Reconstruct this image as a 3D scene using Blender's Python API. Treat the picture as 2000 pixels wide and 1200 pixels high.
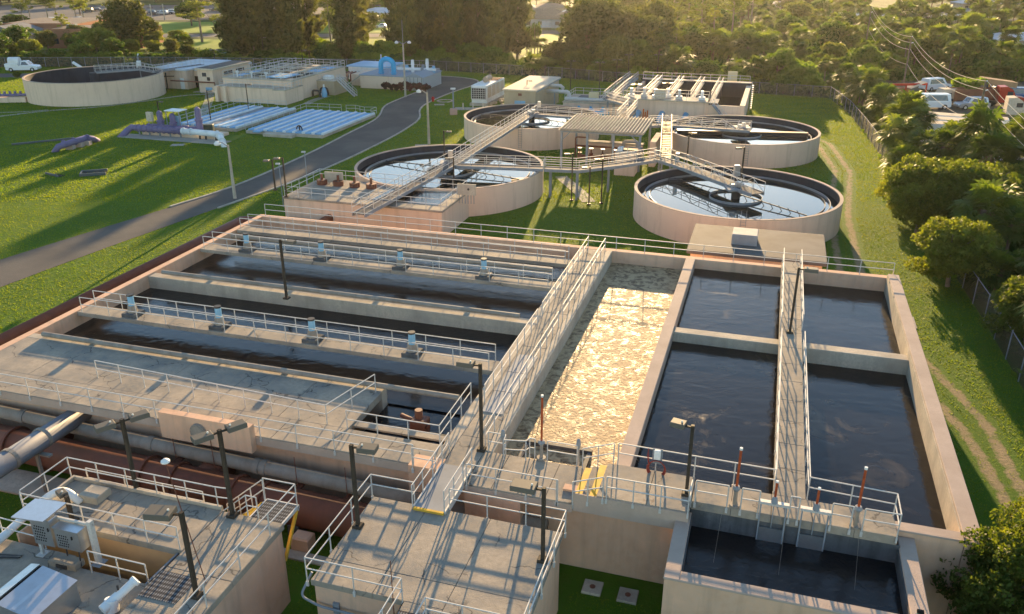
import bpy, math, random
import numpy as np
from mathutils import Vector, Matrix

# ---------------------------------------------------------------- camera, sky, sun
S = bpy.context.scene
for o in list(bpy.data.objects): bpy.data.objects.remove(o)
COL = S.collection
HC = 26.0; FPX = 1650.0; PITCH = math.radians(23.2)      # camera height, focal length in px of a 2000 px wide frame, tilt
cam = bpy.data.cameras.new('camera'); cam.sensor_width = 36; cam.lens = 36*FPX/2000; cam.clip_end = 6000; cam.clip_start = .5
co = bpy.data.objects.new('camera', cam); COL.objects.link(co)
co.location = (0, 0, HC); co.rotation_euler = (math.pi/2-PITCH, 0, 0); S.camera = co
SUN_EL, SUN_AZ = math.radians(10.0), math.radians(8.5)
w = bpy.data.worlds.new('World'); S.world = w; w.use_nodes = True
nt = w.node_tree; nt.nodes.clear()
sky = nt.nodes.new('ShaderNodeTexSky'); sky.sky_type = 'NISHITA'; sky.sun_disc = False
sky.sun_elevation = SUN_EL; sky.sun_rotation = SUN_AZ; sky.altitude = 10
sky.air_density = 1.0; sky.dust_density = .15; sky.ozone_density = 1.6
bg = nt.nodes.new('ShaderNodeBackground'); bg.inputs[1].default_value = .098
wo = nt.nodes.new('ShaderNodeOutputWorld'); nt.links.new(sky.outputs[0], bg.inputs[0]); nt.links.new(bg.outputs[0], wo.inputs[0])
sl = bpy.data.lights.new('sun', 'SUN'); sl.energy = 5.0; sl.angle = math.radians(.55); sl.color = (1, .68, .34)
so = bpy.data.objects.new('sun', sl); COL.objects.link(so)
sd = Vector((math.sin(SUN_AZ)*math.cos(SUN_EL), math.cos(SUN_AZ)*math.cos(SUN_EL), math.sin(SUN_EL)))
so.rotation_euler = (-sd).to_track_quat('-Z', 'Y').to_euler(); so.location = (40, 100, 80)
S.view_settings.view_transform = 'Standard'; S.view_settings.look = 'None'; S.view_settings.gamma = 1
S.view_settings.exposure = 2.0; S.view_settings.use_curve_mapping = False
S.render.engine = 'CYCLES'; S.cycles.max_bounces = 6; S.cycles.transparent_max_bounces = 6; S.cycles.volume_bounces = 0

# ---------------------------------------------------------------- site grid
# The plant is laid out on a grid turned 17 degrees from the view: a runs to the right, b runs away.
GA = math.radians(-17); cg, sg = math.cos(GA), math.sin(GA)
def W(a, b, z=0): return Vector((a*cg-b*sg, a*sg+b*cg, z))
def G(x, y): return (x*cg+y*sg, -x*sg+y*cg)
def at(px, py, z=0):
    """surveyed point: where the sight line of a photo point meets the level z"""
    c, s = math.cos(PITCH), math.sin(PITCH); u = (px-1000)/FPX; v = (600-py)/FPX
    dx, dy, dz = u, c+v*s, -s+v*c; t = (z-HC)/dz
    return Vector((dx*t, dy*t, z))
def gat(px, py, z=0):
    p = at(px, py, z); return G(p.x, p.y)
rnd = random.Random(7); R = math.radians; PI = math.pi

# ---------------------------------------------------------------- materials
MATS = {}
def nn(nt, t, **k):
    n = nt.nodes.new(t)
    for a, b in k.items(): setattr(n, a, b)
    return n
def mix(nt, f, a, b, bt='MIX'):
    n = nn(nt, 'ShaderNodeMix', data_type='RGBA', blend_type=bt); L = nt.links
    for i, v in ((0, f), (6, a), (7, b)):
        if hasattr(v, 'is_linked'): L.new(v, n.inputs[i])
        else: n.inputs[i].default_value = v if i == 0 else (*v[:3], 1)
    return n.outputs[2]
def ramp(nt, v, a, b, c0=0., c1=1.):
    n = nn(nt, 'ShaderNodeMapRange'); nt.links.new(v, n.inputs[0])
    n.inputs[1].default_value = a; n.inputs[2].default_value = b; n.inputs[3].default_value = c0; n.inputs[4].default_value = c1
    return n.outputs[0]
def noise(nt, vec, sc, det=4, rough=.55, scl=None, dist=0):
    if scl is not None:
        m = nn(nt, 'ShaderNodeMapping'); m.inputs['Scale'].default_value = scl; nt.links.new(vec, m.inputs[0]); vec = m.outputs[0]
    n = nn(nt, 'ShaderNodeTexNoise'); n.inputs['Scale'].default_value = sc; n.inputs['Detail'].default_value = det
    n.inputs['Roughness'].default_value = rough; n.inputs['Distortion'].default_value = dist
    nt.links.new(vec, n.inputs['Vector']); return n.outputs[0]
def mat(name, c, c2=None, sc=.35, lo=.4, hi=.65, c3=None, sc3=6, r=.75, m=0., bump=0., bsc=15., streak=None, spec=.05, rvar=0.):
    """base colour c, broad stains c2, fine mottling c3, rain streaks"""
    if name in MATS: return MATS[name]
    M = bpy.data.materials.new(name); M.use_nodes = True; nt = M.node_tree; P = nt.nodes['Principled BSDF']
    geo = nn(nt, 'ShaderNodeNewGeometry'); pos = geo.outputs['Position']; col = (*c, 1)
    cur = None
    if c2 is not None: cur = mix(nt, ramp(nt, noise(nt, pos, sc, 6, .6), lo, hi), c, c2)
    if c3 is not None: cur = mix(nt, ramp(nt, noise(nt, pos, sc3, 5, .7), .42, .68), cur if cur else c, c3)
    if streak is not None:
        s = noise(nt, pos, 1.5, 7, .6, (1, 1, .10)); cur = mix(nt, ramp(nt, s, .50, .78, 0, .7), cur if cur else c, streak)
    if rvar:
        oi = nn(nt, 'ShaderNodeObjectInfo'); hs = nn(nt, 'ShaderNodeHueSaturation'); nt.links.new(ramp(nt, oi.outputs['Random'], 0, 1, 1-rvar, 1+rvar), hs.inputs['Value'])
        if cur: nt.links.new(cur, hs.inputs['Color'])
        else: hs.inputs['Color'].default_value = col
        cur = hs.outputs[0]
    if cur: nt.links.new(cur, P.inputs['Base Color'])
    else: P.inputs['Base Color'].default_value = col
    P.inputs['Roughness'].default_value = r; P.inputs['Metallic'].default_value = m; P.inputs['Specular IOR Level'].default_value = spec
    if bump:
        b = nn(nt, 'ShaderNodeBump'); b.inputs['Strength'].default_value = bump; b.inputs['Distance'].default_value = .05
        nt.links.new(noise(nt, pos, bsc, 6, .65), b.inputs['Height']); nt.links.new(b.outputs[0], P.inputs['Normal'])
    MATS[name] = M; return M
def watermat(name, c, r=.03, bsc=.8, bst=.05, c2=None, spec=.5, dist=.1, c2sc=.5, c2r=None, lo=.5, hi=.62):
    M = bpy.data.materials.new(name); M.use_nodes = True; nt = M.node_tree; P = nt.nodes['Principled BSDF']
    pos = nn(nt, 'ShaderNodeNewGeometry').outputs['Position']
    P.inputs['Base Color'].default_value = (*c, 1); P.inputs['Roughness'].default_value = r; P.inputs['IOR'].default_value = 1.33
    P.inputs['Specular IOR Level'].default_value = spec
    h = noise(nt, pos, bsc, 5, .6, dist=.6)
    if c2 is not None:
        f = ramp(nt, noise(nt, pos, c2sc, 6, .6, dist=.8), lo, hi)
        nt.links.new(mix(nt, f, c, c2), P.inputs['Base Color'])
        if c2r: nt.links.new(ramp(nt, f, 0, 1, r, c2r), P.inputs['Roughness'])
    b = nn(nt, 'ShaderNodeBump'); b.inputs['Strength'].default_value = bst; b.inputs['Distance'].default_value = dist
    nt.links.new(h, b.inputs['Height']); nt.links.new(b.outputs[0], P.inputs['Normal'])
    MATS[name] = M; return M
def leafmat(name, c, c2, trans=.45, sc=.6, tc=None, rough=.6, hv=.35):
    """c / c2: two greens mixed by position and per plant; translucent blades"""
    M = bpy.data.materials.new(name); M.use_nodes = True; nt = M.node_tree; P = nt.nodes['Principled BSDF']; L = nt.links
    pos = nn(nt, 'ShaderNodeNewGeometry').outputs['Position']; oi = nn(nt, 'ShaderNodeObjectInfo')
    cur = mix(nt, ramp(nt, noise(nt, pos, sc, 5, .7), .35, .65), c, c2)
    hs = nn(nt, 'ShaderNodeHueSaturation'); L.new(cur, hs.inputs['Color'])
    L.new(ramp(nt, oi.outputs['Random'], 0, 1, 1-hv, 1+hv), hs.inputs['Value'])
    L.new(ramp(nt, oi.outputs['Random'], 0, 1, .515, .485), hs.inputs['Hue'])
    L.new(hs.outputs[0], P.inputs['Base Color']); P.inputs['Roughness'].default_value = rough; P.inputs['Specular IOR Level'].default_value = .2
    T = nn(nt, 'ShaderNodeBsdfTranslucent')
    tcol = mix(nt, 1., hs.outputs[0], tc or (1.7, 1.6, .5), 'MULTIPLY'); L.new(tcol, T.inputs['Color'])
    X = nn(nt, 'ShaderNodeMixShader'); X.inputs[0].default_value = trans; L.new(P.outputs[0], X.inputs[1]); L.new(T.outputs[0], X.inputs[2])
    L.new(X.outputs[0], nt.nodes['Material Output'].inputs['Surface']); MATS[name] = M; return M

PEACH = mat('peach_stucco', (.68, .43, .285), (.53, .335, .225), .4, c3=(.60, .40, .28), sc3=3, r=.9, bump=.25, bsc=30, streak=(.38, .27, .19))
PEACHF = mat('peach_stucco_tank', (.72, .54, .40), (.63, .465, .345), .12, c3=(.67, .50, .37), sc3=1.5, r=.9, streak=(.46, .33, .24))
CONC = mat('deck_concrete', (.37, .315, .245), (.19, .185, .17), .5, .40, .62, c3=(.285, .245, .19), sc3=4.5, r=.85, bump=.4, bsc=18)
def cracks(M, sc, col, w_=.012):
    nt = M.node_tree; P = nt.nodes['Principled BSDF']; src = P.inputs['Base Color'].links[0].from_socket; pos = nn(nt, 'ShaderNodeNewGeometry').outputs['Position']
    nv = nn(nt, 'ShaderNodeTexNoise'); nv.inputs['Scale'].default_value = 1.3; nv.inputs['Detail'].default_value = 5; nt.links.new(pos, nv.inputs['Vector'])
    ad_ = nn(nt, 'ShaderNodeVectorMath', operation='MULTIPLY_ADD'); nt.links.new(nv.outputs['Color'], ad_.inputs[0]); ad_.inputs[1].default_value = (1.1, 1.1, 1.1); nt.links.new(pos, ad_.inputs[2])
    v = nn(nt, 'ShaderNodeTexVoronoi', feature='DISTANCE_TO_EDGE'); v.inputs['Scale'].default_value = sc; nt.links.new(ad_.outputs[0], v.inputs['Vector'])
    f = ramp(nt, v.outputs['Distance'], w_*.3, w_, .75, 0); g = ramp(nt, noise(nt, pos, .5, 3), .45, .55); m_ = nn(nt, 'ShaderNodeMath', operation='MULTIPLY'); nt.links.new(f, m_.inputs[0]); nt.links.new(g, m_.inputs[1])
    a = mix(nt, m_.outputs[0], src, col)
    sp = ramp(nt, noise(nt, pos, 1.1, 7, .75, dist=1.2), .62, .70, 0, .6); nt.links.new(mix(nt, sp, a, (.16, .11, .075)), P.inputs['Base Color'])
cracks(CONC, .33, (.06, .055, .05))
CONCL = mat('light_concrete', (.50, .43, .33), (.31, .27, .22), .5, .4, .66, c3=(.37, .33, .265), sc3=7, r=.85, bump=.3, bsc=16, streak=(.26, .24, .19))
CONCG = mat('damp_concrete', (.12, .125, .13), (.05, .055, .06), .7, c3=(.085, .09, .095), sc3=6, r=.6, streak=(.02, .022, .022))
WALLTOP = mat('pink_wall_cap', (.44, .345, .28), (.36, .28, .225), .6, c3=(.39, .31, .25), sc3=8, r=.85, bump=.3, bsc=20)
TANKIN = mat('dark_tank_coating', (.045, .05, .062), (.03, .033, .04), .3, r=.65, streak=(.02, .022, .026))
ALU = mat('aluminium', (.52, .51, .48), r=.6, m=.1, c3=(.42, .41, .39), sc3=9, spec=.2)
ALUD = mat('dull_aluminium', (.25, .27, .29), (.20, .215, .23), .8, r=.75, m=0, spec=.1)
GRATE = mat('steel_grating', (.20, .21, .22), r=.85, m=0, c3=(.15, .15, .16), sc3=14)
def bars(M, sc, dark):
    nt = M.node_tree; P = nt.nodes['Principled BSDF']; src = P.inputs['Base Color'].links[0].from_socket; pos = nn(nt, 'ShaderNodeTexCoord').outputs['Object']; cur = src
    for d in ('X', 'Y'):
        w_ = nn(nt, 'ShaderNodeTexWave', wave_type='BANDS', bands_direction=d); w_.inputs['Scale'].default_value = sc if d == 'X' else sc*.45; nt.links.new(pos, w_.inputs['Vector'])
        cur = mix(nt, ramp(nt, w_.outputs['Fac'], .45, .6, .75, 0), cur, dark)
    nt.links.new(cur, P.inputs['Base Color'])
bars(GRATE, 3.2, (.03, .03, .033))
STAIN = mat('stainless_steel', (.50, .51, .52), r=.3, m=.85, c3=(.46, .46, .46), sc3=3)
BRONZE = mat('bronze_post', (.062, .05, .038), (.045, .038, .03), 3, r=.55)
HEAD = mat('lamp_housing', (.13, .12, .10), r=.5)
LENS = mat('lamp_glass', (.62, .62, .56), r=.2)
RUST = mat('brown_pipe_paint', (.19, .066, .036), (.13, .048, .028), .8, c3=(.16, .058, .035), sc3=7, r=.6, bump=.15, bsc=20, streak=(.10, .045, .03), spec=.3)
GREYP = mat('grey_pipe_paint', (.30, .275, .235), (.22, .19, .155), .8, c3=(.26, .235, .20), sc3=8, r=.6, bump=.1, bsc=20, streak=(.15, .11, .085))
PURPLE = mat('purple_pipe_paint', (.175, .155, .265), (.14, .125, .215), .8, r=.6, c3=(.15, .135, .23), sc3=6, streak=(.12, .09, .16))
WHITEP = mat('white_pipe_paint', (.70, .72, .72), (.58, .60, .60), .8, r=.5)
BLUEP = mat('sky_blue_pipe_paint', (.045, .36, .64), (.04, .30, .54), .8, r=.45)
PBLUE = mat('pale_blue_pipe', (.22, .42, .58), (.18, .34, .48), .8, r=.5)
WHITE = mat('white_paint', (.74, .74, .71), (.62, .62, .59), .6, r=.5)
CREAM = mat('cream_metal_roof', (.52, .43, .32), (.44, .36, .27), .3, r=.85, c3=(.60, .52, .41), sc3=4)
TAN = mat('tan_metal_siding', (.42, .33, .22), (.36, .28, .19), .4, r=.6, streak=(.32, .25, .17))
WROOF = mat('white_membrane_roof', (.56, .59, .62), (.44, .47, .50), .3, r=.85)
DROOF = mat('dark_membrane_roof', (.13, .125, .12), (.09, .085, .08), .4, r=.8)
YELLOW = mat('yellow_paint_and_sunlit_tread', (.62, .40, .05), (.50, .31, .05), 2, r=.6)
TAPE = mat('orange_red_rod', (.42, .09, .03), (.30, .06, .025), 5, r=.5)
ORANGE = mat('orange_standpipe', (.55, .13, .03), r=.5)
REDP = mat('red_hydrant_paint', (.45, .03, .02), r=.45)
HOSE = mat('red_hose_rubber', (.28, .06, .045), r=.6)
BLACK = mat('black_rubber', (.018, .018, .018), r=.7)
GLASS = mat('dark_glass', (.03, .04, .05), r=.06, spec=.8)
ASPH = mat('asphalt', (.085, .080, .074), (.135, .122, .105), .14, .42, .62, c3=(.10, .092, .083), sc3=9, r=.8, bump=.25, bsc=25)
LOT = mat('grey_lot_asphalt', (.13, .125, .12), (.10, .10, .10), .1, r=.85)
KERB = mat('kerb_concrete', (.42, .38, .31), (.32, .29, .24), .8, r=.85)
PATHM = mat('path_concrete', (.36, .335, .29), (.27, .25, .21), .5, c3=(.31, .29, .25), sc3=8, r=.85)
BLUECOV = mat('blue_channel_cover', (.17, .36, .56), (.13, .29, .47), .5, r=.5, c3=(.20, .41, .62), sc3=2)
PANELW = mat('white_channel_bar', (.62, .66, .66), (.52, .55, .55), .7, r=.5)
BRICK = mat('orange_brick', (.36, .17, .10), (.29, .135, .08), .2, r=.85, c3=(.32, .15, .09), sc3=5)
SHING = mat('brown_shingle', (.20, .165, .13), (.15, .125, .10), .4, r=.85, c3=(.25, .20, .155), sc3=2)
GSHING = mat('grey_shingle', (.20, .20, .20), (.14, .14, .145), .4, r=.85)
BARK = mat('bark', (.13, .095, .065), (.085, .062, .045), 1.2, r=.9, c3=(.17, .13, .095), sc3=5)
PALEBARK = mat('pale_bark', (.27, .225, .17), (.18, .145, .11), 1.2, r=.9)
PALMBARK = mat('palm_bark', (.17, .13, .095), (.11, .085, .062), 2, r=.9)
WOOD = mat('weathered_wood_pole', (.17, .135, .10), (.12, .095, .07), 2, r=.85)
WIRE = mat('aluminium_wire', (.60, .54, .44), r=.8, m=0, spec=0)
DARKST = mat('dark_steel', (.05, .05, .052), r=.5, m=.3)
CRACK = mat('joint_sealant', (.045, .04, .035), r=.9)
WATERC = watermat('clarifier_water', (.014, .018, .016), .012, .5, .0012, spec=1.0)
WATERD = watermat('dark_basin_water', (.012, .011, .011), .05, 1.3, .3, dist=.08, spec=.4, c2=(.055, .042, .028), c2sc=.35, c2r=.25, lo=.55, hi=.72)
WATERT = watermat('churning_tank_water', (.012, .012, .013), .06, 2.2, .3, dist=.08, spec=.4)
WATERF = watermat('foaming_water', (.12, .07, .03), .42, 6, 1., c2=(.46, .345, .205), spec=.3, dist=.12, c2sc=1.9, c2r=.85, lo=.37, hi=.56)
LEAF = leafmat('broad_leaf', (.036, .080, .010), (.085, .140, .018), .40)
LEAFB = leafmat('bright_shrub_leaf', (.075, .14, .018), (.125, .19, .028), .5)
LEAFD = leafmat('dark_pine_needles', (.036, .058, .014), (.090, .105, .026), .44, tc=(1.6, 1.4, .5))
LEAFP = leafmat('palm_frond', (.050, .092, .016), (.125, .165, .030), .40)
LEAFR = leafmat('red_leaf', (.09, .022, .025), (.045, .03, .02), .3, tc=(1.3, 1, .8))
LEAFO = leafmat('small_olive_leaf', (.065, .100, .014), (.150, .170, .030), .45, sc=1.4)
DEADL = leafmat('dry_frond', (.16, .11, .055), (.11, .075, .035), .3, tc=(1.3, 1.1, .8))
GRASSM = leafmat('grass_blade', (.070, .145, .006), (.140, .195, .014), .55, sc=.3, tc=(2.1, 1.75, .35), rough=.6, hv=0)

# ---------------------------------------------------------------- mesh helper
class MB:
    def __init__(s): s.v = []; s.f = []
    def add(s, vs, fs):
        n = len(s.v); s.v += [tuple(v) for v in vs]; s.f += [tuple(n+i for i in f) for f in fs]; return s
    def box(s, x0, x1, y0, y1, z0, z1):
        return s.add([(x0,y0,z0),(x1,y0,z0),(x1,y1,z0),(x0,y1,z0),(x0,y0,z1),(x1,y0,z1),(x1,y1,z1),(x0,y1,z1)],
                     [(3,2,1,0),(4,5,6,7),(0,1,5,4),(1,2,6,5),(2,3,7,6),(3,0,4,7)])
    def bbox(s, x0, x1, y0, y1, z0, z1, b=.02):
        """box with chamfered top edges"""
        b = min(b, (x1-x0)/3, (y1-y0)/3, (z1-z0)/2)
        vs = []
        for (i, z) in ((0, z0), (0, z1-b), (b, z1)):
            vs += [(x0+i,y0+i,z),(x1-i,y0+i,z),(x1-i,y1-i,z),(x0+i,y1-i,z)]
        fs = [(3,2,1,0),(8,9,10,11)]
        for k in (0, 4):
            for j in range(4): fs.append((k+j, k+(j+1)%4, k+4+(j+1)%4, k+4+j))
        return s.add(vs, fs)
    def obox(s, p, q, w, h, up=(0,0,1), off=0):
        """bar of width w and height h from p to q"""
        p, q = Vector(p), Vector(q); d = (q-p); L = d.length
        if L < 1e-6: return s
        d /= L; u = Vector(up); x = d.cross(u)
        if x.length < 1e-3: x = d.cross(Vector((0,1,0)))
        x.normalize(); y = x.cross(d)
        vs = [c + x*sx*w/2 + y*sy*h/2 for c in (p, q) for sx, sy in ((-1,-1),(1,-1),(1,1),(-1,1))]
        return s.add(vs, [(0,1,2,3),(7,6,5,4),(4,5,1,0),(5,6,2,1),(6,7,3,2),(7,4,0,3)])
    def cyl(s, p, q, r, n=8, r2=None, caps=True):
        p, q = Vector(p), Vector(q); d = q-p
        if d.length < 1e-6: return s
        d.normalize(); x = d.cross(Vector((0,0,1)))
        if x.length < 1e-3: x = Vector((1,0,0))
        x.normalize(); y = d.cross(x); r2 = r if r2 is None else r2
        vs = [c + (x*math.cos(t)+y*math.sin(t))*rr for c, rr in ((p, r), (q, r2)) for t in [2*PI*i/n for i in range(n)]]
        fs = [(i, (i+1)%n, n+(i+1)%n, n+i) for i in range(n)]
        if caps: fs += [tuple(range(n-1, -1, -1)), tuple(range(n, 2*n))]
        return s.add(vs, fs)
    def tube(s, pts, r, n=8, caps=True):
        pts = [Vector(p) for p in pts]; N = len(pts); rs = r if isinstance(r, (list, tuple)) else [r]*N
        vs = []; px = None
        for i, p in enumerate(pts):
            t = (pts[min(i+1, N-1)]-pts[max(i-1, 0)]).normalized()
            x = t.cross(Vector((0,0,1))) if px is None else px - t*px.dot(t)
            if x.length < 1e-3: x = t.cross(Vector((1,0,0)))
            x.normalize(); px = x; y = t.cross(x)
            vs += [p+(x*math.cos(a)+y*math.sin(a))*rs[i] for a in [2*PI*k/n for k in range(n)]]
        fs = [(i*n+k, i*n+(k+1)%n, (i+1)*n+(k+1)%n, (i+1)*n+k) for i in range(N-1) for k in range(n)]
        if caps: fs += [tuple(range(n-1, -1, -1)), tuple(range((N-1)*n, N*n))]
        return s.add(vs, fs)
    def lathe(s, prof, n=24, c=(0,0,0), a0=0, a1=2*PI):
        full = abs(a1-a0-2*PI) < 1e-6; m = n if full else n+1; vs = []
        for (r, z) in prof:
            vs += [(c[0]+r*math.cos(a0+(a1-a0)*i/n), c[1]+r*math.sin(a0+(a1-a0)*i/n), c[2]+z) for i in range(m)]
        fs = [(j*m+i, j*m+(i+1)%m, (j+1)*m+(i+1)%m, (j+1)*m+i) for j in range(len(prof)-1) for i in range(n)]
        return s.add(vs, fs)
    def poly(s, pts, z0, z1):
        """vertical prism over a counter-clockwise outline"""
        n = len(pts); vs = [(p[0],p[1],z0) for p in pts]+[(p[0],p[1],z1) for p in pts]
        fs = [(i, (i+1)%n, n+(i+1)%n, n+i) for i in range(n)]+[tuple(range(n-1, -1, -1)), tuple(range(n, 2*n))]
        return s.add(vs, fs)
    def xprism(s, pts, y0, y1):
        """profile in x,z swept along y"""
        n = len(pts); vs = [(p[0],y0,p[1]) for p in pts]+[(p[0],y1,p[1]) for p in pts]
        fs = [((i+1)%n, i, n+i, n+(i+1)%n) for i in range(n)]+[tuple(range(n)), tuple(range(2*n-1, n-1, -1))]
        return s.add(vs, fs)
    def mesh(s, name, m, smooth=False):
        me = bpy.data.meshes.new(name); me.from_pydata(s.v, [], s.f); me.materials.append(m)
        if smooth: me.polygons.foreach_set('use_smooth', [True]*len(me.polygons))
        me.update(); return me
def link(name, me, parent=None, loc=(0,0,0), rz=0, **props):
    o = bpy.data.objects.new(name, me); COL.objects.link(o)
    if parent: o.parent = parent
    o.location = loc; o.rotation_euler = (0, 0, rz)
    for k, v in props.items(): o[k] = v
    return o
def part(name, mb, m, parent=None, loc=(0,0,0), rz=0, smooth=False, **props):
    return link(name, mb.mesh(name, m, smooth), parent, loc, rz, **props)
def thing(name, label, cat, loc=(0,0,0), rz=0, group=None):
    o = bpy.data.objects.new(name, None); COL.objects.link(o); o.empty_display_size = .3
    o.location = loc; o.rotation_euler = (0, 0, rz); o['label'] = label; o['category'] = cat
    if group: o['group'] = group
    return o
def single(name, mb, m, label, cat, loc=(0,0,0), rz=0, group=None, smooth=False):
    o = part(name, mb, m, None, loc, rz, smooth); o['label'] = label; o['category'] = cat
    if group: o['group'] = group
    return o
def struct(name, mb, m, loc=(0,0,0), rz=0, smooth=False): return part(name, mb, m, None, loc, rz, smooth, kind='structure')
def gthing(name, label, cat, a, b, z=0, group=None): return thing(name, label, cat, W(a, b, z), GA, group)
def dup(o, loc=None, rz=None, label=None, parent=None):
    c = o.copy(); COL.objects.link(c)
    if parent is not None: c.parent = parent
    if loc is not None: c.location = loc
    if rz is not None: c.rotation_euler = (0, 0, rz)
    if label: c['label'] = label
    for ch in KIDS.get(o.name, list(o.children)): dup(ch, parent=c)
    return c
KIDS = {}
def npmesh(name, V, nq, m, k=4):
    """mesh of len(V)/k separate k-gons"""
    me = bpy.data.meshes.new(name); n = len(V); me.vertices.add(n); me.vertices.foreach_set('co', V.astype(np.float32).ravel())
    me.loops.add(n); me.loops.foreach_set('vertex_index', np.arange(n, dtype=np.int32))
    me.polygons.add(n//k); me.polygons.foreach_set('loop_start', np.arange(0, n, k, dtype=np.int32))
    me.materials.append(m); me.update(calc_edges=True); me.validate(); return me

# ---------------------------------------------------------------- shared fittings
POSTS = {}
def post_mesh(h, r, flange):
    k = (round(h, 2), r, flange)
    if k not in POSTS:
        mb = MB().cyl((0,0,-.25 if flange else 0), (0,0,h), r, 6)
        if flange: mb.box(-.05, .05, -.035, .035, -.27, -.05)
        POSTS[k] = mb.mesh('post', ALU)
    return POSTS[k]
def railing(pts, z, label, group='aluminium handrails of the plant', h=1.07, sp=1.5, r=.028, flange=True, parent=None, grid=True, closed=False, toe=False, ends=(0, 0), mt=None, joined=False):
    """two-bar handrail along pts; pts are (x, y[, z]) in site grid (grid=True) or in the parent's frame"""
    P = [Vector((p[0], p[1], (p[2] if len(p) > 2 else z))) for p in pts]
    if closed: P.append(P[0].copy())
    if parent is None:
        o0 = P[0].copy()
        t = gthing('railing', label, 'railing', o0.x, o0.y, o0.z, group) if grid else thing('railing', label, 'railing', o0, 0, group)
        P = [p-o0 for p in P]
    else:
        t = link('railing', None, parent) ; t.empty_display_size = .2
    mt = mt or ALU
    for nm, hh in (('top_rail', h), ('middle_rail', h*.53)):
        mb = MB()
        for p, q in zip(P[:-1], P[1:]): mb.cyl(p+Vector((0,0,hh)), q+Vector((0,0,hh)), r, 6)
        part(nm, mb, mt, t)
    if toe:
        mb = MB()
        for p, q in zip(P[:-1], P[1:]): mb.obox(p+Vector((0,0,.06)), q+Vector((0,0,.06)), .012, .1)
        part('toe_board', mb, mt, t)
    pm = post_mesh(h, r, flange); J = MB()
    for i, (p, q) in enumerate(zip(P[:-1], P[1:])):
        n = max(1, round((q-p).length/sp)); rz = math.atan2((q-p).y, (q-p).x)
        for k in range(n+(1 if (i == len(P)-2 and not closed) else 0)):
            c = p.lerp(q, k/n)
            if joined: J.cyl(c, c+Vector((0,0,h)), r, 4)
            else: link('post', pm, t, c, rz)
    if joined: part('posts', J, mt, t, kind='stuff')
    return t
def pipe_flange(mb, p, q, r, w=.06, n=20):
    d = (Vector(q)-Vector(p)).normalized(); mb.cyl(Vector(p)-d*w, Vector(p)+d*w, r, n)
def bend(p0, p1, p2, r, n=6):
    """fillet points from leg p0-p1 into leg p1-p2"""
    p0, p1, p2 = Vector(p0), Vector(p1), Vector(p2); a = p1+(p0-p1).normalized()*r; b = p1+(p2-p1).normalized()*r
    return [a*(1-t)**2+p1*2*t*(1-t)+b*t*t for t in [i/n for i in range(n+1)]]
def path_bends(pts, r, n=6):
    out = [Vector(pts[0])]
    for i in range(1, len(pts)-1): out += bend(pts[i-1], pts[i], pts[i+1], r, n)
    return out+[Vector(pts[-1])]
# ---------------------------------------------------------------- ground
def dseg(x, y, p, q):
    px, py = p; qx, qy = q; dx, dy = qx-px, qy-py; t = np.clip(((x-px)*dx+(y-py)*dy)/(dx*dx+dy*dy), 0, 1)
    return np.hypot(x-px-t*dx, y-py-t*dy)
def dpath(x, y, P):
    d = np.full(np.shape(x), 1e9)
    for p, q in zip(P[:-1], P[1:]): d = np.minimum(d, dseg(x, y, p, q))
    return d
FENCE_B = [(-260, 203), (-150, 200), (-84, 203), (-41, 199), (-17.5, 196), (10.6, 184), (29.5, 172), (58.5, 158)]    # back fence
FENCE_R = [(58.5, 158), (56.5, 143), (53, 127), (47, 102), (40.5, 78), (35.5, 58), (31, 42), (27, 26), (24, 10)]     # right fence
TRK1 = [at(1893, 855), at(1968, 985), at(2060, 1140)]; TRK2 = [at(1919, 820), at(2000, 966), at(2100, 1140)]
far = [(26.5, 62), (33, 84), (40.5, 104), (43.5, 120), (41, 131)]
TR1 = [(p.x, p.y) for p in TRK1][::-1]+far; TR2 = [(p.x, p.y) for p in TRK2][::-1]+[(x+1.7, y-.3) for x, y in far]
def axis(lo, hi, step, far_, n=14):
    a = list(np.arange(lo, hi+step/2, step)); g = [hi+(far_-hi)*(i/n)**2.2 for i in range(1, n+1)]; l = [lo-(far_+lo)*(i/n)**2.2 for i in range(n, 0, -1)]
    return np.array(l+a+g)
gx = axis(-130, 110, 1.25, 3500); gx = np.unique(np.concatenate([gx, np.arange(20, 50, .3)]).round(4)); gy = axis(-5, 262, 1.25, 5000, 18); gy = gy[gy > -200]
XX, YY = np.meshgrid(gx, gy); nx, ny = len(gx), len(gy)
V = np.stack([XX, YY, np.zeros_like(XX)], -1).reshape(-1, 3)
idx = np.arange(nx*ny).reshape(ny, nx)
F = np.stack([idx[:-1, :-1], idx[:-1, 1:], idx[1:, 1:], idx[1:, :-1]], -1).reshape(-1, 4)
me = bpy.data.meshes.new('ground'); me.vertices.add(len(V)); me.vertices.foreach_set('co', V.astype(np.float32).ravel())
me.loops.add(F.size); me.loops.foreach_set('vertex_index', F.astype(np.int32).ravel())
me.polygons.add(len(F)); me.polygons.foreach_set('loop_start', np.arange(0, F.size, 4, dtype=np.int32)); me.update(calc_edges=True)
x, y = V[:, 0], V[:, 1]
dirt = np.clip(1.3-np.minimum(dpath(x, y, TR1), dpath(x, y, TR2))/.62, 0, 1)
def behind(x, y):
    """metres beyond the fence line (negative inside the plant)"""
    yb = np.interp(x, [p[0] for p in FENCE_B], [p[1] for p in FENCE_B]); xr = np.interp(y, [p[1] for p in FENCE_R[::-1]], [p[0] for p in FENCE_R[::-1]])
    return np.maximum(y-yb, x-xr)
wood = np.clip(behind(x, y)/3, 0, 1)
for nm, arr in (('dirt', dirt), ('wood', wood)):
    at_ = me.attributes.new(nm, 'FLOAT', 'POINT'); at_.data.foreach_set('value', arr.astype(np.float32))
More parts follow.
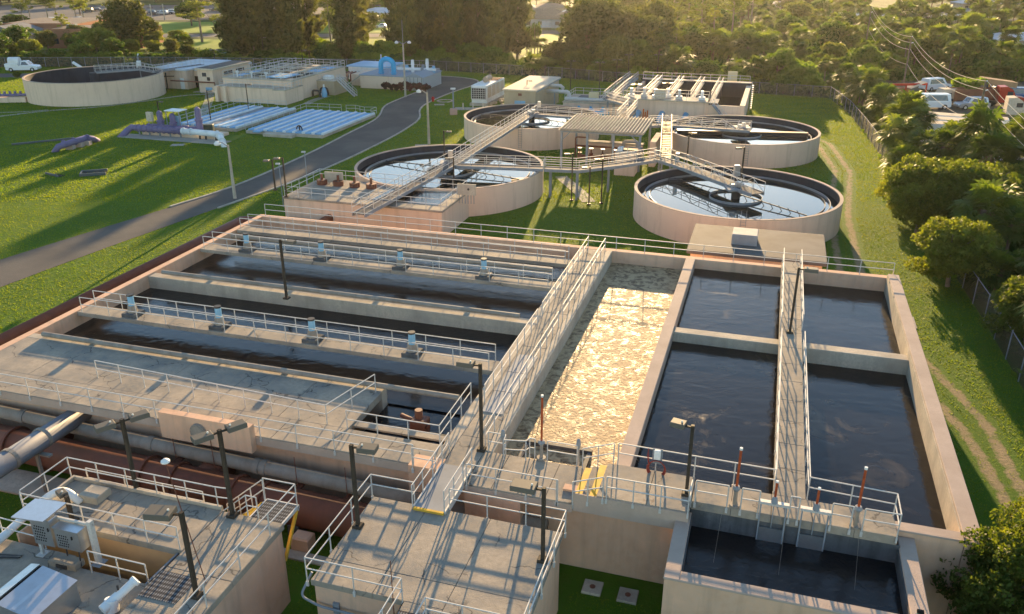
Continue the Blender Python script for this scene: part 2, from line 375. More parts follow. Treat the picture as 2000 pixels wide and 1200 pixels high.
GR = bpy.data.materials.new('lawn_ground'); GR.use_nodes = True; nt = GR.node_tree; P = nt.nodes['Principled BSDF']
pos = nn(nt, 'ShaderNodeNewGeometry').outputs['Position']
c1 = mix(nt, ramp(nt, noise(nt, pos, .09, 5, .6), .38, .62), (.055, .125, .008), (.075, .150, .010))
c1 = mix(nt, ramp(nt, noise(nt, pos, 1.7, 6, .75), .40, .7), c1, (.085, .135, .016))
c1 = mix(nt, ramp(nt, noise(nt, pos, .35, 6, .7), .60, .72, 0, .45), c1, (.11, .10, .045))
ad = nn(nt, 'ShaderNodeAttribute', attribute_name='dirt').outputs['Fac']; aw = nn(nt, 'ShaderNodeAttribute', attribute_name='wood').outputs['Fac']
nz = noise(nt, pos, .9, 6, .8)
mth = nn(nt, 'ShaderNodeMath', operation='MULTIPLY_ADD'); nt.links.new(nz, mth.inputs[0]); mth.inputs[1].default_value = 1.6; nt.links.new(ad, mth.inputs[2])
dcol = mix(nt, noise(nt, pos, 2.5, 5, .7), (.22, .165, .105), (.34, .26, .175))
c1 = mix(nt, ramp(nt, mth.outputs[0], 1.45, 1.75, 0, .85), c1, dcol)
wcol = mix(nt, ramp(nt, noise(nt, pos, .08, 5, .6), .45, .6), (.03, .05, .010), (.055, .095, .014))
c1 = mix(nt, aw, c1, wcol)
nt.links.new(c1, P.inputs['Base Color']); P.inputs['Roughness'].default_value = .95; P.inputs['Specular IOR Level'].default_value = .1
b = nn(nt, 'ShaderNodeBump'); b.inputs['Strength'].default_value = .9; b.inputs['Distance'].default_value = .12
nt.links.new(noise(nt, pos, 5, 6, .8), b.inputs['Height']); nt.links.new(b.outputs[0], P.inputs['Normal'])
me.materials.append(GR); link('ground', me, kind='structure')

# ---------------------------------------------------------------- road and paths
def strip(name, L_, R_, z, m, smooth_n=3):
    """sheet between two edge lines of equal count"""
    mb = MB(); n = len(L_); vs = [(p[0], p[1], z) for p in L_]+[(p[0], p[1], z) for p in R_]
    return struct(name, mb.add(vs, [(i+1, i, n+i, n+i+1) for i in range(n-1)]), m)
def chaikin(P, k=2):
    P = [Vector((p[0], p[1])) for p in P]
    for _ in range(k):
        Q = [P[0]]
        for a, b in zip(P[:-1], P[1:]): Q += [a.lerp(b, .25), a.lerp(b, .75)]
        P = Q+[P[-1]]
    return P
def resample(P, n):
    d = [0]
    for a, b in zip(P[:-1], P[1:]): d.append(d[-1]+(b-a).length)
    out = []
    for i in range(n):
        t = d[-1]*i/(n-1); j = max(k for k in range(len(d)) if d[k] <= t+1e-9); j = min(j, len(P)-2)
        out.append(P[j].lerp(P[j+1], (t-d[j])/max(1e-9, d[j+1]-d[j])))
    return out
RL = [(-68, 14), (-60, 40), (-49, 66), (-38, 86), (-32.8, 94.8), (-29.6, 105), (-26.5, 116.7), (-24.2, 127.9), (-21.8, 137.1), (-21.8, 143.5), (-22.6, 149.4), (-21, 156), (-17.9, 166.1), (-14.9, 173.5), (-15.6, 178.9), (-17.5, 181), (-24, 182.5), (-42, 184.5), (-90, 186), (-150, 183)]
RR = [(-60, 14), (-52, 40), (-42, 66), (-31.5, 88), (-26.6, 97.5), (-22.8, 107), (-19.8, 116.7), (-17, 126.6), (-15.2, 136.4), (-15, 140), (-16.2, 146), (-15.6, 152.2), (-11.8, 165), (-7.9, 173.5), (-6.6, 177.5), (-7.2, 181.5), (-10.5, 184.8), (-17, 187.5), (-42, 190.5), (-90, 192), (-150, 189)]
rl, rr = resample(chaikin(RL), 90), resample(chaikin(RR), 90)
strip('road', rl, rr, .02, ASPH)
def kerb(side, P, off):
    P = resample(P, 130)
    pm = MB().bbox(-.98, .98, -.14, .14, 0, .13, .03); k = struct('kerb', MB(), KERB)
    mesh = None
    d = sum((b-a).length for a, b in zip(P[:-1], P[1:])); n = int(d/2.0); Q = resample(P, n)
    ms = pm.mesh('kerb_stone', KERB)
    for a, b in zip(Q[:-1], Q[1:]):
        t = (b-a).normalized(); m_ = (a+b)/2+Vector((-t.y, t.x))*off
        if 88 < m_.y < 190 and m_.x > -60: link('kerb_stone', ms, k, (m_.x, m_.y, 0), math.atan2(t.y, t.x))
kerb('l', rl, .12); kerb('r', rr, -.12)
def path(name, P, w, slabs=True, m=PATHM, z=.03):
    P = chaikin(P, 2); d = sum((b-a).length for a, b in zip(P[:-1], P[1:])); n = max(2, int(d/1.5)); Q = resample(P, n+1)
    k = struct(name, MB(), m); ms = MB().bbox(-.5, .5, -.5, .5, 0, 1, .02).mesh('slab', m)
    for a, b in zip(Q[:-1], Q[1:]):
        t = b-a; c = (a+b)/2; o = link('slab', ms, k, (c.x, c.y, 0), math.atan2(t.y, t.x)); o.scale = (t.length-.03, w, z)
    return k
path('path', [at(410, 182), at(408, 200), at(396, 222), at(375, 250)], 1.6)
path('path', [at(418, 184), at(360, 186), at(270, 200), at(180, 211), at(95, 216), at(-20, 230)], .9)
path('path', [at(95, 215), at(50, 219), at(-30, 221)], .6)
path('path', [at(640, 188), at(612, 196), at(598, 204)], 1.4)
path('path', [at(1095, 345), at(1135, 378), at(1150, 395)], 1.5)
path('path', [at(378, 180), at(450, 178), at(478, 190)], 1.5)

# ---------------------------------------------------------------- near aeration basins
ZT, ZH, ZW = 4.0, 4.55, 3.25
bs = gthing('aeration_basin', 'large peach concrete basin block with walkways around brown foaming and dark water', 'basin', 0, 0)
B1 = 62.0
mb = MB().box(-42, -14.2, 31.0, 31.45, 0, 3.6); part('front_wall', mb, PEACH, bs)
part('front_wall', MB().box(-12.7, -6.9, 30.2, 30.6, 0, 3.6).box(-6.9, -1.9, 30.2, 30.6, 0, 4.1), PEACH, bs)
part('pilaster', MB().box(-14.2, -12.7, 30.05, 31.0, 1.0, 4.0), PEACH, bs)
part('pilaster', MB().box(-11.2, -8.6, 29.35, 30.2, 2.2, 3.6), PEACH, bs)
def slabrow(a0, a1, b0, b1, z0, z1, m, n, name='deck_slab', ax=0):
    for i in range(n):
        if ax == 0:
            s0 = a0+(a1-a0)*i/n; s1 = a0+(a1-a0)*(i+1)/n
            part(name, MB().bbox(s0+.008, s1-.008, b0, b1, z0, z1-rnd.random()*.006, .015), m, bs)
        else:
            s0 = b0+(b1-b0)*i/n; s1 = b0+(b1-b0)*(i+1)/n
            part(name, MB().bbox(a0, a1, s0+.008, s1-.008, z0, z1-rnd.random()*.006, .015), m, bs)
slabrow(-42, -12.72, 30.2, 32.1, 3.6, ZT, CONC, 10)
slabrow(-42, -18.3, 32.1, 36.0, 3.6, ZT, CONC, 6)
slabrow(-12.7, -11.2, 30.6, B1, 3.6, ZT, CONC, 12, ax=1)
slabrow(-11.18, -6.3, 29.4, 32.2, 3.6, ZT, CONC, 4)
part('fascia', MB().box(-11.2, -6.3, 29.37, 29.42, 3.55, 3.93), WALLTOP, bs)
part('fascia', MB().box(-42, -12.75, 30.17, 30.22, 3.5, 3.94), WALLTOP, bs)
slabrow(-4.95, -1.4, 29.5, 32.1, 4.15, ZH, CONC, 2)
slabrow(-1.38, 6.65, 30.3, 31.8, 4.15, ZH, CONC, 5)
part('fascia', MB().box(-6.3, -1.4, 29.45, 29.5, 3.6, 4.5), WALLTOP, bs)
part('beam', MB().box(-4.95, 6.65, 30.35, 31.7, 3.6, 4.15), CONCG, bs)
for i in range(4):
    part('step', MB().box(-6.3+i*.34, -5.96+i*.34, 29.5, 32.05, 3.7, ZT+.14*(i+1)-.02), YELLOW if i % 2 == 0 else CONC, bs)
slabrow(1.9, 3.2, 31.8, B1, 4.2, ZH, CONC, 14, ax=1)
part('divider_wall', MB().box(2.2, 2.9, 31.9, B1, 0, 4.2), CONCL, bs)
part('divider_wall', MB().bbox(-5.05, -4.35, 32.12, B1, 0, ZT+.05, .03), WALLTOP, bs)
part('divider_wall', MB().bbox(-13.3, -12.72, 32.1, B1, 0, ZT-.02, .03), CONCL, bs)
part('divider_wall', MB().bbox(-11.2, -10.75, 32.2, B1, 0, ZT+.02, .03), CONCL, bs)
part('outer_wall', MB().box(9.25, 9.92, 31.1, B1, 0, 4.25), PEACH, bs)
part('wall_cap', MB().bbox(9.24, 9.95, 31.08, B1, 4.25, 4.33, .02), WALLTOP, bs)
part('inner_lining', MB().box(9.18, 9.24, 31.7, B1, 2.4, 4.24), CONCL, bs)
part('outer_wall', MB().box(6.7, 9.22, 31.12, 31.66, 0, 4.25), PEACH, bs)
part('wall_cap', MB().bbox(6.66, 9.23, 31.1, 31.7, 4.25, 4.33, .02), WALLTOP, bs)
part('back_wall', MB().bbox(-42, 9.9, B1, B1+.6, 0, ZT, .03), PEACH, bs)
part('side_wall', MB().box(-42.5, -42, 31, B1+.6, 0, ZT), PEACH, bs)
part('cross_wall', MB().bbox(-42, -18.3, 36.0, 36.6, 0, ZT, .03), CONCL, bs)
for a0, a1, b in ((-42, -13.3, 47), (-4.35, 2.2, 48.5), (2.9, 9.2, 48.5)):
    part('cross_wall', MB().bbox(a0, a1, b, b+.8, 0, ZT-.1, .03), CONCL, bs)
def gridsheet(a0, a1, b0, b1, z): return MB().add([(a0,b0,z),(a1,b0,z),(a1,b1,z),(a0,b1,z)], [(0,1,2,3)])
part('water_surface', gridsheet(-10.75, -5.05, 32.2, B1, 3.05), WATERF, bs)
part('water_surface', gridsheet(-4.35, 2.2, 32.1, B1, ZW), WATERD, bs)
part('water_surface', gridsheet(2.9, 9.2, 31.66, B1, 2.95), WATERD, bs)
part('water_surface', gridsheet(-18.3, -13.3, 32.1, 47, 2.9), WATERT, bs)
part('water_surface', gridsheet(-42, -13.3, 36.6, B1, 3.0), WATERT, bs)
for b in (40, 53, 58):
    part('walkway_slab', MB().bbox(-41.9, -13.35, b, b+1.3, 3.75, ZT+.01, .02), CONC, bs)
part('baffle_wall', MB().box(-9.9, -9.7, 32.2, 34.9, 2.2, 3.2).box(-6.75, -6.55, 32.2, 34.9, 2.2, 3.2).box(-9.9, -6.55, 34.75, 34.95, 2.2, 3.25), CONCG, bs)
# box channel with round hatch at the left end
hb = part('channel_box', MB().box(-27.5, -22.3, 29.75, 30.16, 3.25, 4.7), PEACH, bs)
hx, hbb = -25.2, 29.72
mb = MB().cyl((hx, hbb-.14, 4.02), (hx, 29.76, 4.02), .42, 20); part('hatch_cover', mb, GREYP, hb)
mb = MB()
for i in range(14):
    t = 2*PI*i/14; mb.cyl((hx+.36*math.cos(t), hbb-.19, 4.02+.36*math.sin(t)), (hx+.36*math.cos(t), hbb-.13, 4.02+.36*math.sin(t)), .028, 6)
part('bolts', mb, GREYP, hb, kind='stuff')
# machinery in the left pit
t = gthing('gear_drive', 'brown rusty mixer gearbox and shaft standing in the dark pit left of the central walkway', 'machine', -15.4, 34.2, 3.0)
part('shaft', MB().cyl((-1.2, .5, .6), (.6, -.2, .6), .12, 10), RUST, t)
part('gearbox', MB().bbox(-.35, .45, -.4, .35, .1, .95, .08).cyl((0,0,.9), (0,0,1.4), .2, 10), RUST, t)
part('bridge_beam', MB().box(-3, 2.2, -.15, .15, -.15, .1), CONCG, t)
part('cable_tray', MB().box(-2.9, 2.1, -1.6, -1.2, .8, .9), CONC, t)

# footbridge from the middle building to the basins
fb = gthing('footbridge', 'short aluminium footbridge with yellow edge step from the middle roof to the basins', 'footbridge', -11.95, 27.0, ZT)
part('deck', MB().box(-.66, .66, .1, 3.5, -.12, .10), ALUD, fb)
part('side_beam', MB().box(-.74, -.67, .1, 3.5, -.2, .13), ALU, fb); part('side_beam', MB().box(.67, .74, .1, 3.5, -.2, .13), ALU, fb)
part('edge_step', MB().box(-.68, .68, -.02, .1, .01, .12), YELLOW, fb)
for sx in (-.72, .72): railing([(sx, .05, .12), (sx, 3.5, .12)], 0, '', parent=fb, sp=1.15, flange=False)
for i, b_ in enumerate((35.6, 37.9, 40.2)):
    part('deck_plate', MB().box(-.6, .55, b_-27+.02, b_-27+2.27, .0, .03), ALUD, fb)

# ---------------------------------------------------------------- dark tank in front
tk = gthing('settling_tank', 'open square concrete tank of dark rippling water in front of the right walkway', 'tank', 0, 0)
part('side_wall', MB().box(-1.9, -1.36, 25.9, 29.5, 0, 3.97), PEACH, tk); part('wall_cap', MB().bbox(-1.93, -1.33, 25.87, 30.2, 3.97, 4.06, .03), WALLTOP, tk)
part('front_wall', MB().box(-1.36, 7.4, 25.9, 26.4, 0, 3.97), PEACH, tk); part('wall_cap', MB().bbox(-1.33, 7.43, 25.87, 26.43, 3.97, 4.055, .03), WALLTOP, tk)
part('side_wall', MB().box(6.8, 7.4, 26.4, 31.1, 0, 3.97), PEACH, tk); part('wall_cap', MB().bbox(6.77, 7.43, 26.43, 31.1, 3.97, 4.06, .03), WALLTOP, tk)
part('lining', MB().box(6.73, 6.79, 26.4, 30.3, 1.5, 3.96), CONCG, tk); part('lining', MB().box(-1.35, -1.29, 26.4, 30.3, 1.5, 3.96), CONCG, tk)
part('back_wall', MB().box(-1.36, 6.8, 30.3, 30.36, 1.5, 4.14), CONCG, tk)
part('water_surface', gridsheet(-1.3, 6.75, 26.4, 30.3, 3.3), WATERT, tk)
for a in (-.1, 2.4, 5.2): part('hoist_rope', MB().cyl((a, 30.1, 4.6), (a-.1, 28.2, 3.3), .005, 5), GREYP, tk)
for a0 in (1.35, 2.95):
    g = thing('slide_gate', 'aluminium slide gate with short orange stem, %s of the pair at the dark tank' % ('left' if a0 < 2 else 'right'), 'gate', W(a0, 30.22, 4.0), GA, 'slide gates of the dark tank')
    part('frame', MB().box(0, .06, -.05, .05, -.9, 1.15).box(1.0, 1.06, -.05, .05, -.9, 1.15), ALUD, g); part('crosshead', MB().box(-.05, 1.12, -.1, .1, 1.12, 1.24), ALU, g)
    part('gate_leaf', MB().box(.07, .99, -.03, .03, -.75, -.05), STAIN, g); part('stem', MB().cyl((.53,0,-.1), (.53,0,1.15), .02, 6), ALUD, g)
    part('stem_cover', MB().cyl((.53,0,1.5), (.53,0,2.2), .05, 8), TAPE, g); part('gear_head', MB().cyl((.53,0,1.22), (.53,0,1.52), .14, 12, .09), ALUD, g); part('cap', MB().cyl((.53,0,2.2), (.53,0,2.28), .06, 8), WHITE, g)
def stem(a, b, z, hh, label):
    g = thing('valve_stand', label, 'valve stand', W(a, b, z), GA, 'valve stands with tall red stem covers')
    part('base', MB().cyl((0,0,0), (0,0,.12), .22, 12).cyl((0,0,.1), (0,0,.8), .085, 12), GREYP, g, smooth=False)
    part('gear_head', MB().cyl((0,0,.78), (0,0,.9), .1, 12, .17).cyl((0,0,.9), (0,0,1.02), .17, 12, .12), ALUD, g)
    part('stem_cover', MB().cyl((0,0,1.0), (0,0,hh), .052, 10), TAPE, g); part('cap', MB().cyl((0,0,hh), (0,0,hh+.1), .065, 10), WHITE, g)
stem(.35, 30.45, ZH, 2.75, 'tall red-stemmed valve stand beside the lamp post at the dark tank')
stem(5.05, 30.45, ZH, 2.75, 'tall red-stemmed valve stand at the right end of the dark tank')
stem(-8.45, 32.3, ZT, 3.3, 'tall orange-stemmed valve stand in front of the foaming water')

# handrails of the near walkways
GN = 'aluminium handrails around the near basins'
def rl_(pts, z, lab, **k): return railing(pts, z, lab, GN, **k)
rl_([(-40, 30.15), (-14.0, 30.15), (-13.95, 30.15)], ZT, 'long railing along the front edge of the left basin walkway above the grey pipe', sp=2.0)
rl_([(-13.9, 29.9), (-12.75, 29.9), (-12.75, 31.6)], ZT, 'short corner railing where the left walkway meets the footbridge')
rl_([(-18.3, 32.05), (-13.4, 32.05), (-13.4, 36.5)], ZT, 'railing around the dark machinery pit left of the central walkway', sp=1.4)
rl_([(-34, 32.9), (-19.5, 32.2), (-18.6, 35.9)], ZT, 'railing on the wide deck left of the machinery pit', sp=1.6)
rl_([(-12.65, 36.5), (-12.65, 46.9)], ZT, 'railing on the left side of the central walkway', flange=False)
rl_([(-11.3, 32.6), (-11.3, 46.9)], ZT, 'railing on the right side of the central walkway beside the foaming basin', flange=False)
rl_([(-11.1, 29.4), (-7.0, 29.4), (-6.95, 29.4)], ZT, 'front railing of the walkway before the foaming basin')
rl_([(-11.0, 32.2), (-10.15, 32.2), (-10.1, 31.75), (-9.1, 31.95), (-9.0, 32.25), (-8.75, 32.25)], ZT, 'railing with an inset gap left of the orange valve stem', sp=.9)
rl_([(-8.15, 32.25), (-6.75, 32.25), (-6.75, 32.6)], ZT, 'railing between the orange valve stem and the life ring post', sp=1.1)
rl_([(-6.3, 29.45, 4.0), (-5.0, 29.45, 4.5)], ZT, 'sloping railing in front of the yellow steps', sp=.65)
rl_([(-6.45, 32.1, 4.0), (-5.05, 32.15, 4.5)], ZT, 'sloping railing behind the yellow steps', sp=.7)
rl_([(-4.85, 29.45), (-1.45, 29.45), (-1.42, 30.25)], ZH, 'railing on the raised walkway above the tall peach wall', sp=1.15)
rl_([(-4.85, 32.15), (1.9, 32.05), (1.95, 47)], ZH, 'railing round the dark water of the middle basin', sp=1.7)
rl_([(-1.25, 30.28), (0.05, 30.28)], ZH, 'railing between the lamp post and the left red-stemmed valve', sp=1.2)
rl_([(0.6, 30.28), (1.3, 30.28)], ZH, 'short railing right of the left red-stemmed valve', sp=.7)
rl_([(2.5, 30.28), (2.85, 30.28)], ZH, 'tiny railing panel between the two slide gates', sp=.35)
rl_([(4.1, 30.28), (4.85, 30.28)], ZH, 'short railing right of the slide gates', sp=.7)
rl_([(5.3, 30.28), (6.6, 30.28), (6.6, 31.7), (3.25, 31.9), (3.22, 47)], ZH, 'railing around the right end of the walkway and along the third basin', sp=1.45)

for b0 in (40, 53, 58):
    for bb, w_ in ((b0+.05, 'near'), (b0+1.25, 'far')): rl_([(-41.5, bb), (-13.6, bb)], ZT, '%s railing of the %s cross walkway over the left basins' % (w_, {40: 'first', 53: 'second', 58: 'third'}[b0]), sp=2.2, flange=False)
rl_([(-12.65, 48), (-12.65, 61.8)], ZT, 'far left railing of the central walkway', flange=False, sp=1.8); rl_([(-11.3, 48), (-11.3, 61.8)], ZT, 'far right railing of the central walkway', flange=False, sp=1.8)
rl_([(1.95, 49.5), (1.95, 61.8)], ZH, 'far left railing of the divider walkway between dark basins', flange=False, sp=1.8); rl_([(3.18, 49.5), (3.18, 61.8)], ZH, 'far right railing of the divider walkway between dark basins', flange=False, sp=1.8)
rl_([(-41.8, 62.3), (9.6, 62.3)], ZT, 'long railing along the back wall of the basins', sp=2.2, flange=False)
for k in range(4):
    for j, b0 in enumerate((40.65, 53.65)):
        a0 = -38+k*6.5; t = gthing('mixer', 'grey motor mixer on the %s cross walkway, %s from the left' % (('first', 'second')[j], ('first', 'second', 'third', 'fourth')[k]), 'mixer', a0, b0, ZT+.01, 'motor mixers on the basin walkways')
        part('base', MB().bbox(-.5, .5, -.5, .5, 0, .25, .03), CONCG, t); part('gearbox', MB().cyl((0,0,.25), (0,0,.7), .33, 12, .26), GREYP, t); part('motor', MB().cyl((0,0,.7), (0,0,1.35), .2, 12), PBLUE, t); part('cowl', MB().cyl((0,0,1.35), (0,0,1.45), .22, 12), DARKST, t)
for k in range(3): single('air_header', MB().cyl((0,0,0), (27,0,0), .16, 10), GREYP, 'grey air pipe along the left basins, %s from the front' % ('first', 'second', 'third')[k], 'pipe', W(-41, (47.4, 56, 36.3)[k], 4.2), GA, 'air pipes of the basins')

# hose station and rescue pole
t = thing('hose_station', 'red hose coiled below a small grey box on the railing of the middle basin', 'hose station', W(-3.1, 32.05, ZH), GA)
part('backplate', MB().box(-.22, .22, -.08, -.04, .45, 1.2), ALUD, t); part('hose_box', MB().bbox(-.14, .14, -.24, -.08, .75, 1.2, .03), WHITE, t)
mb = MB()
for k in range(5):
    rr_ = .36+.02*k; mb.tube([(rr_*math.cos(u)*.95, -.12-.03*k, .25+rr_*math.sin(u)) for u in [2*PI*i/24 for i in range(25)]], .018, 5)
mb.tube([(-.34, -.1, .3), (-.45, -.06, .8), (-.42, -.02, 1.12), (-.38, .0, .6), (-.36, 0, .1)], .018, 5); part('hose', mb, HOSE, t)
for a, b_, lab in ((-10.25, 32.1, 'grey rescue reel on a post at the left inset of the basin railing'), (-6.72, 32.35, 'grey rescue reel on a post beside the foaming water')):
    t = thing('rescue_reel', lab, 'rescue reel', W(a, b_, ZT), GA, 'rescue reels on posts')
    part('post', MB().cyl((0,0,0), (0,0,1.0), .03, 6), ALUD, t); part('reel_cover', MB().lathe([(0,0), (.08,.03), (.11,.25), (.08,.5), (0,.55)], 10, (0,0,.85)), ALUD, t)

# ---------------------------------------------------------------- lamp posts
def lamp(loc, h, heads, label, group='square lamp posts with box heads', size=(.78, .44, .2), rz=0, r=.07):
    t = thing('lamp_post', label, 'lamp post', loc, rz, group)
    part('pole', MB().obox((0,0,.1), (0,0,h), 2*r, 2*r, up=(0,1,0)), BRONZE, t); part('base', MB().bbox(-.19, .19, -.19, .19, 0, .13, .03), BRONZE, t)
    for (dx, dy) in heads:
        n = math.hypot(dx, dy); ux, uy = dx/n, dy/n; hd = link('lamp_head', None, t, (ux*.16, uy*.16, h-.12), math.atan2(uy, ux)); hd.empty_display_size = .1
        part('arm', MB().box(-.1, .16, -.035, .035, -.03, .04), BRONZE, hd)
        part('housing', MB().bbox(.14, .14+size[0], -size[1]/2, size[1]/2, -.08, size[2]-.06, .02), HEAD, hd); part('photocell', MB().cyl((.3,0,size[2]-.07), (.3,0,size[2]), .04, 8), LENS, hd)
        part('lens', MB().box(.2, .08+size[0], -size[1]/2+.05, size[1]/2-.05, -.09, -.081), LENS, hd)
    return t
lamp(W(-24.8, 24.75, 3.6), 4.0, [(-.6, -.9), (.6, .9)], 'two-headed lamp post behind the railing at the left platform roof', rz=GA)
lamp(W(-19.7, 24.4, ZT), 4.2, [(-.6, -.9), (.6, .9)], 'two-headed lamp post on a footing by the yellow stairs', rz=GA)
lamp(W(-18.2, 19.9, ZT), 3.75, [(-1, -.2)], 'lamp post with a big flat box head over the left platform', rz=GA, size=(.95, .62, .22))
lamp(W(-25.85, 22.15, ZT), 1.25, [(-1, .5)], 'short stub post behind the steel cabinets', rz=GA, size=(.5, .34, .16))
lamp(W(-14.35, 25.3, ZT), 3.95, [(1, .1)], 'lamp post at the left edge of the middle roof with head to the right', rz=GA, size=(.75, .5, .2))
lamp(W(-6.55, 25.5, ZT), 3.4, [(-1, 0)], 'lamp post at the right edge of the middle roof with head to the left', rz=GA, size=(.95, .6, .2))
lamp(W(-1.65, 30.7, ZH), 3.4, [(-1, .2)], 'lamp post at the corner of the dark tank on the raised walkway', rz=GA, size=(.6, .45, .2))
lamp(W(-11.35, 32.2, ZT), 4.6, [(-1, 0)], 'lamp post beside the central walkway at the foaming basin', rz=GA)
lamp(W(-30, 46, ZT), 4.2, [(1, 0)], 'lamp post on the left rear basin walkway', rz=GA)
lamp(W(2.5, 49, ZH), 4.2, [(1, 0)], 'lamp post on the dividing walkway between the two dark basins', rz=GA)

# ---------------------------------------------------------------- left platform building
pb = gthing('platform_building', 'peach concrete building with blue-grey roof deck, open stair pit and lower deck at the left', 'building', 0, 0)
part('wall', MB().box(-27.8, -17.5, 24.35, 24.45, 0, 3.72).box(-17.55, -17.45, 8, 24.45, 0, 3.72), PEACH, pb)
part('wall', MB().box(-45, -27.7, 21.0, 21.1, 0, 3.0).box(-27.8, -27.7, 21.1, 24.4, 0, 3.72), PEACH, pb)
part('pit_wall', MB().box(-27.6, -20.3, 22.0, 22.1, .5, 3.72).box(-20.42, -20.32, 8, 22.0, .5, 3.72), mat('orange_stucco', (.55, .34, .17), (.48, .29, .15), .8, r=.85), pb)
for i in range(5):
    x0 = -28.0+i*(7.68/5); part('roof_slab', MB().bbox(x0+.006, x0+7.68/5-.006, 21.9, 24.6, 3.72, ZT, .02), CONC, pb)
for i in range(4):
    y0 = 10+i*3.65; part('roof_slab', MB().bbox(-20.3, -17.4, y0+.006, y0+3.64, 3.72, ZT-.003*(i % 2), .02), CONC, pb)
part('parapet', MB().bbox(-28.0, -20.4, 24.6, 24.75, 3.8, ZT+.15, .02), CONCL, pb)
part('parapet', MB().bbox(-28.15, -28.0, 21.9, 24.75, 3.8, ZT+.15, .02), CONCL, pb)
ld = part('lower_deck', MB().box(-45, -20.5, 8, 20.45, 2.9, 3.3), CONC, pb)
for i in range(6):
    x0 = -45+i*4.05; part('deck_slab', MB().bbox(x0+.008, x0+4.04, 8, 21.0 if x0 < -26.5 else 20.45, 3.3, 3.4, .01), CONC, pb)
part('pit_floor', MB().box(-27.6, -20.4, 20.4, 22.0, .4, .5), CONCG, pb)
part('pit_equipment', MB().bbox(-27, -23.5, 20.7, 21.7, .5, 1.6, .1).cyl((-26.5, 21.2, 1.7), (-22.5, 21.3, 1.7), .25, 10), DARKST, pb)
lg = part('landing', MB().box(-19.0, -17.5, 24.6, 25.85, 3.9, 3.97), GRATE, pb)
part('landing_frame', MB().obox((-19.0, 24.55, 3.9), (-19.0, 25.9, 3.9), .06, .16).obox((-17.48, 24.4, 3.9), (-17.48, 25.9, 3.9), .06, .16).obox((-19.0, 25.9, 3.9), (-17.45, 25.9, 3.9), .06, .16), ALU, pb)
part('brace', MB().obox((-17.5, 24.5, 2.1), (-17.5, 25.75, 3.8), .12, .12).obox((-18.9, 24.5, 2.1), (-18.9, 25.75, 3.8), .12, .12), YELLOW, pb)
stp = MB().box(-.5, .5, -.02, .02, -.13, 0).mesh('stair_tread', YELLOW)
for i in range(7): link('stair_tread', stp, pb, (-19.15-.24*i, 25.2, 3.92-.2*i), PI/2)
part('stringer', MB().obox((-19.0, 24.68, 3.85), (-21.0, 24.68, 2.3), .05, .22).obox((-19.0, 25.75, 3.85), (-21.0, 25.75, 2.3), .05, .22), ALU, pb)
st2 = MB().box(-.75, .75, -.03, .03, -.1, 0).mesh('stair_tread', ALUD)
for i in range(6): link('stair_tread', st2, pb, (-20.55-.24*i, 21.2, 3.85-.25*i), PI/2)
part('grate_landing', MB().box(-20.3, -18.7, 19.3, 20.7, ZT, ZT+.03), GRATE, pb)
GP = 'aluminium handrails of the left platform building'
def rp(pts, z, lab, **k): return railing(pts, z, lab, GP, **k)
rp([(-28.25, 22.1), (-28.25, 24.7), (-20.6, 24.7), (-20.05, 24.75)], ZT, 'railing along the back edge of the left platform roof', sp=1.5)
rp([(-28.1, 21.95), (-20.45, 21.95)], ZT, 'railing above the stair pit in the left platform', sp=1.55)
rp([(-27.6, 24.95, 3.4), (-21.5, 24.95, 3.4)], 3.4, 'second railing just behind the left platform parapet', sp=1.9)
rp([(-17.5, 9), (-17.5, 25.85), (-19.05, 25.85)], ZT, 'railing along the right edge of the left platform roof', sp=2.1)
rp([(-19.05, 25.8, 3.95), (-21.0, 25.75, 2.3)], ZT, 'sloping back railing of the yellow stairs', sp=.8, flange=False)
rp([(-18.6, 24.62, 3.95), (-19.1, 24.62, 3.95), (-21.0, 24.65, 2.3)], ZT, 'sloping front railing of the yellow stairs', sp=.8, flange=False)
rp([(-45, 21.0), (-28.4, 21.0), (-26.2, 20.95)], 3.4, 'railing at the back edge of the lower deck, far left', sp=1.7)
rp([(-23.4, 20.35), (-20.75, 20.35)], 3.4, 'short railing between the lower deck and the stair pit', sp=1.3)
rp([(-45, 20.2), (-29, 20.2)], 2.6, 'lower pipe guard railing by the white pipe', sp=2.2)
t = gthing('blue_drum', 'blue plastic drum lying in the stair pit of the left platform', 'drum', -22.2, 21.2, 1.9)
part('body', MB().cyl((-.45,0,0), (.45,.1,.1), .3, 16), mat('blue_plastic', (.01, .02, .28), r=.35), t); part('lid', MB().cyl((.45,.1,.1), (.5,.11,.11), .31, 16), DARKST, t)
# white vent pipe with elbow
t = thing('vent_pipe', 'thick white pipe with an elbow resting across the left railing', 'pipe', W(-28.15, 20.6, 3.5), GA)
part('pipe', MB().tube(path_bends([(-.1,-4.5,.15), (0,0,.2), (.05, 2.2, .55), (.8, 2.75, 1.05), (1.7, 2.7, .5)], .5), .17, 14), WHITEP, t, smooth=True)
part('coupling', MB().cyl((.04,1.75,.5), (.06,1.95,.54), .2, 14), BLACK, t); part('junction_box', MB().bbox(1.55, 2.5, 2.75, 3.6, .5, .85, .03).box(1.6, 2.45, 2.8, 3.55, .3, .5), CONCL, t)
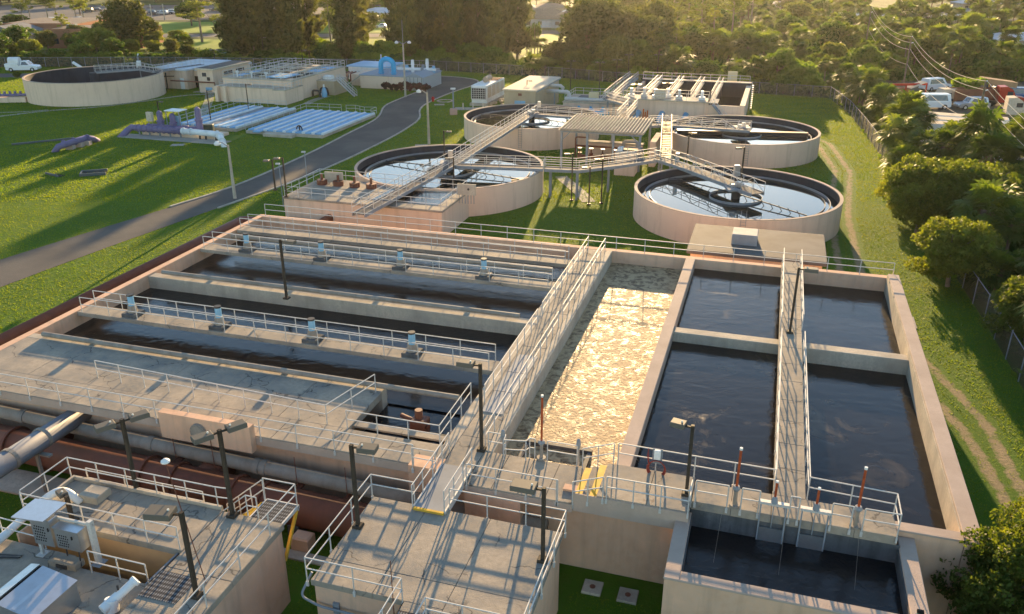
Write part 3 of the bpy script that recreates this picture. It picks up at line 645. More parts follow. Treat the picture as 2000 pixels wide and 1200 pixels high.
# control cabinets
t = gthing('control_cabinet', 'steel control cabinet with a wide sun shade and a vented door, left of two', 'cabinet', -26.1, 20.95, 3.4, 'control cabinets on the lower deck')
part('body', MB().bbox(.05, 1.0, -.5, -.05, .75, 2.0, .02), STAIN, t); part('sunshade', MB().obox((-.35, -.3, 2.2), (1.15, -.25, 2.28), 1.25, .05), STAIN, t)
part('post', MB().box(-.08, .04, -.3, -.2, 0, 2.2), ALU, t); part('foot', MB().box(-.2, .15, -.45, -.05, 0, .03), ALU, t)
mb = MB()
for i in range(5):
    for j in range(6):
        x_ = .15+i*.11+(j % 2)*.05; z_ = .95+j*.13; mb.box(x_, x_+.05, -.512, -.5, z_, z_+.055)
part('vent_holes', mb, BLACK, t, kind='stuff'); part('handle', MB().box(.86, .9, -.54, -.5, 1.5, 1.65), DARKST, t)
t = gthing('control_cabinet', 'steel control cabinet with vented door beside the tall white support, right of two', 'cabinet', -24.95, 20.95, 3.4, 'control cabinets on the lower deck')
part('body', MB().bbox(0, 1.15, -.5, 0, .8, 1.75, .02), STAIN, t); part('lid', MB().box(-.04, 1.2, -.55, .03, 1.75, 1.78), STAIN, t)
mb = MB()
for i in range(5):
    for j in range(5):
        x_ = .12+i*.1+(j % 2)*.05; z_ = .92+j*.12; mb.box(x_, x_+.045, -.512, -.5, z_, z_+.05)
part('vent_holes', mb, BLACK, t, kind='stuff'); part('handle', MB().box(.8, .85, -.54, -.5, 1.35, 1.5), DARKST, t)
part('conduit', MB().tube([(.2,-.3,.8), (.2,-.35,.2), (.5,-.5,.05), (.9,-.45,.05), (.8,-.3,.8)], .03, 6), DARKST, t)
t = gthing('support_post', 'thick aluminium channel post on a foot plate carrying the cabinets', 'support', -23.55, 20.9, 3.4)
part('post', MB().box(-.09, .09, -.1, .1, 0, 2.05), ALU, t); part('foot', MB().box(-.22, .22, -.25, .25, 0, .03), ALUD, t); part('arm', MB().box(-2.6, .09, -.02, .06, 1.8, 1.9), ALU, t)
t = gthing('concrete_block', 'mossy concrete block below the steel cabinets', 'block', -24.75, 20.5, 3.4); part('block', MB().bbox(-.6, .7, -.3, .2, 0, .32, .06), CONC, t); part('bracket', MB().box(-.2, .3, -.35, -.31, .05, .2), DARKST, t)
# big stainless screen housing
t = gthing('screen_housing', 'big stainless steel screening machine housing with a sloping lid', 'machine', -23.6, 18.0, 3.4)
part('body', MB().xprism([(-.9, .0), (-.9, 1.0), (-.55, 1.25), (.2, 1.2), (.95, .95), (1.0, .0)], -1.1, .9), STAIN, t)
part('lid', MB().add([(-.5,-1.15,1.32),(1.02,-1.15,1.02),(1.02,.95,1.02),(-.5,.95,1.32),(-.5,-1.15,1.27),(1.02,-1.15,.97),(1.02,.95,.97),(-.5,.95,1.27)], [(0,1,2,3),(7,6,5,4),(4,5,1,0),(5,6,2,1),(6,7,3,2),(7,4,0,3)]), STAIN, t)
part('side_cover', MB().xprism([(-1.3, .15), (-1.3, .95), (-1.05, 1.28), (-.62, 1.36), (-.62, .15)], -1.15, .95), STAIN, t)
part('seam', MB().box(-.62, -.55, -1.12, .92, .1, 1.3), BLACK, t)
for x_ in (.15, .7): part('handle', MB().tube([(x_+.3,-1.1,.35), (x_+.3,-1.18,.35), (x_+.3,-1.18,.6), (x_+.3,-1.1,.6)], .02, 5), BLACK, t)
part('nameplate', MB().box(-.2, .3, -1.112, -1.1, .55, .75), DARKST, t); part('notice', MB().box(-1.25, -.95, -1.165, -1.15, .35, .6), WHITE, t)
t = gthing('white_valve', 'white painted actuator valve on the lower deck right of the steel housing', 'valve', -21.15, 18.8, 3.4)
part('body', MB().cyl((0,0,.1), (0,.1,.55), .28, 14, .24).cyl((-.1,-.3,.35), (.1,.35,.5), .2, 14), WHITEP, t, smooth=False); part('actuator', MB().cyl((.1,.2,.5), (.45,.9,.85), .16, 14), WHITEP, t)
part('end_flange', MB().cyl((.42,.84,.8), (.48,.95,.87), .2, 14), WHITEP, t); part('handwheel', MB().cyl((.1,.4,.75), (.1,.4,.95), .04, 8), DARKST, t)
t = gthing('pipe_bundle', 'bundle of thin grey conduits lying on the lower deck by the white pipe', 'conduits', -28.0, 19.9, 3.4)
for i in range(4): part('conduit', MB().tube([(-2+i*.1,-1.5,.05), (-.5,-.2+i*.09,.05), (1.2, .3+i*.05, .05)], .03, 6), GREYP if i % 2 else DARKST, t)

# ---------------------------------------------------------------- middle building
mbd = gthing('pump_building', 'peach block building with a streaked concrete roof deck and a notched front corner', 'building', 0, 0)
part('wall', MB().poly([(-14.55, 22.0), (-10.9, 22.0), (-10.9, 8), (-6.3, 8), (-6.3, 27.3), (-14.55, 27.3)], 0, 3.75), PEACH, mbd)
xs = [-14.65, -12.1, -9.3, -6.2]; ys = [8, 15, 20.2, 23.2, 27.4]
for i in range(3):
    for j in range(4):
        x0, x1, y0, y1 = xs[i], xs[i+1], ys[j], ys[j+1]
        if x1 < -10.8+.1 and j < 2: continue
        if i == 0 and j == 2: y0 = 21.9
        if i == 0 and j < 3 and y1 <= 21.9: continue
        if i == 1 and j < 2: x0 = -10.8
        if i == 1 and j == 2:
            part('roof_slab', MB().bbox(-10.8, x1-.008, y0+.008, 21.9, 3.75, ZT, .015), CONC, mbd); y0 = 21.9
        part('roof_slab', MB().bbox(x0+.008, x1-.008, y0+.008, y1-.008, 3.75, ZT-.002*((i+j) % 2), .015), CONC, mbd)
part('roof_core', MB().poly([(-14.6, 22.0), (-10.85, 22.0), (-10.85, 8), (-6.25, 8), (-6.25, 27.35), (-14.6, 27.35)], 3.76, 3.975), CRACK, mbd)
part('stair_grating', MB().box(-10.78, -9.75, 20.4, 21.4, ZT+.004, ZT+.03), GRATE, mbd)
part('wall_pipe', MB().tube(path_bends([(-14.8, 22.3, 4.0), (-15.1, 21.8, 3.2), (-14.3, 21.8, 2.9), (-10.9, 21.75, 2.9)], .25), .05, 8), ALUD, mbd)
part('wall_bracket', MB().box(-13.8, -13.55, 21.9, 22.0, 2.6, 3.1), ALUD, mbd)
GM = 'aluminium handrails of the middle roof'
def rm(pts, lab, **k): return railing(pts, ZT, lab, GM, **k)
rm([(-12.75, 27.45), (-14.75, 27.45), (-14.75, 21.85), (-10.85, 21.85), (-10.85, 17)], 'railing around the left side and front notch of the middle roof', sp=1.7)
rm([(-11.15, 27.45), (-6.12, 27.45), (-6.12, 9)], 'railing along the back and right edges of the middle roof', sp=1.9)
rm([(-9.65, 17.5), (-9.65, 21.2), (-6.9, 21.2), (-6.7, 19.5)], 'railing of the stair opening at the front of the middle roof', sp=1.5, flange=False)
single('lightning_rod', MB().cyl((0,0,0), (0,0,2.9), .022, 6, .014), RUST, 'thin rusty rod standing at the notch of the middle roof', 'rod', W(-11.05, 21.5, 3.2))
t = thing('lightning_mast', 'thin brown mast with a white cap at the left platform', 'mast', W(-18.3, 20.6, 4.0)); part('mast', MB().cyl((0,0,0), (-.9,.5,5.0), .02, 6), RUST, t); part('cap', MB().lathe([(0,0), (.16,.02), (.16,.08), (.06,.16), (0,.18)], 10, (-.9,.5,5.0)), WHITE, t)
single('concrete_footing', MB().bbox(-.45, .45, -.35, .35, 0, .75, .08), PEACH, 'small peach concrete block on the ground under the big brown pipe', 'block', W(-18.7, 27.75, 0), GA)
for a, b_, lab in ((-5.17, 29.0, 'left of the two square concrete handholes in the shaded grass'), (-3.6, 28.95, 'right of the two square concrete handholes in the shaded grass')):
    t = gthing('handhole', lab, 'handhole', a, b_, 0, 'square concrete handholes'); part('pad', MB().bbox(-.42, .42, -.42, .42, 0, .12, .02), CONCL, t); part('lid', MB().cyl((0,0,.1), (0,0,.14), .13, 14), RUST, t)

# ---------------------------------------------------------------- big pipes
bp = thing('brown_main_pipe', 'very large brown flanged pipe running along the foot of the basin wall', 'pipe', W(0, 0, 0), GA)
A, Bq = Vector((-46, 29.75, 1.2)), Vector((-7.7, 28.7, 1.15)); part('pipe', MB().cyl(A, Bq, .88, 28), RUST, bp, smooth=True)
def onp(t): return A.lerp(Bq, t)
for a in (-37.0, -34.6, -28.2, -26.4, -22.9, -21.3):
    t_ = (a+46)/38.3; p = onp(t_); d = (Bq-A).normalized(); mb = MB().cyl(p-d*.07, p+d*.07, 1.02, 28)
    f = part('flange', mb, RUST, bp); mb = MB(); x_ = d.cross(Vector((0,0,1))).normalized(); y_ = d.cross(x_)
    for i in range(28):
        u = 2*PI*i/28; c = p+(x_*math.cos(u)+y_*math.sin(u))*.955; mb.cyl(c-d*.11, c+d*.11, .025, 5)
    part('bolts', mb, RUST, f, kind='stuff')
for a in (-35.8, -25.4):
    p = onp((a+46)/38.3); part('branch', MB().cyl(p, p+Vector((.6, 1.7, .35)), .72, 24), RUST, bp, smooth=True); part('branch_flange', MB().cyl(p+Vector((.33,.93,.19)), p+Vector((.38,1.07,.22)), .86, 24), RUST, bp)
for a in (-40, -31, -19.5, -10): p = onp((a+46)/38.3); part('saddle', MB().bbox(p.x-.3, p.x+.3, p.y-.8, p.y+.8, 0, .7, .05), CONCG, bp)
gp = thing('grey_pipe', 'long grey pipe hung on rods below the basin walkway', 'pipe', W(0, 0, 0), GA)
A2, B2 = Vector((-46, 30.62, 2.5)), Vector((-7.5, 29.75, 2.2)); part('pipe', MB().cyl(A2, B2, .37, 20), GREYP, gp, smooth=True)
for a in (-37, -28.6, -22.3, -21.9): p = A2.lerp(B2, (a+46)/38.5); d = (B2-A2).normalized(); part('coupling', MB().cyl(p-d*.16, p+d*.16, .41, 20), GREYP, gp)
for a in (-26.9, -24.6, -19.9, -17.2): p = A2.lerp(B2, (a+46)/38.5); part('hanger_rod', MB().cyl(p+Vector((0,-.42,-.35)), p+Vector((0,-.42,1.3)), .02, 6).box(p.x-.18, p.x+.18, p.y-.46, p.y+.1, p.z-.5, p.z-.43), RUST, gp)
dp = thing('overhead_pipe', 'blue-grey pipe crossing high above the brown main at the far left', 'pipe', W(-33.55, 25.0, 3.0), GA)
part('pipe', MB().cyl((-.1, -10, 0), (.1, 9, 0), .52, 20), mat('blue_grey_pipe', (.22, .23, .25), (.17, .18, .20), .7, r=.5), dp, smooth=True)
for y_ in (1.2, 3.2): part('coupling', MB().cyl((0, y_-.1, 0), (0, y_+.1, 0), .57, 20), GREYP, dp)
part('support', MB().box(-.08, .08, 2.6, 2.75, -3, -.5).box(-.7, .9, 2.55, 2.8, -.6, -.5), GREYP, dp)
single('pipe_pad', MB().bbox(-4, 6, -.9, .9, 0, .1, .02), CONCL, 'long concrete strip on the grass in front of the brown main at the left', 'pad', W(-33, 28.0, 0), GA)
single('footing_strip', MB().bbox(-3.2, 4.8, -.28, .28, 0, .1, .02), CONCL, 'narrow concrete strip in the shade between the left platform and middle building', 'pad', W(-16.5, 27.1, 0), GA)
# instrument on the wall of the front tank
t = gthing('sampler_head', 'small beige instrument with a black knob on the front tank wall at the bottom right', 'instrument', 6.95, 26.15, 4.06)
part('bowl', MB().lathe([(0,0), (.17,.02), (.15,.25), (.09,.42), (0,.45)], 14), mat('beige_plastic', (.42, .40, .30), r=.5), t); part('knob', MB().bbox(-.1, .12, -.07, .07, .44, .56, .03), BLACK, t); part('side_ball', MB().lathe([(0,-.14), (.1,-.1), (.14,0), (.1,.1), (0,.14)], 12, (-.3,-.1,.14)), WALLTOP, t)
# ---------------------------------------------------------------- round clarifiers
def clarifier(cx, cy, Rr, h, label, arm=0.6, group='round clarifiers', water=2.15, feed=True):
    t = thing('clarifier', label, 'clarifier tank', (cx, cy, 0), 0, group); n = 96
    part('outer_wall', MB().lathe([(Rr, 0), (Rr, h-.06)], n), PEACHF, t, smooth=True)
    part('rim', MB().lathe([(Rr+.02, h-.06), (Rr+.02, h), (Rr-.3, h), (Rr-.3, h-.1)], n), WALLTOP, t)
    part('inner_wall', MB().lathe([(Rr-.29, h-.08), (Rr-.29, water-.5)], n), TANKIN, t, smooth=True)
    part('water_surface', MB().lathe([(Rr-.29, water), (.01, water)], n), WATERC, t)
    part('weir', MB().lathe([(Rr-1.15, water-.3), (Rr-1.15, water+.22), (Rr-1.07, water+.22), (Rr-1.07, water-.3)], n), ALUD, t)
    part('scum_baffle', MB().lathe([(Rr-1.6, water-.3), (Rr-1.6, water+.14), (Rr-1.56, water+.14), (Rr-1.56, water-.3)], n), DARKST, t)
    if feed:
        part('feed_well', MB().lathe([(2.6, water-.3), (2.6, water+.22), (2.66, water+.22), (2.66, water-.3)], 40), ALUD, t)
        part('centre_column', MB().cyl((0,0,0), (0,0,h+.2), .45, 16), DARKST, t)
        part('drive_platform', MB().bbox(-1.1, 1.1, -1.1, 1.1, h+.12, h+.3, .03), ALUD, t); part('drive_motor', MB().cyl((.2,0,h+.3), (.2,0,h+.85), .28, 12).bbox(-.6, -.05, -.25, .25, h+.3, h+.62, .04), STAIN, t)
        ca, sa = math.cos(arm), math.sin(arm)
        for sg_ in (1, -1):
            mb = MB().obox((0,0,water+.5), (sg_*ca*(Rr-1.7), sg_*sa*(Rr-1.7), water+.25), .08, .1)
            for k in range(1, 8):
                f = k/8*(Rr-1.8); mb.obox((sg_*ca*f, sg_*sa*f, water+.5), (sg_*ca*(f+.6), sg_*sa*(f+.6), water-.2), .05, .05)
            part('skimmer_arm', mb, DARKST, t)
        part('scum_box', MB().box(-.7, .7, -.5, .5, -.2, .25), DARKST, t, (ca*(Rr-1.9), sa*(Rr-1.9), water))
    # access ladder on the outside
    a = -1.75; lx, ly = math.cos(a)*(Rr+.18), math.sin(a)*(Rr+.18); ld = link('ladder', None, t, (lx, ly, 0), a+PI/2); ld.empty_display_size = .2
    part('stile', MB().box(-.25, -.21, -.02, .02, .3, h+.9), ALUD, ld); part('stile', MB().box(.21, .25, -.02, .02, .3, h+.9), ALUD, ld)
    rm_ = MB().box(-.21, .21, -.015, .015, 0, .03).mesh('rung', ALUD)
    for k in range(9): link('rung', rm_, ld, (0, 0, .4+.3*k))
    return t
clarifier(-7.1, 94.9, 10.7, 3.0, 'near left round clarifier with still sky-blue water and a diagonal bridge over it', arm=-.5)
clarifier(2.9, 125.2, 9.95, 3.0, 'far left round clarifier with nearly white water behind the canopy', arm=2.6)
clarifier(31.3, 115.3, 10.2, 3.0, 'far right round clarifier with bright water and a long dark scum trough', arm=-.12)
clarifier(22.9, 84.0, 10.3, 3.0, 'near right round clarifier with a wide bridge ending at its centre', arm=2.2)
part('scum_trough', MB().obox((-8.6, 1.0, 2.45), (8.7, -1.1, 2.45), .9, .5), DARKST, bpy.data.objects['clarifier.002'])

GB = 'aluminium bridges between the clarifiers'
def bridge(P, wd, label, sp=1.7, left=True, right=True, truss=False, dm=None, legs=(), z0=0):
    """walkway through pixel-surveyed points P (world x, y, z)"""
    P = [Vector(p) for p in P]; o = P[0].copy(); t = thing('bridge', label, 'bridge', o, 0, GB); P = [p-o for p in P]
    side = []
    for i, p in enumerate(P):
        d = (P[min(i+1, len(P)-1)]-P[max(i-1, 0)]); d.z = 0; d.normalize(); side.append(Vector((-d.y, d.x, 0))*wd/2)
    for i in range(len(P)-1):
        part('deck', MB().obox(P[i]+Vector((0,0,-.04)), P[i+1]+Vector((0,0,-.04)), wd-.1, .06), dm or GRATE, t)
    for sg_, on in ((1, left), (-1, right)):
        Q = [p+s*sg_ for p, s in zip(P, side)]; mb = MB()
        for a, b_ in zip(Q[:-1], Q[1:]): mb.obox(a+Vector((0,0,-.12)), b_+Vector((0,0,-.12)), .1, .34)
        part('girder', mb, ALUD, t)
        if on: railing(Q, 0, '', parent=t, sp=sp, flange=False, r=.03)
        if truss:
            mb = MB()
            for a, b_ in zip(Q[:-1], Q[1:]):
                n = max(2, int((b_-a).length/1.7))
                for k in range(n): c = a.lerp(b_, k/n); d = a.lerp(b_, (k+1)/n); mb.obox(c+Vector((0,0,0 if k % 2 else 1.05)), d+Vector((0,0,1.05 if k % 2 else 0)), .045, .045)
            part('diagonals', mb, ALU, t)
    for f in legs:
        p = P[0].lerp(P[-1], f) if f <= 1 else P[int(f-1)]
        for s in (-1, 1):
            q = p+side[0]*s*.8; part('leg', MB().box(q.x-.09, q.x+.09, q.y-.09, q.y+.09, -o.z, q.z-.1), ALUD, t)
    return t
z = 3.35
bridge([at(700, 418, z), at(890, 316, z), at(1041, 219, z)], 1.3, 'long diagonal bridge linking the near left clarifier to the far left one', legs=(.62,))
bridge([at(893, 322, z), at(1062, 328, z)], 1.2, 'bridge running right from the centre of the near left clarifier')
bridge([at(1064, 328, z), at(1128, 331, z), at(1210, 321, z), at(1288, 309, z)], 1.2, 'blue-edged walkway in front of the canopy leading to the junction platform', legs=(.05, 2, .55, 1))
bridge([at(1288, 309, z), at(1330, 322, z), at(1480, 378, z)], 1.6, 'wide bridge with crossed bracing leading over the near right clarifier', truss=True, legs=(.08,))
bridge([at(1300, 309, z), at(1302, 238, z)], 1.25, 'narrow walkway with treads coloured sunlit yellow running back between canopy and right clarifier', left=True, right=True, dm=GRATE, legs=(.5,))
tr = MB().box(-.55, .55, -.12, .12, 0, .03).mesh('tread', YELLOW); br_ = bpy.data.objects['bridge.004']  # yellow here is low sunlight on the planks, put into their colour
for i in range(22):
    f = (i+.5)/22; d = at(1302, 238, z)-at(1300, 309, z); link('tread', tr, br_, d*f, math.atan2(d.y, d.x)-PI/2)
bridge([at(1270, 244, z), at(1300, 243, z), at(1466, 254, z)], 1.4, 'bridge with diagonal bracing reaching to the centre of the far right clarifier', truss=True)
bridge([at(1041, 222, z), at(1160, 230, z), at(1222, 226, z)], 1.2, 'bridge running right from the centre of the far left clarifier')
bridge([at(1214, 232, 3.4), at(1237, 206, 3.5)], 1.3, 'first leg of the bright zigzag stairs behind the canopy', sp=1.2, legs=(.9,))
bridge([at(1238, 206, 3.5), at(1188, 193, 3.6)], 1.3, 'second leg of the bright zigzag stairs behind the canopy', sp=1.2, legs=(.9,))
bridge([at(1188, 193, 3.6), at(1212, 172, 3.8), at(1238, 152, 3.9)], 1.5, 'last leg of the bright zigzag walkway rising to the rectangular basins', sp=1.2, legs=(.1,))
for p, lab, s in ((at(880, 318, z), 'grey control box on the junction over the near left clarifier', .5), (at(1053, 216, z), 'grey control box at the middle of the far left clarifier', .45), (at(1437, 352, z), 'grey control cabinet on the bridge of the near right clarifier', .6), (at(1322, 320, z), 'pale control box at the junction platform', .4)):
    t = thing('control_box', lab, 'control box', p, .2, 'control boxes on the clarifier bridges'); part('cabinet', MB().bbox(-s/2, s/2, -s/3, s/3, .45, .45+s*1.9, .03), STAIN, t); part('stand', MB().box(-s/3, -s/3+.06, -.03, .03, 0, .45).box(s/3-.06, s/3, -.03, .03, 0, .45), ALUD, t)
t = thing('electrical_panel', 'pale panel on steel legs near the lower left clarifier edge', 'panel', at(655, 378, 1.8), -.2, 'pale panels on legs'); part('panel', MB().bbox(-1.0, 1.0, -.1, .1, 1.2, 2.3, .02), CONCL, t)
for i in range(6): part('leg', MB().box(-.9+i*.34, -.84+i*.34, -.03, .03, 0, 1.2), ALUD, t)
t = thing('electrical_panel', 'pale panel on steel legs in front of the near left clarifier', 'panel', at(912, 398, 2.2), -.2, 'pale panels on legs'); part('panel', MB().bbox(-.95, .95, -.1, .1, .9, 2.0, .02), CONCL, t); part('dial', MB().cyl((.2,-.12,1.5), (.2,-.1,1.5), .12, 10), DARKST, t)
for i in range(6): part('leg', MB().box(-.8+i*.3, -.74+i*.3, -.03, .03, 0, .9), ALUD, t)

# ---------------------------------------------------------------- big dark-lined tank, far left
t = thing('round_tank', 'large low peach round tank with dark lining and a short bridge, far left', 'tank', (-77.6, 161.4, 0)); RB, hb_ = 11.9, 4.0
part('outer_wall', MB().lathe([(RB, 0), (RB, hb_-.08)], 110), PEACHF, t, smooth=True); part('rim', MB().lathe([(RB+.03, hb_-.08), (RB+.03, hb_), (RB-.35, hb_), (RB-.35, hb_-.1)], 110), WALLTOP, t)
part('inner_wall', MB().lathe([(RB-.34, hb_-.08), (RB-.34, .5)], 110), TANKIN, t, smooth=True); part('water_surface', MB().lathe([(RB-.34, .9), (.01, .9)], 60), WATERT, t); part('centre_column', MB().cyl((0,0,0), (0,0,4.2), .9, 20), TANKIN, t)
c0 = Vector((-77.6, 161.4, 0))
bridge([c0+Vector((.2, 0, 4.35)), at(272, 134, 4.4), ], 1.4, 'short bridge over the dark-lined round tank at the far left', sp=1.0)
bridge([at(272, 134, 4.4), at(300, 139, 4.2), at(316, 137, 3.9), at(395, 126, 3.9)], 1.0, 'walkway behind the white roof leading to the big round tank', sp=1.1)
t = thing('scrubber_mast', 'slim pale mast with instruments on the rim of the far left tank', 'mast', at(273, 135, 4.3)); part('pole', MB().cyl((0,0,-4), (0,0,2.6), .09, 8), ALUD, t); part('instrument', MB().cyl((0,0,.6), (0,0,1.5), .4, 10).cyl((-.4,0,.3), (-.4,0,1.0), .2, 8), WHITEP, t); part('cap', MB().cyl((0,0,2.5), (.2,0,2.8), .12, 8), WHITE, t)
single('leaning_pipe', MB().cyl((0,0,0), (-2.6,.4,1.6), .32, 12), WHITEP, 'pale pipe leaning out of the grass behind the round tank', 'pipe', at(166, 137, 0))

# ---------------------------------------------------------------- buildings right of the round tank
def gbox(pxl, pyl, pxr, pyr, depth):
    pass
t = gthing('pump_house', 'long low peach building with a white membrane roof beside the round tank', 'building', -117.6, 143.0)
part('wall', MB().box(0, 7.6, 0, 14.5, 0, 3.5), PEACHF, t); part('roof', MB().bbox(-.3, 7.9, -.3, 14.8, 3.5, 3.85, .05), WROOF, t); part('door', MB().box(6.0, 6.9, -.06, 0, 0, 2.1), WHITE, t); part('roof_vent', MB().cyl((3,5,3.85), (3,5,4.2), .3, 10), WROOF, t)
part('wall', MB().box(7.6, 12.5, 2.5, 14.5, 0, 3.3), PEACHF, t); part('roof', MB().bbox(7.65, 12.8, 2.2, 14.8, 3.3, 3.6, .05), WROOF, t)
part('doorway', MB().box(7.62, 8.5, 2.44, 2.5, 0, 2.2), BLACK, t)
t = gthing('control_house', 'small taller peach building with a dark flat roof and narrow windows', 'building', -105.6, 140.6)
part('wall', MB().box(0, 3.4, 0, 12, 0, 4.2), PEACHF, t); part('roof', MB().bbox(-.35, 3.75, -.35, 12.35, 4.2, 4.5, .05), CREAM, t); part('roof_surface', MB().box(-.15, 3.55, -.15, 12.1, 4.5, 4.52), DROOF, t)
for k in range(2): part('window', MB().box(3.4, 3.46, 3.5+k*4, 6.2+k*4, 3.0, 3.55), GLASS, t)
part('window', MB().box(1.0, 1.9, -.05, 0, 3.0, 3.7), GLASS, t); part('wall_box', MB().box(2.1, 2.6, -.2, 0, 2.3, 2.9), DARKST, t)
part('pipe_run', MB().tube([(-6, -.4, 2.0), (3.8, -.4, 2.0), (3.9, -.4, .2)], .13, 8), RUST, t)
t = thing('wall_piping', 'dark pipe tree standing before the peach pump house', 'pipes', at(328, 175, 0)); part('riser', MB().cyl((0,0,0), (0,0,3.2), .12, 8), DARKST, t); part('crossbar', MB().cyl((-1.6,0,2.5), (1.6,0,2.5), .1, 8), DARKST, t)
# filter block
fb2 = gthing('filter_block', 'large peach filter building with an open top full of pipes and handrails', 'building', -97, 132.6)
part('wall', MB().box(0, 14.3, 3.6, 24, 0, 3.6), PEACHF, fb2); part('deck', MB().bbox(-.1, 14.4, 3.5, 24.1, 3.6, 3.8, .03), CONCL, fb2)
part('wall', MB().box(1.2, 12.3, .6, 3.6, 0, 2.6), PEACHF, fb2); part('buttress', MB().box(.6, 1.2, -.2, 3.6, 0, 2.75), PEACHF, fb2); part('buttress', MB().box(2.3, 2.9, -.2, .6, 0, 2.75), PEACHF, fb2); part('lower_deck', MB().box(1.2, 12.4, .5, 3.6, 2.6, 2.72), CONCL, fb2)
part('wall', MB().box(12.4, 14.7, .2, 6.3, 0, 2.45), PEACHF, fb2); part('lower_deck', MB().box(12.3, 14.8, .1, 6.4, 2.45, 2.6), CONCL, fb2)
for i in range(4):
    for j in range(2):
        part('filter_cell', MB().box(1.0+i*3.3, 3.6+i*3.3, 6+j*8.8, 13+j*8.8, 3.81, 3.83), BLACK if (i+j) % 4 else BLUECOV, fb2)
        part('launder', MB().box(1.2+i*3.3, 3.4+i*3.3, 9+j*8.8, 9.4+j*8.8, 3.85, 4.05), CONCL, fb2)
for i in range(3): part('wall_cap', MB().box(3.75+i*3.3, 4.15+i*3.3, 4.6, 23.5, 3.81, 4.15), CONCL, fb2)
part('blue_cover', MB().box(8.6, 12.6, 4.4, 9.5, 3.95, 4.1), BLUECOV, fb2)
for i in range(4): part('valve', MB().cyl((2.5+i*3,4.6,3.8), (2.5+i*3,4.6,4.9), .12, 8).cyl((2.2+i*3,4.6,4.7), (2.8+i*3,4.6,4.7), .16, 8), WHITEP, fb2)
GF = 'handrails of the filter building'
def rf(pts, z, lab, **k): return railing([(a-97, b+132.6) for a, b in pts], z, lab, GF, flange=False, r=.035, **k)
rf([(.1, 3.7), (.1, 24), (14.2, 24), (14.2, 3.9)], 3.8, 'railing around the top of the filter building', sp=1.6)
rf([(2.2, 3.9), (13.8, 3.9)], 3.8, 'front railing of the upper filter deck', sp=1.4)
rf([(2.2, 9.0), (13.8, 9.0)], 4.1, 'first inner railing across the filter cells', sp=1.4)
rf([(2.2, 14.5), (13.8, 14.5)], 4.1, 'second inner railing across the filter cells', sp=1.4)
rf([(4, 5), (4, 23)], 4.1, 'left lengthwise railing across the filter cells', sp=1.6)
rf([(8, 5), (8, 23)], 4.1, 'right lengthwise railing across the filter cells', sp=1.6)
rf([(1.3, .6), (12.2, .6)], 2.7, 'railing along the low front of the filter building', sp=1.3)
rf([(12.45, .3), (14.7, .3), (14.7, 6.2)], 2.6, 'railing on the right wing of the filter building', sp=1.2)
t = thing('wall_piping', 'dark pipes looping out of the right side of the filter building', 'pipes', W(-81.8, 141.5), GA)
for k in range(2): part('pipe_loop', MB().tube(path_bends([(0,k*3,.2), (0,k*3,1.3), (1.4,k*3,1.3), (1.5,k*3,.1)], .4), .2, 10), DARKST, t, smooth=True)
t = thing('wall_piping', 'brown pipe bends on the lawn side of the control house', 'pipes', at(400, 178, 0), GA); part('pipe_loop', MB().tube(path_bends([(-1,0,0), (-1,0,1.2), (1,0,1.4), (1,0,4)], .4), .16, 10), RUST, t)
t = thing('water_meter', 'pale blue meter assembly on a slab by the filter building', 'meter', at(412, 181, 0), GA); part('slab', MB().bbox(-1.6, 1.4, -1, 1, 0, .12, .02), CONCL, t); part('body', MB().cyl((-.7,0,.7), (.7,0,.7), .5, 14), PBLUE, t)
# covered channels on the lawn
def channel(a0, a1, b0, b1, step, n, label, mid=None):
    t = gthing('covered_channel', label, 'channel basin', a0, b0, 0, 'low basins with blue covers')
    w_, l_ = a1-a0, b1-b0
    part('base', MB().bbox(0, w_, 0, l_, 0, .42, .03), CONCL, t)
    if step: part('base', MB().bbox(step[0]-a0, step[1]-a0, -1.3, -.01, 0, .42, .03), CONCL, t)
    k = w_/n
    for i in range(n):
        if mid is not None and i == mid: part('walkway', MB().box(i*k, i*k+k, .3, l_-.3, .43, .5), ALUD, t); continue
        part('cover', MB().box(i*k+.18, i*k+k-.34, .35 if not step or i != 1 else -.9, l_-.35, .43, .6), BLUECOV, t)
        part('cover_edge', MB().bbox(i*k+k-.33, i*k+k+.1, .3, l_-.3, .43, .74, .06), PANELW, t)
    return t
channel(-75.3, -62.5, 109.7, 127.6, (-71.6, -66.8), 8, 'low basin with eight blue and white striped covers, right of the pair')
channel(-88.3, -77.3, 110.2, 127.8, None, 7, 'low basin with blue covers split by a grey walkway, left of the pair', mid=3)
GC = 'handrails of the covered channels'
def rc(pts, z, lab, **k): return railing(pts, z, lab, GC, flange=False, r=.03, **k)
rc([(-75.4, 109.8), (-75.4, 127.9), (-69, 128.2)], .45, 'pale railing along the left and back of the striped covered basin', sp=1.9)
rc([(-68, 128), (-66.5, 128.4), (-64.3, 127.3), (-62.4, 127.8), (-62.5, 126)], .45, 'bent railing at the back right corner of the striped covered basin', sp=1.5)
rc([(-88.5, 112), (-88.5, 128.2), (-79.5, 128.5)], .45, 'railing along the left side of the split covered basin', sp=1.9)
rc([(-83.8, 111), (-83.6, 127)], .5, 'railing along the walkway between the blue covers', sp=1.8)
t = thing('covered_end', 'concrete apron with grey hatch at the near end of the split basin', 'slab', at(425, 252, 0), GA); part('apron', MB().bbox(-3.8, 3.6, -1.2, 2.6, 0, .4, .03), CONCL, t); part('hatch', MB().box(-.5, 2.6, -.4, 1.6, .41, .5), GRATE, t)
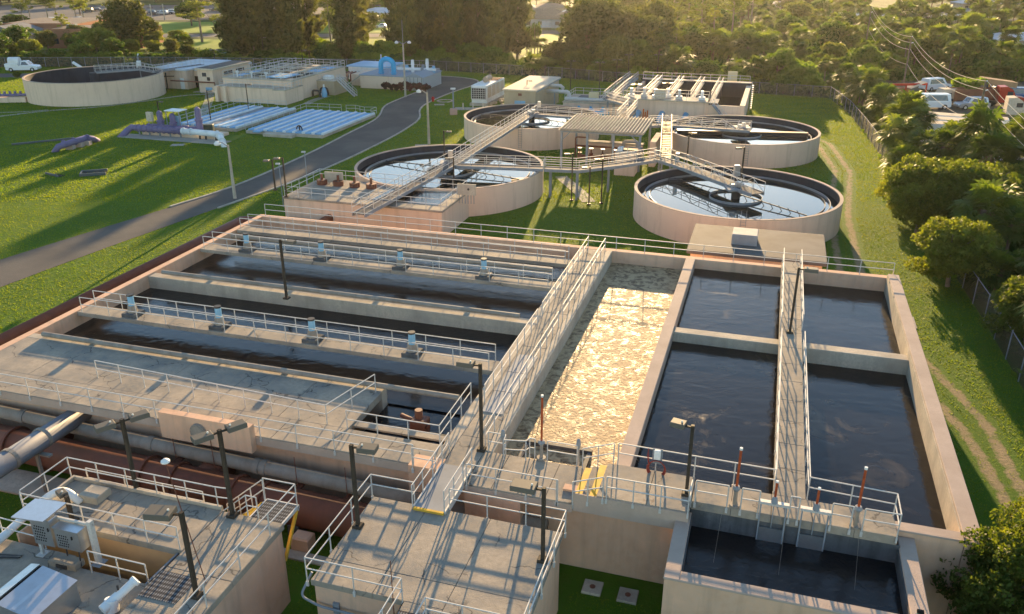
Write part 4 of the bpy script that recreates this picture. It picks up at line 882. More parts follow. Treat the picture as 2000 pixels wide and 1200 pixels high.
t = thing('gas_box', 'dark green equipment box on the apron of the split basin', 'box', at(402, 255, .4), GA+.35); part('case', MB().bbox(-1.2, 1.2, -.4, .4, 0, .9, .05), mat('dark_green_box', (.06, .08, .06), r=.5), t); part('door', MB().box(-1.1, -.2, -.43, -.4, .1, .8), BLACK, t)
t = thing('coiled_cable', 'black coiled hose hanging at the front of the striped basin', 'hose', at(585, 263, 0), GA)
part('coil', MB().tube([(.45*math.cos(u), .1, .75+.55*math.sin(u)) for u in [2*PI*i/16 for i in range(17)]], .09, 6), BLACK, t); part('bracket', MB().box(-.1, .1, .1, .2, 0, 1.3), DARKST, t)

# ---------------------------------------------------------------- purple pump manifold
t = thing('purple_manifold', 'long purple pipe manifold with upright purple pump bodies on the lawn', 'pipes', W(-90.6, 103.6, 0), GA)
z1 = 1.05
part('header', MB().tube([(-1.1,-1.7,-.3), (-.5,-.5,z1*.7), (-.1,.1,z1+.1), (.8,.3,z1), (8.4,.3,z1)], .45, 16), PURPLE, t, smooth=True)
for k in range(9): x_ = .9+k*.9; part('flange', MB().cyl((x_-.05,.3,z1), (x_+.05,.3,z1), .57, 16), PURPLE, t)
for k, (x_, hh) in enumerate(((2.8, 3.0), (5.0, 2.7), (9.6, 3.9))):
    part('pump_body', MB().cyl((x_,3.0,.5), (x_,3.0,hh*.55), .5, 14).cyl((x_,3.0,hh*.55), (x_,3.0,hh*.6), .62, 14).cyl((x_,3.0,hh*.6), (x_,3.0,hh), .42, 14).cyl((x_,3.0,hh), (x_,3.0,hh+.25), .4, 14, .15), PURPLE, t)
    part('branch', MB().tube(path_bends([(x_,2.8,.95), (x_-1.2,2.6,.95), (x_-1.5,.5,1.0)], .5), .36, 12), PURPLE, t, smooth=True); part('flange', MB().cyl((x_-1.28,2.0,.97), (x_-1.3,1.8,.97), .5, 14), PURPLE, t)
part('branch', MB().tube(path_bends([(7.6,3,.95), (6.4,2.6,.95), (6.1,.5,1.0)], .5), .36, 12), PURPLE, t, smooth=True)
for k in range(5): part('support', MB().box(.9+k*1.8, 1.05+k*1.8, .2, .4, 0, .7), ALUD, t)
t2 = thing('discharge_pipe', 'pale blue-white pipe running on from the purple manifold and bending into the lawn', 'pipe', W(-82.1, 103.9, 0), GA)
part('pipe', MB().tube([(0,0,1.05), (5.4,-.3,1.05), (6.4,-.5,1.0), (7.3,-1.2,.9), (9.4,-3.4,-.1)], .43, 16), WHITEP, t2, smooth=True)
for p in ((.3,0), (1.6,-.1), (6.3,-.45)): part('flange', MB().cyl((p[0]-.05,p[1],1.05), (p[0]+.05,p[1],1.05), .55, 16), WHITEP, t2)
for p, q in (((7.1,-1.0,.95), (7.2,-1.15,.93)), ((8.1,-2.1,.52), (8.2,-2.2,.48))): part('flange', MB().cyl(p, q, .56, 16), WHITEP, t2)
for x_ in (3.0, 4.0, 5.7): part('support', MB().box(x_, x_+.2, -.3, -.1, 0, .7), DARKST, t2)
mb = MB().bbox(-91.6, -73.9, 101.8, 103.0, 0, .08, .02); single('slab', MB().bbox(-1, 16.6, -1.7, .7, 0, .1, .02), PATHM, 'long thin concrete slab under the purple manifold', 'slab', W(-90.6, 103.3, 0), GA)
single('plinth', MB().bbox(0, 12.5, .8, 4.4, 0, .45, .04), PEACHF, 'peach concrete plinth carrying the purple pumps', 'plinth', W(-89.6, 103.6, 0), GA)
t = thing('shelter', 'small white-roofed instrument shelter on thin posts behind the purple pumps', 'shelter', W(-85.6, 107.6, 0), GA); part('roof', MB().bbox(-1.3, 1.3, -1, 1, 3.2, 3.32, .03), WHITE, t); part('panel', MB().box(-.2, .7, -.3, 0, .8, 2.4), PBLUE, t)
for sx in (-1.15, 1.15):
    for sy in (-.85, .85): part('post', MB().box(sx-.05, sx+.05, sy-.05, sy+.05, 0, 3.2), ALUD, t)
t = thing('small_cabinet', 'beige cabinet on legs left of the purple pumps', 'cabinet', at(295, 243, 0), GA); part('case', MB().bbox(-.5, .5, -.25, .25, .5, 1.9, .03), CREAM, t); part('leg', MB().box(-.4, -.34, -.03, .03, 0, .5), ALUD, t); part('leg', MB().box(.34, .4, -.03, .03, 0, .5), ALUD, t)
t = thing('purple_crossover', 'short purple pipe arching over concrete saddles on the lawn', 'pipe', at(105, 297, 0), 0)
p1, p2, p3 = at(105, 297, 0)-at(105, 297, 0), at(118, 283, .9)-at(105, 297, 0), at(177, 269, .9)-at(105, 297, 0); p4 = at(191, 276, 0)-at(105, 297, 0)
part('pipe', MB().tube([p1+Vector((0,0,-.2)), p1.lerp(p2, .7), p2+Vector((.6,.3,0)), p3+Vector((-.5,-.2,0)), p3.lerp(p4, .35), p4], .42, 14), PURPLE, t, smooth=True)
for f in (.12, .45, .9): c = p2.lerp(p3, f); d = (p3-p2).normalized(); part('flange', MB().cyl(c-d*.06, c+d*.06, .54, 14), PURPLE, t)
for f in (.3, .6, .85): c = p2.lerp(p3, f); part('saddle', MB().bbox(c.x-.5, c.x+.5, c.y-.45, c.y+.45, 0, .6, .05), WALLTOP, t)
t = thing('purple_valves', 'cluster of small purple valves on peach blocks at the left edge', 'valves', at(15, 200, 0), .1)
part('block', MB().bbox(-2, 3.4, -.6, .6, 0, .9, .06), PEACHF, t); part('pipe', MB().tube([(-3,0,1.2), (3.6,.1,1.25), (4.2,-.3,.2)], .25, 10), PURPLE, t)
for k in range(6): part('valve', MB().cyl((-2+k*.9,.1,1.2), (-2+k*.9,.1,1.9), .22, 8), PURPLE, t)
# pond inlet boxes in the lawn hollow
WETC = mat('wet_dark_concrete', (.10, .11, .11), r=.5)
t = thing('drain_box', 'small grey concrete drain inlet in the dark lawn hollow, right of two', 'drain', at(185, 340, 0), .3, 'concrete drain inlets in the lawn'); part('rim', MB().bbox(-1.6, 1.4, -1.0, -.8, 0, .35, .03), WETC, t); part('rim', MB().bbox(-1.6, 1.4, .8, 1.0, 0, .35, .03), WETC, t); part('rim', MB().bbox(-1.6, -1.4, -.79, .79, 0, .35, .03), WETC, t); part('pit', MB().box(-1.39, 1.39, -.79, .79, .02, .03), BLACK, t)
t = thing('drain_box', 'narrow dark drain inlet in the lawn hollow, left of two', 'drain', at(108, 342, 0), -.6, 'concrete drain inlets in the lawn'); part('rim', MB().bbox(-1.4, 1.4, -.5, -.35, 0, .25, .03), WETC, t); part('pit', MB().box(-1.4, 1.4, -.34, .5, .02, .03), BLACK, t)
t = thing('drain_ditch', 'thin concrete edge of a ditch in the shaded lawn at the left', 'drain', at(85, 278, 0), .55); part('edge', MB().bbox(-4, 4, -.15, .15, 0, .25, .03), WETC, t)
for p, lab in (((347, 284), 'pale square manhole cover in the lawn before the white pipe'), ((823, 285), 'pale square manhole cover near the road bend'), ((858, 205), 'pale slab in the grass right of the road'), ((1000, 999), '')):
    if lab: single('manhole_slab', MB().bbox(-.9, .9, -.6, .6, 0, .07, .02), PATHM, lab, 'manhole', at(*p, 0), .1, 'concrete manhole slabs in the lawn')
t = thing('manhole_ring', 'round manhole ring in the grass by the road', 'manhole', at(869, 198, 0)); part('ring', MB().lathe([(1.5, 0), (1.5, .12), (1.2, .12), (1.2, 0)], 24), CONCL, t)

# ---------------------------------------------------------------- sludge building with blue pipes
t = gthing('pump_station', 'long low peach pump station with a blue-grey roof and a bright blue pipe arch', 'building', -78.6, 154.6)
part('wall', MB().box(0, 12.4, 0, 9, 0, 2.4), PEACHF, t); part('roof', MB().bbox(-.15, 10.0, -.15, 9.1, 2.4, 2.6, .03), mat('blue_grey_roof', (.25, .29, .33), r=.6), t)
part('wall', MB().box(-3.2, 0, 2.5, 9, 0, 2.2), PEACHF, t); part('blue_roof', MB().bbox(-7.8, 2, 9.5, 17.5, 2.6, 2.9, .03), mat('light_blue_roof', (.30, .47, .62), r=.45), t); part('wall', MB().box(-7.5, 1.7, 9.8, 17, 0, 2.6), WHITE, t)
part('ramp', MB().obox((-3.4, -.1, .2), (-.1, 1.2, 2.4), .9, .15), CONCL, t)
sh = part('shed', MB().box(9.8, 13.4, -.1, 9.5, 0, 2.5), mat('ribbed_shed_wall', (.36, .38, .38), r=.5), t)
part('shed_roof', MB().xprism([(9.6, 2.5), (11.6, 3.3), (13.6, 2.5)], -.3, 9.8), mat('blue_grey_roof', (.25, .29, .33), r=.6), sh)
for k in range(5): part('rib', MB().box(9.9+k*.8, 9.95+k*.8, -.16, -.1, 0, 2.5), DARKST, sh)
t2 = gthing('blue_pipe_arch', 'bright sky-blue pipe arch standing on the pump station roof', 'pipes', -74.7, 156.2, 2.6)
part('arch', MB().tube([(0,0,0), (0,0,1.9)]+[(1.35-1.35*math.cos(u), 0, 1.9+1.0*math.sin(u)) for u in [PI*i/10 for i in range(1, 10)]]+[(2.7,0,1.9), (2.7,0,0)], .48, 16), BLUEP, t2, smooth=True)
for x_ in (0, 2.7): part('flange', MB().cyl((x_,0,.3), (x_,0,.42), .6, 16), BLUEP, t2)
part('valve', MB().cyl((1.1,.1,2.9), (1.1,.1,3.4), .25, 10), WHITEP, t2); part('valve', MB().cyl((0,.3,2.6), (0,.3,3.7), .12, 8), WHITEP, t2)
t2 = gthing('pump_machinery', 'crowd of white and grey pumps and pipes behind the blue arch', 'pumps', -72, 160, 2.6)
for k, (x_, y_, hh) in enumerate(((2.2, .5, 2.4), (5.0, 1.3, 2.6), (.5, 1.5, 1.2), (3.6, 2.5, 1.3), (6.5, 1.0, 1.3), (4.5, -.2, 1.0))):
    part('pump', MB().cyl((x_,y_,0), (x_,y_,hh*.6), .3, 10).cyl((x_,y_,hh*.6), (x_,y_,hh), .36, 10, .28), WHITEP if k < 2 else (ALUD if k % 2 else PBLUE), t2)
part('pipe', MB().cyl((-1,.2,.6), (7,.8,.6), .25, 10), WHITEP, t2); part('pipe', MB().cyl((0,2.4,.5), (7,2.8,.5), .2, 10), ALUD, t2)
railing([(-78, 163), (-70, 163.4), (-66.5, 163.4)], 2.6, 'railing behind the machinery of the pump station', 'handrails of the pump station', flange=False, r=.035, sp=1.3)
t2 = thing('brown_pipework', 'tangle of brown pipes between the small block and the pump station', 'pipes', at(678, 160, 0), GA)
for k in range(5): part('pipe', MB().tube(path_bends([(k*.8-1.5,0,0), (k*.8-1.5,0,1.6), (k*.8-1.5,2.5,1.7)], .4), .18, 8), RUST if k % 2 else mat('pinkish_pipe', (.35, .22, .16), r=.6), t2)
t = gthing('sampling_block', 'small peach block building with a stair down its right side', 'building', -83.0, 144.9)
part('wall', MB().box(0, 3.9, 0, 5, 0, 2.5), TAN, t); part('roof_slab', MB().bbox(-.1, 4.0, -.1, 5.1, 2.5, 2.65, .03), CONCL, t); part('roof_unit', MB().bbox(.8, 2.4, 1.5, 3, 2.65, 3.2, .05), WHITE, t)
sa_, sb_ = Vector((4.0, 1.6, 2.6)), Vector((8.2, .1, 0)); part('stringer', MB().obox(sa_+Vector((0,.5,0)), sb_+Vector((0,.5,0)), .06, .25).obox(sa_-Vector((0,.5,0)), sb_-Vector((0,.5,0)), .06, .25), ALU, t)
ms_ = MB().box(-.14, .14, -.5, .5, 0, .04).mesh('stair_tread', ALUD)
for k in range(12): link('stair_tread', ms_, t, sa_.lerp(sb_, (k+.5)/12))
railing([sa_+Vector((0,.5,0)), sb_+Vector((0,.5,0))], 0, '', parent=t, sp=1.2, flange=False, r=.035); railing([sa_-Vector((0,.5,0)), sb_-Vector((0,.5,0))], 0, '', parent=t, sp=1.2, flange=False, r=.035)
railing([(.1,.1,2.65), (3.8,.1,2.65)], 0, '', parent=t, sp=1.2, flange=False, r=.03)
t = thing('fire_hydrant', 'pale blue hydrant and valve by the small peach block', 'hydrant', at(634, 190, 0)); part('body', MB().lathe([(0,0), (.5,0), (.55,.7), (.45,1.2), (.3,1.6), (0,1.9)], 12), PBLUE, t); part('cap', MB().cyl((0,0,1.8), (0,0,2.3), .15, 8), WHITE, t); part('side_outlet', MB().cyl((-.9,0,.5), (-.2,0,.5), .2, 8), WHITE, t)
t = thing('fire_hydrant', 'small red hydrant beside the kerb of the road', 'hydrant', at(846, 199, 0)); part('body', MB().lathe([(0,0), (.22,0), (.2,.6), (.28,.65), (.2,.85), (0,.95)], 10), REDP, t); part('cap', MB().cyl((-.3,0,.55), (.3,0,.55), .1, 8), REDP, t)

# ---------------------------------------------------------------- generator, metal building, canopy
t = gthing('generator', 'white generator enclosure with a big grille front and a roof silencer', 'generator', -50.9, 142.0)
part('plinth', MB().bbox(-.2, 3.0, -.3, 10.8, 0, .5, .03), CONCL, t); part('base', MB().box(0, 2.8, .3, 10.5, .5, 1.1), WHITE, t); part('enclosure', MB().bbox(0, 2.8, .0, 10.5, 1.1, 3.5, .05), WHITE, t); part('radiator', MB().box(.1, 2.7, -.12, -.01, 1.2, 3.1), BLACK, t)
bm_ = MB().box(-.03, .03, -.04, 0, 0, 1.9).mesh('grille_bar', ALU)
for k in range(7): link('grille_bar', bm_, t, (.15+k*.41, -.12, 1.2))
bm_ = MB().box(-1.3, 1.3, -.05, 0, -.03, .03).mesh('grille_bar', ALU)
for k in range(6): link('grille_bar', bm_, t, (1.4, -.12, 1.3+k*.35))
for k in range(4): part('door_panel', MB().box(2.8, 2.84, .8+k*2.4, 2.8+k*2.4, 1.3, 3.2), CREAM, t)
part('silencer', MB().cyl((1.4,3.6,4.0), (1.4,6.2,4.1), .5, 14), mat('hot_steel', (.32, .25, .19), r=.5, m=.4), t); part('exhaust', MB().cyl((1.4,6.0,4.1), (1.5,6.3,4.8), .2, 10), DARKST, t)
for k in range(3): part('roof_beam', MB().box(0, 2.8, 6.8+k*1.2, 7.0+k*1.2, 3.5, 3.65), RUST, t)
t = thing('rubble_heap', 'heap of tan stones and pipes right of the generator', 'rubble', at(975, 203, 0))
for k in range(14):
    r_ = .25+.3*rnd.random(); part('stone', MB().lathe([(0,-r_*.6), (r_,-.1), (r_*.8,r_*.4), (0,r_*.6)], 6), TAN, t, (rnd.uniform(-1.8, 1.8), rnd.uniform(-3, 3), .3))
t = gthing('metal_building', 'long metal building with a cream ribbed roof and tan walls', 'building', -42.4, 134.0)
part('wall', MB().box(0, 5.3, .3, 16, 0, 4.2), TAN, t); part('vent', MB().box(2.4, 3.0, .22, .3, 3.4, 3.8), RUST, t); part('window', MB().box(1.8, 3.6, .24, .3, 1.4, 2.6), PBLUE, t)
for k in range(16): part('roof_panel', MB().bbox(-.25, 5.55, .05+k*1.015, .05+k*1.015+.98, 4.2, 4.42, .03), CREAM, t)
part('gutter', MB().box(5.55, 5.65, 0, 16.2, 4.1, 4.25), ALUD, t)
t = thing('exhaust_duct', 'thick aluminium duct leaving the metal building and elbowing down to the basin', 'duct', W(-37.1, 141, 2.9), GA)
part('duct', MB().tube(path_bends([(0,0,0.4), (3.9,.2,.4), (4.1,.2,-1.3), (10, .9,-1.4)], .5), .32, 14), ALU, t, smooth=True); part('bracket', MB().box(1.4, 1.55, -.1, .3, -2.9, .1), ALUD, t); part('duct', MB().tube([(0,3,.9), (1.8,3,.9), (2.4,2.5,.6)], .3, 12), ALU, t)
# canopy over pumps
ca_, cb_ = -25.2, 103.4; t = gthing('canopy', 'open metal canopy with a ribbed cream roof over brown pipework', 'canopy', ca_, cb_)
zr = 4.75
for (x_, y_) in ((.1,.1), (3.4,.1), (6.7,.1), (10.0,.1), (.1,8.6), (5,8.6), (10.0,8.6)): part('post', MB().box(x_-.13, x_+.13, y_-.13, y_+.13, 0, zr-.1), ALUD, t)
part('beam', MB().box(-.05, 10.2, -.05, .2, zr-.35, zr-.06), ALUD, t); part('beam', MB().box(-.05, 10.2, 8.5, 8.75, zr-.1, zr+.2), ALUD, t); part('beam', MB().obox((10.1,0,zr-.2), (10.1,8.7,zr+.05), .2, .25), ALUD, t); part('beam', MB().obox((.05,0,zr-.2), (.05,8.7,zr+.05), .2, .25), ALUD, t)
part('brace', MB().obox((.1,.1,zr-1.4), (1.2,.1,zr-.3), .1, .1), ALUD, t); part('brace', MB().obox((10,.1,zr-1.4), (8.9,.1,zr-.3), .1, .1), ALUD, t)
wp = 10.7/26; mb = MB().add([(0,-.4,0),(wp*.62,-.4,0),(wp*.70,-.4,.20),(wp*.94,-.4,.20),(wp,-.4,0),(0,9,.22),(wp*.62,9,.22),(wp*.70,9,.42),(wp*.94,9,.42),(wp,9,.22)], [(0,1,6,5),(1,2,7,6),(2,3,8,7),(3,4,9,8)])
mb.add([(0,-.4,-.04),(wp,-.4,-.04),(wp,9,.18),(0,9,.18)], [(3,2,1,0)]); pm_ = mb.mesh('roof_panel', mat('galvanised_cream_sheet', (.50, .42, .32), (.40, .335, .26), .8, r=.85))
for k in range(26): link('roof_panel', pm_, t, (-.25+k*wp, 0, zr))
t = gthing('pipe_gallery', 'brown valves and pipes on a low peach wall under the canopy', 'pipes', ca_+1.6, cb_+2.8)
part('wall', MB().box(.5, 7.8, 3.6, 4.4, 0, 1.9), PEACHF, t); part('wall_cap', MB().bbox(.4, 7.9, 3.4, 4.5, 1.9, 2.1, .03), CONCL, t); part('header', MB().cyl((0,0,.8), (7.5,0,.8), .3, 12), RUST, t); part('header', MB().cyl((-.6,1.4,1.9), (5.6,1.4,1.9), .12, 8), RUST, t)
for k in range(5): part('valve', MB().cyl((.3+k*1.5,0,.8), (.3+k*1.5,0,1.9), .09, 8).cyl((.3+k*1.5,0,1.0), (.3+k*1.5,0,1.35), .25, 10), RUST, t); part('handwheel', MB().cyl((.3+k*1.5,0,1.9), (.3+k*1.5,0,1.96), .28, 12), WHITEP, t)
part('riser', MB().tube(path_bends([(-.6,1.4,0), (-.6,1.4,3.0), (1,1.4,3.0)], .3), .1, 8), RUST, t)
t = gthing('pump_box', 'peach concrete box with pale machinery on top at the right end of the canopy', 'box', -16.8, 101.6)
part('box', MB().bbox(-1.0, 1.5, -.6, 2.0, 0, 2.9, .04), PEACHF, t); part('opening', MB().box(-.2, 1.2, .2, 1.4, 2.9, 2.92), BLACK, t); part('motor', MB().bbox(-.8, -.2, 0, 1, 2.9, 3.3, .05), WHITEP, t)
for k in range(3): part('frame', MB().box(-1.3+k*.9, -1.22+k*.9, -.7, -.62, 2.2, 3.6), ALU, t)
t = gthing('scrubber_tank', 'grey round vessel with pipe elbow under the right end of the canopy', 'vessel', -16.3, 107.5); part('vessel', MB().cyl((-.9,0,1.5), (.9,0,1.5), .75, 16), ALUD, t); part('pipe', MB().tube(path_bends([(-1.6,0,.2), (-1.6,0,2.8), (.2,0,2.9), (.2,0,2.2)], .4), .22, 10), ALUD, t); part('stand', MB().box(-.7, -.5, -.4, .4, 0, .9).box(.5, .7, -.4, .4, 0, .9), DARKST, t)
single('end_wall', MB().bbox(-.4, .4, 0, 6, 0, 3.2, .03), PEACHF, 'peach wall standing behind the right end of the canopy', 'wall', W(-14.0, 106.5, 0), GA)
for k, x_ in enumerate((1255, 1263, 1259)): single('orange_standpipe', MB().cyl((0,0,0), (0,0,2.6-.3*k), .11, 8), ORANGE, ['orange standpipe behind the canopy, left of three', 'orange standpipe behind the canopy, right of three', 'shorter orange standpipe between two taller ones behind the canopy'][k], 'standpipe', at(x_, 246-k, 0))

# ---------------------------------------------------------------- rectangular basins, far centre right
t = gthing('rectangular_basins', 'long raised peach basin block with slanting walkways over dark water', 'basin', -22.8, 134.6)
ZB = 3.7
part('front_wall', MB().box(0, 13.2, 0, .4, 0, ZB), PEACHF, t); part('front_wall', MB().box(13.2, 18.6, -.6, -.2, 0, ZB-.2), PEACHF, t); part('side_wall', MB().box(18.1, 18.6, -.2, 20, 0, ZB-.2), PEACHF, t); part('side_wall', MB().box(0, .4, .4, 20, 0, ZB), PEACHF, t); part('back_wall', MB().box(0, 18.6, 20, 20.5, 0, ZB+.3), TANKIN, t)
part('wall_cap', MB().bbox(17.9, 18.7, -.7, 20.6, ZB-.2, ZB-.05, .03), CREAM, t); part('wall_cap', MB().bbox(-.1, 18.7, 19.9, 20.9, ZB+.3, ZB+.45, .03), CREAM, t)
part('front_deck', MB().bbox(-.1, 13.3, -.3, 3.4, ZB, ZB+.15, .03), CONCL, t); part('water_surface', gridsheet(.4, 18.1, 3.4, 20, 1.6), WATERT, t); part('water_surface', gridsheet(13.3, 18.1, -.2, 3.4, 1.6), WATERT, t)
for k, x_ in enumerate((3.0, 6.8, 10.4, 13.6)):
    part('divider_wall', MB().box(x_-.2, x_+.2, 3.4, 20, 0, ZB), mat('purple_brown_wall', (.12, .085, .075), r=.7), t); part('walkway', MB().bbox(x_-.38, x_+.38, 3.4, 20, ZB, ZB+.12, .02), CONCL, t)
part('lower_deck', MB().bbox(13.0, 14.6, -.5, 3.4, ZB, ZB+.15, .02), CONCL, t)
for k in range(4): part('inlet_pipe', MB().tube([(2.4+k*3.7,-1.6,.2), (2.2+k*3.7,-1.0,1.0), (2.6+k*3.7,-.1,1.9)], .42, 12), PBLUE, t, smooth=True) if k != 3 else None
part('brown_header', MB().cyl((0,-.6,.7), (12.8,-.6,.7), .3, 10), RUST, t)
for k, (x_, y_) in enumerate(((1.0, 1.5), (4.8, 1.6), (8.5, 1.6), (12, 1.8), (2.9, 2.5), (6.6, 2.6))): part('mixer', MB().cyl((x_,y_,ZB+.1), (x_,y_,ZB+1.5), .25, 10).bbox(x_-.5, x_+.5, y_-.3, y_+.3, ZB+.1, ZB+.6, .05), WHITEP if k % 2 else ALU, t)
part('control_cabinet', MB().bbox(4.9, 6.5, .3, .9, ZB+.2, ZB+1.6, .04), CREAM, t); part('sign_board', MB().box(14.6, 16.2, 20.3, 20.4, ZB+.5, ZB+2.2), mat('sign_cream', (.6, .5, .3), r=.6), t)
part('stairs', MB().obox((13.9,-.9,ZB), (17.2,-1.4,.2), 1.0, .18), ALUD, t)
lad = link('ladder', None, t, (18.9, 17.5, 0)); lad.empty_display_size = .2
part('stile', MB().box(0, .06, -.6, -.54, 0, 4.6).box(0, .06, .54, .6, 0, 4.6), ALU, lad)
ru = MB().box(0, .3, -.55, .55, 0, .05).mesh('rung', ALU)
for k in range(12): link('rung', ru, lad, (0, 0, .3+.34*k))
GQ = 'handrails of the far rectangular basins'
def rq(pts, z, lab, **k): return railing([(a-22.8, b+134.6) for a, b in pts], z, lab, GQ, flange=False, r=.035, **k)
rq([(0, 20.2), (18.4, 20.2)], ZB+.45, 'railing along the back of the rectangular basins', sp=1.6)
rq([(0, .0), (13.1, .0)], ZB+.15, 'front railing of the rectangular basins', sp=1.7)
rq([(0, 3.2), (13.0, 3.2)], ZB+.15, 'inner front railing of the rectangular basins', sp=1.7)
for k, x_ in enumerate((3.0, 6.8, 10.4, 13.6)):
    rq([(x_-.36, 3.6), (x_-.36, 19.8)], ZB+.12, 'left railing of the %s lengthwise walkway of the rectangular basins' % ('first', 'second', 'third', 'fourth')[k], sp=1.7)
    rq([(x_+.36, 3.6), (x_+.36, 19.8)], ZB+.12, 'right railing of the %s lengthwise walkway of the rectangular basins' % ('first', 'second', 'third', 'fourth')[k], sp=1.7)
railing([(-9.2, 133.6, ZB), (-5.6, 133.2, .3)], 0, 'sloping railing of the stair at the right end of the rectangular basins', GQ, flange=False, r=.035, sp=.8)
t = gthing('intake_structure', 'lower peach basin block with slanting rails left of the zigzag walkway', 'basin', -33.6, 139.0)
part('wall', MB().box(0, 9.5, 0, 8, 0, 1.9), PEACHF, t); part('deck', MB().bbox(-.1, 9.6, -.1, 8.1, 1.9, 2.1, .03), CONCL, t); part('opening', MB().box(1.5, 8.5, 2, 7, 2.1, 2.12), DARKST, t); part('duct', MB().cyl((.2,.3,2.5), (9.2,.4,2.5), .28, 10), ALU, t); part('cabinet', MB().bbox(3.8, 5.4, 2.4, 3.2, 2.1, 3.3, .04), mat('sign_cream', (.6, .5, .3), r=.6), t)
railing([(-33.4, 139.3), (-33.4, 147), (-24.5, 147)], 2.1, 'railing around the left and back of the intake block', GQ, flange=False, r=.035); railing([(-27.4, 139.3), (-27.4, 147)], 2.1, 'railing crossing the intake block', GQ, flange=False, r=.035)
t = gthing('blue_valves', 'row of blue valves and pipes at the foot of the intake block', 'valves', -31, 137.6)
part('pipe', MB().cyl((-.6,0,.8), (5.5,-.3,.7), .45, 12), BLUEP, t, smooth=True)
for k in range(3): part('valve', MB().cyl((.4+k*2,-.5,.9), (.4+k*2,.6,.9), .55, 12).cyl((.4+k*2,0,1.2), (.4+k*2,0,1.7), .2, 8), BLUEP, t)

# ---------------------------------------------------------------- equipment on the mid ground (between basins and clarifiers)
t = gthing('splitter_box', 'low peach structure with handrails and brown valves left of the near clarifier', 'basin', -46, 72)
part('wall', MB().box(0, 17, 0, 7.5, 0, 2.6), PEACHF, t); part('deck', MB().bbox(-.1, 17.1, -.1, 7.6, 2.6, 2.8, .03), CONC, t); part('opening', MB().box(9, 16, 1.5, 5.8, 2.8, 2.82), WATERT, t)
for k in range(4): part('valve', MB().cyl((1.4+k*1.9,5.4,2.8), (1.4+k*1.9,5.4,3.3), .55, 12).cyl((1.4+k*1.9,5.4,3.3), (1.4+k*1.9,5.4,3.9), .14, 8), RUST, t)
railing([(-45.9, 72.1), (-29.1, 72.1), (-29.1, 79.4), (-45.9, 79.4), (-45.9, 72.1)], 2.8, 'railing around the splitter structure with brown valves', 'handrails of the mid plant', sp=1.6)
t = gthing('pump_row', 'row of brown pumps on a slab between the basins and the clarifiers', 'pumps', -26, 66)
part('slab', MB().bbox(0, 18, 0, 5, 0, .3, .03), CONCL, t); part('header', MB().cyl((.5,3.5,1.0), (17.5,3.5,1.0), .35, 14), RUST, t)
for k in range(5):
    x_ = 2+k*3.4; part('pump', MB().cyl((x_,1.2,.8), (x_+1.3,1.2,.8), .38, 12).bbox(x_-.4, x_+1.7, .8, 1.6, .3, .5, .02), mat('pump_blue', (.07, .14, .24), r=.45), t); part('riser', MB().tube(path_bends([(x_,1.2,.8), (x_-.4,1.2,.9), (x_-.5,3.4,1.0)], .3), .2, 8), RUST, t)
t = gthing('blower_building', 'small peach equipment building with a pale flat roof behind the basins', 'building', -5, 65.2)
part('wall', MB().box(0, 10, 0, 6.5, 0, 3.4), PEACHF, t); part('roof', MB().bbox(-.3, 10.3, -.3, 6.8, 3.4, 3.75, .04), DROOF, t); part('door', MB().box(2, 3, -.05, 0, 0, 2.1), WHITE, t); part('louvre', MB().box(5, 7, -.05, 0, 1.2, 2.4), DARKST, t); part('roof_unit', MB().bbox(3, 5, 2, 4, 3.75, 4.6, .05), ALUD, t)
t = gthing('force_main', 'brown pipe with flanges crossing the lawn left of the basins', 'pipe', -49, 44)
part('pipe', MB().tube(path_bends([(0,-10,.9), (0,24,.9), (0,25,.9), (8,25,.9), (8,28,.9)], .8), .5, 14), RUST, t, smooth=True)
for k in range(4): part('saddle', MB().bbox(-.7, .7, -8+k*8.5, -7.4+k*8.5, 0, .6, .04), CONCL, t)
struct('pavement', MB().box(-28, 12, 62.8, 65, 0, .05), PATHM, (0,0,0), GA)

# lamp posts of the far plant
def slim(px, py, zb, h, label, heads=((1, 0),)):
    return lamp(at(px, py, zb), h, heads, label, 'slim lamp posts of the far plant', size=(.6, .4, .14), r=.07)
slim(1029, 218, 0, 5.2, 'slim lamp post behind the far left clarifier before the metal building')
slim(868, 303, 2.9, 2.9, 'slim lamp post at the back rim of the near left clarifier')
slim(1340, 334, 1.2, 4.6, 'slim lamp post left of the two in front of the far right clarifier')
slim(1446, 365, 2.6, 4.2, 'lamp post on the bridge end of the near right clarifier', ((-1, 0),))
slim(1240, 219, 0, 4.6, 'lamp post at the front of the rectangular basins, left of two', ((-1,0), (1,0)))
slim(1300, 224, 0, 5.2, 'lamp post at the front of the rectangular basins, right of two', ((-1,0), (1,0)))
slim(314, 243, 0, 3.6, 'lamp post behind the purple pumps'); slim(412, 237, .4, 4.8, 'lamp post on the walkway of the split covered basin'); slim(486, 216, .4, 4.4, 'lamp post at the back of the split covered basin')
slim(592, 128, 3.8, 3.0, 'lamp post at the back of the filter building'); slim(517, 124, 0, 6, 'lamp post in front of the dark trees behind the filter building'); slim(420, 118, 3.6, 2.2, 'lamp post on the white membrane roof', ((-1,0), (1,0)))
for px, py, lab in ((1114, 165, 'first'), (1170, 168, 'second'), (1203, 162, 'third'), (1226, 150, 'fourth'), (1283, 150, 'fifth'), (1312, 152, 'sixth')): slim(px, py+10, 0, 5.5, 'slim lamp post, %s from the left behind the rectangular basins' % lab, ((-1,0), (1,0)))
slim(1420, 165, 0, 5, 'slim lamp post behind the right half of the rectangular basins'); slim(1474, 160, 0, 5.5, 'slim lamp post at the far right corner of the rectangular basins')
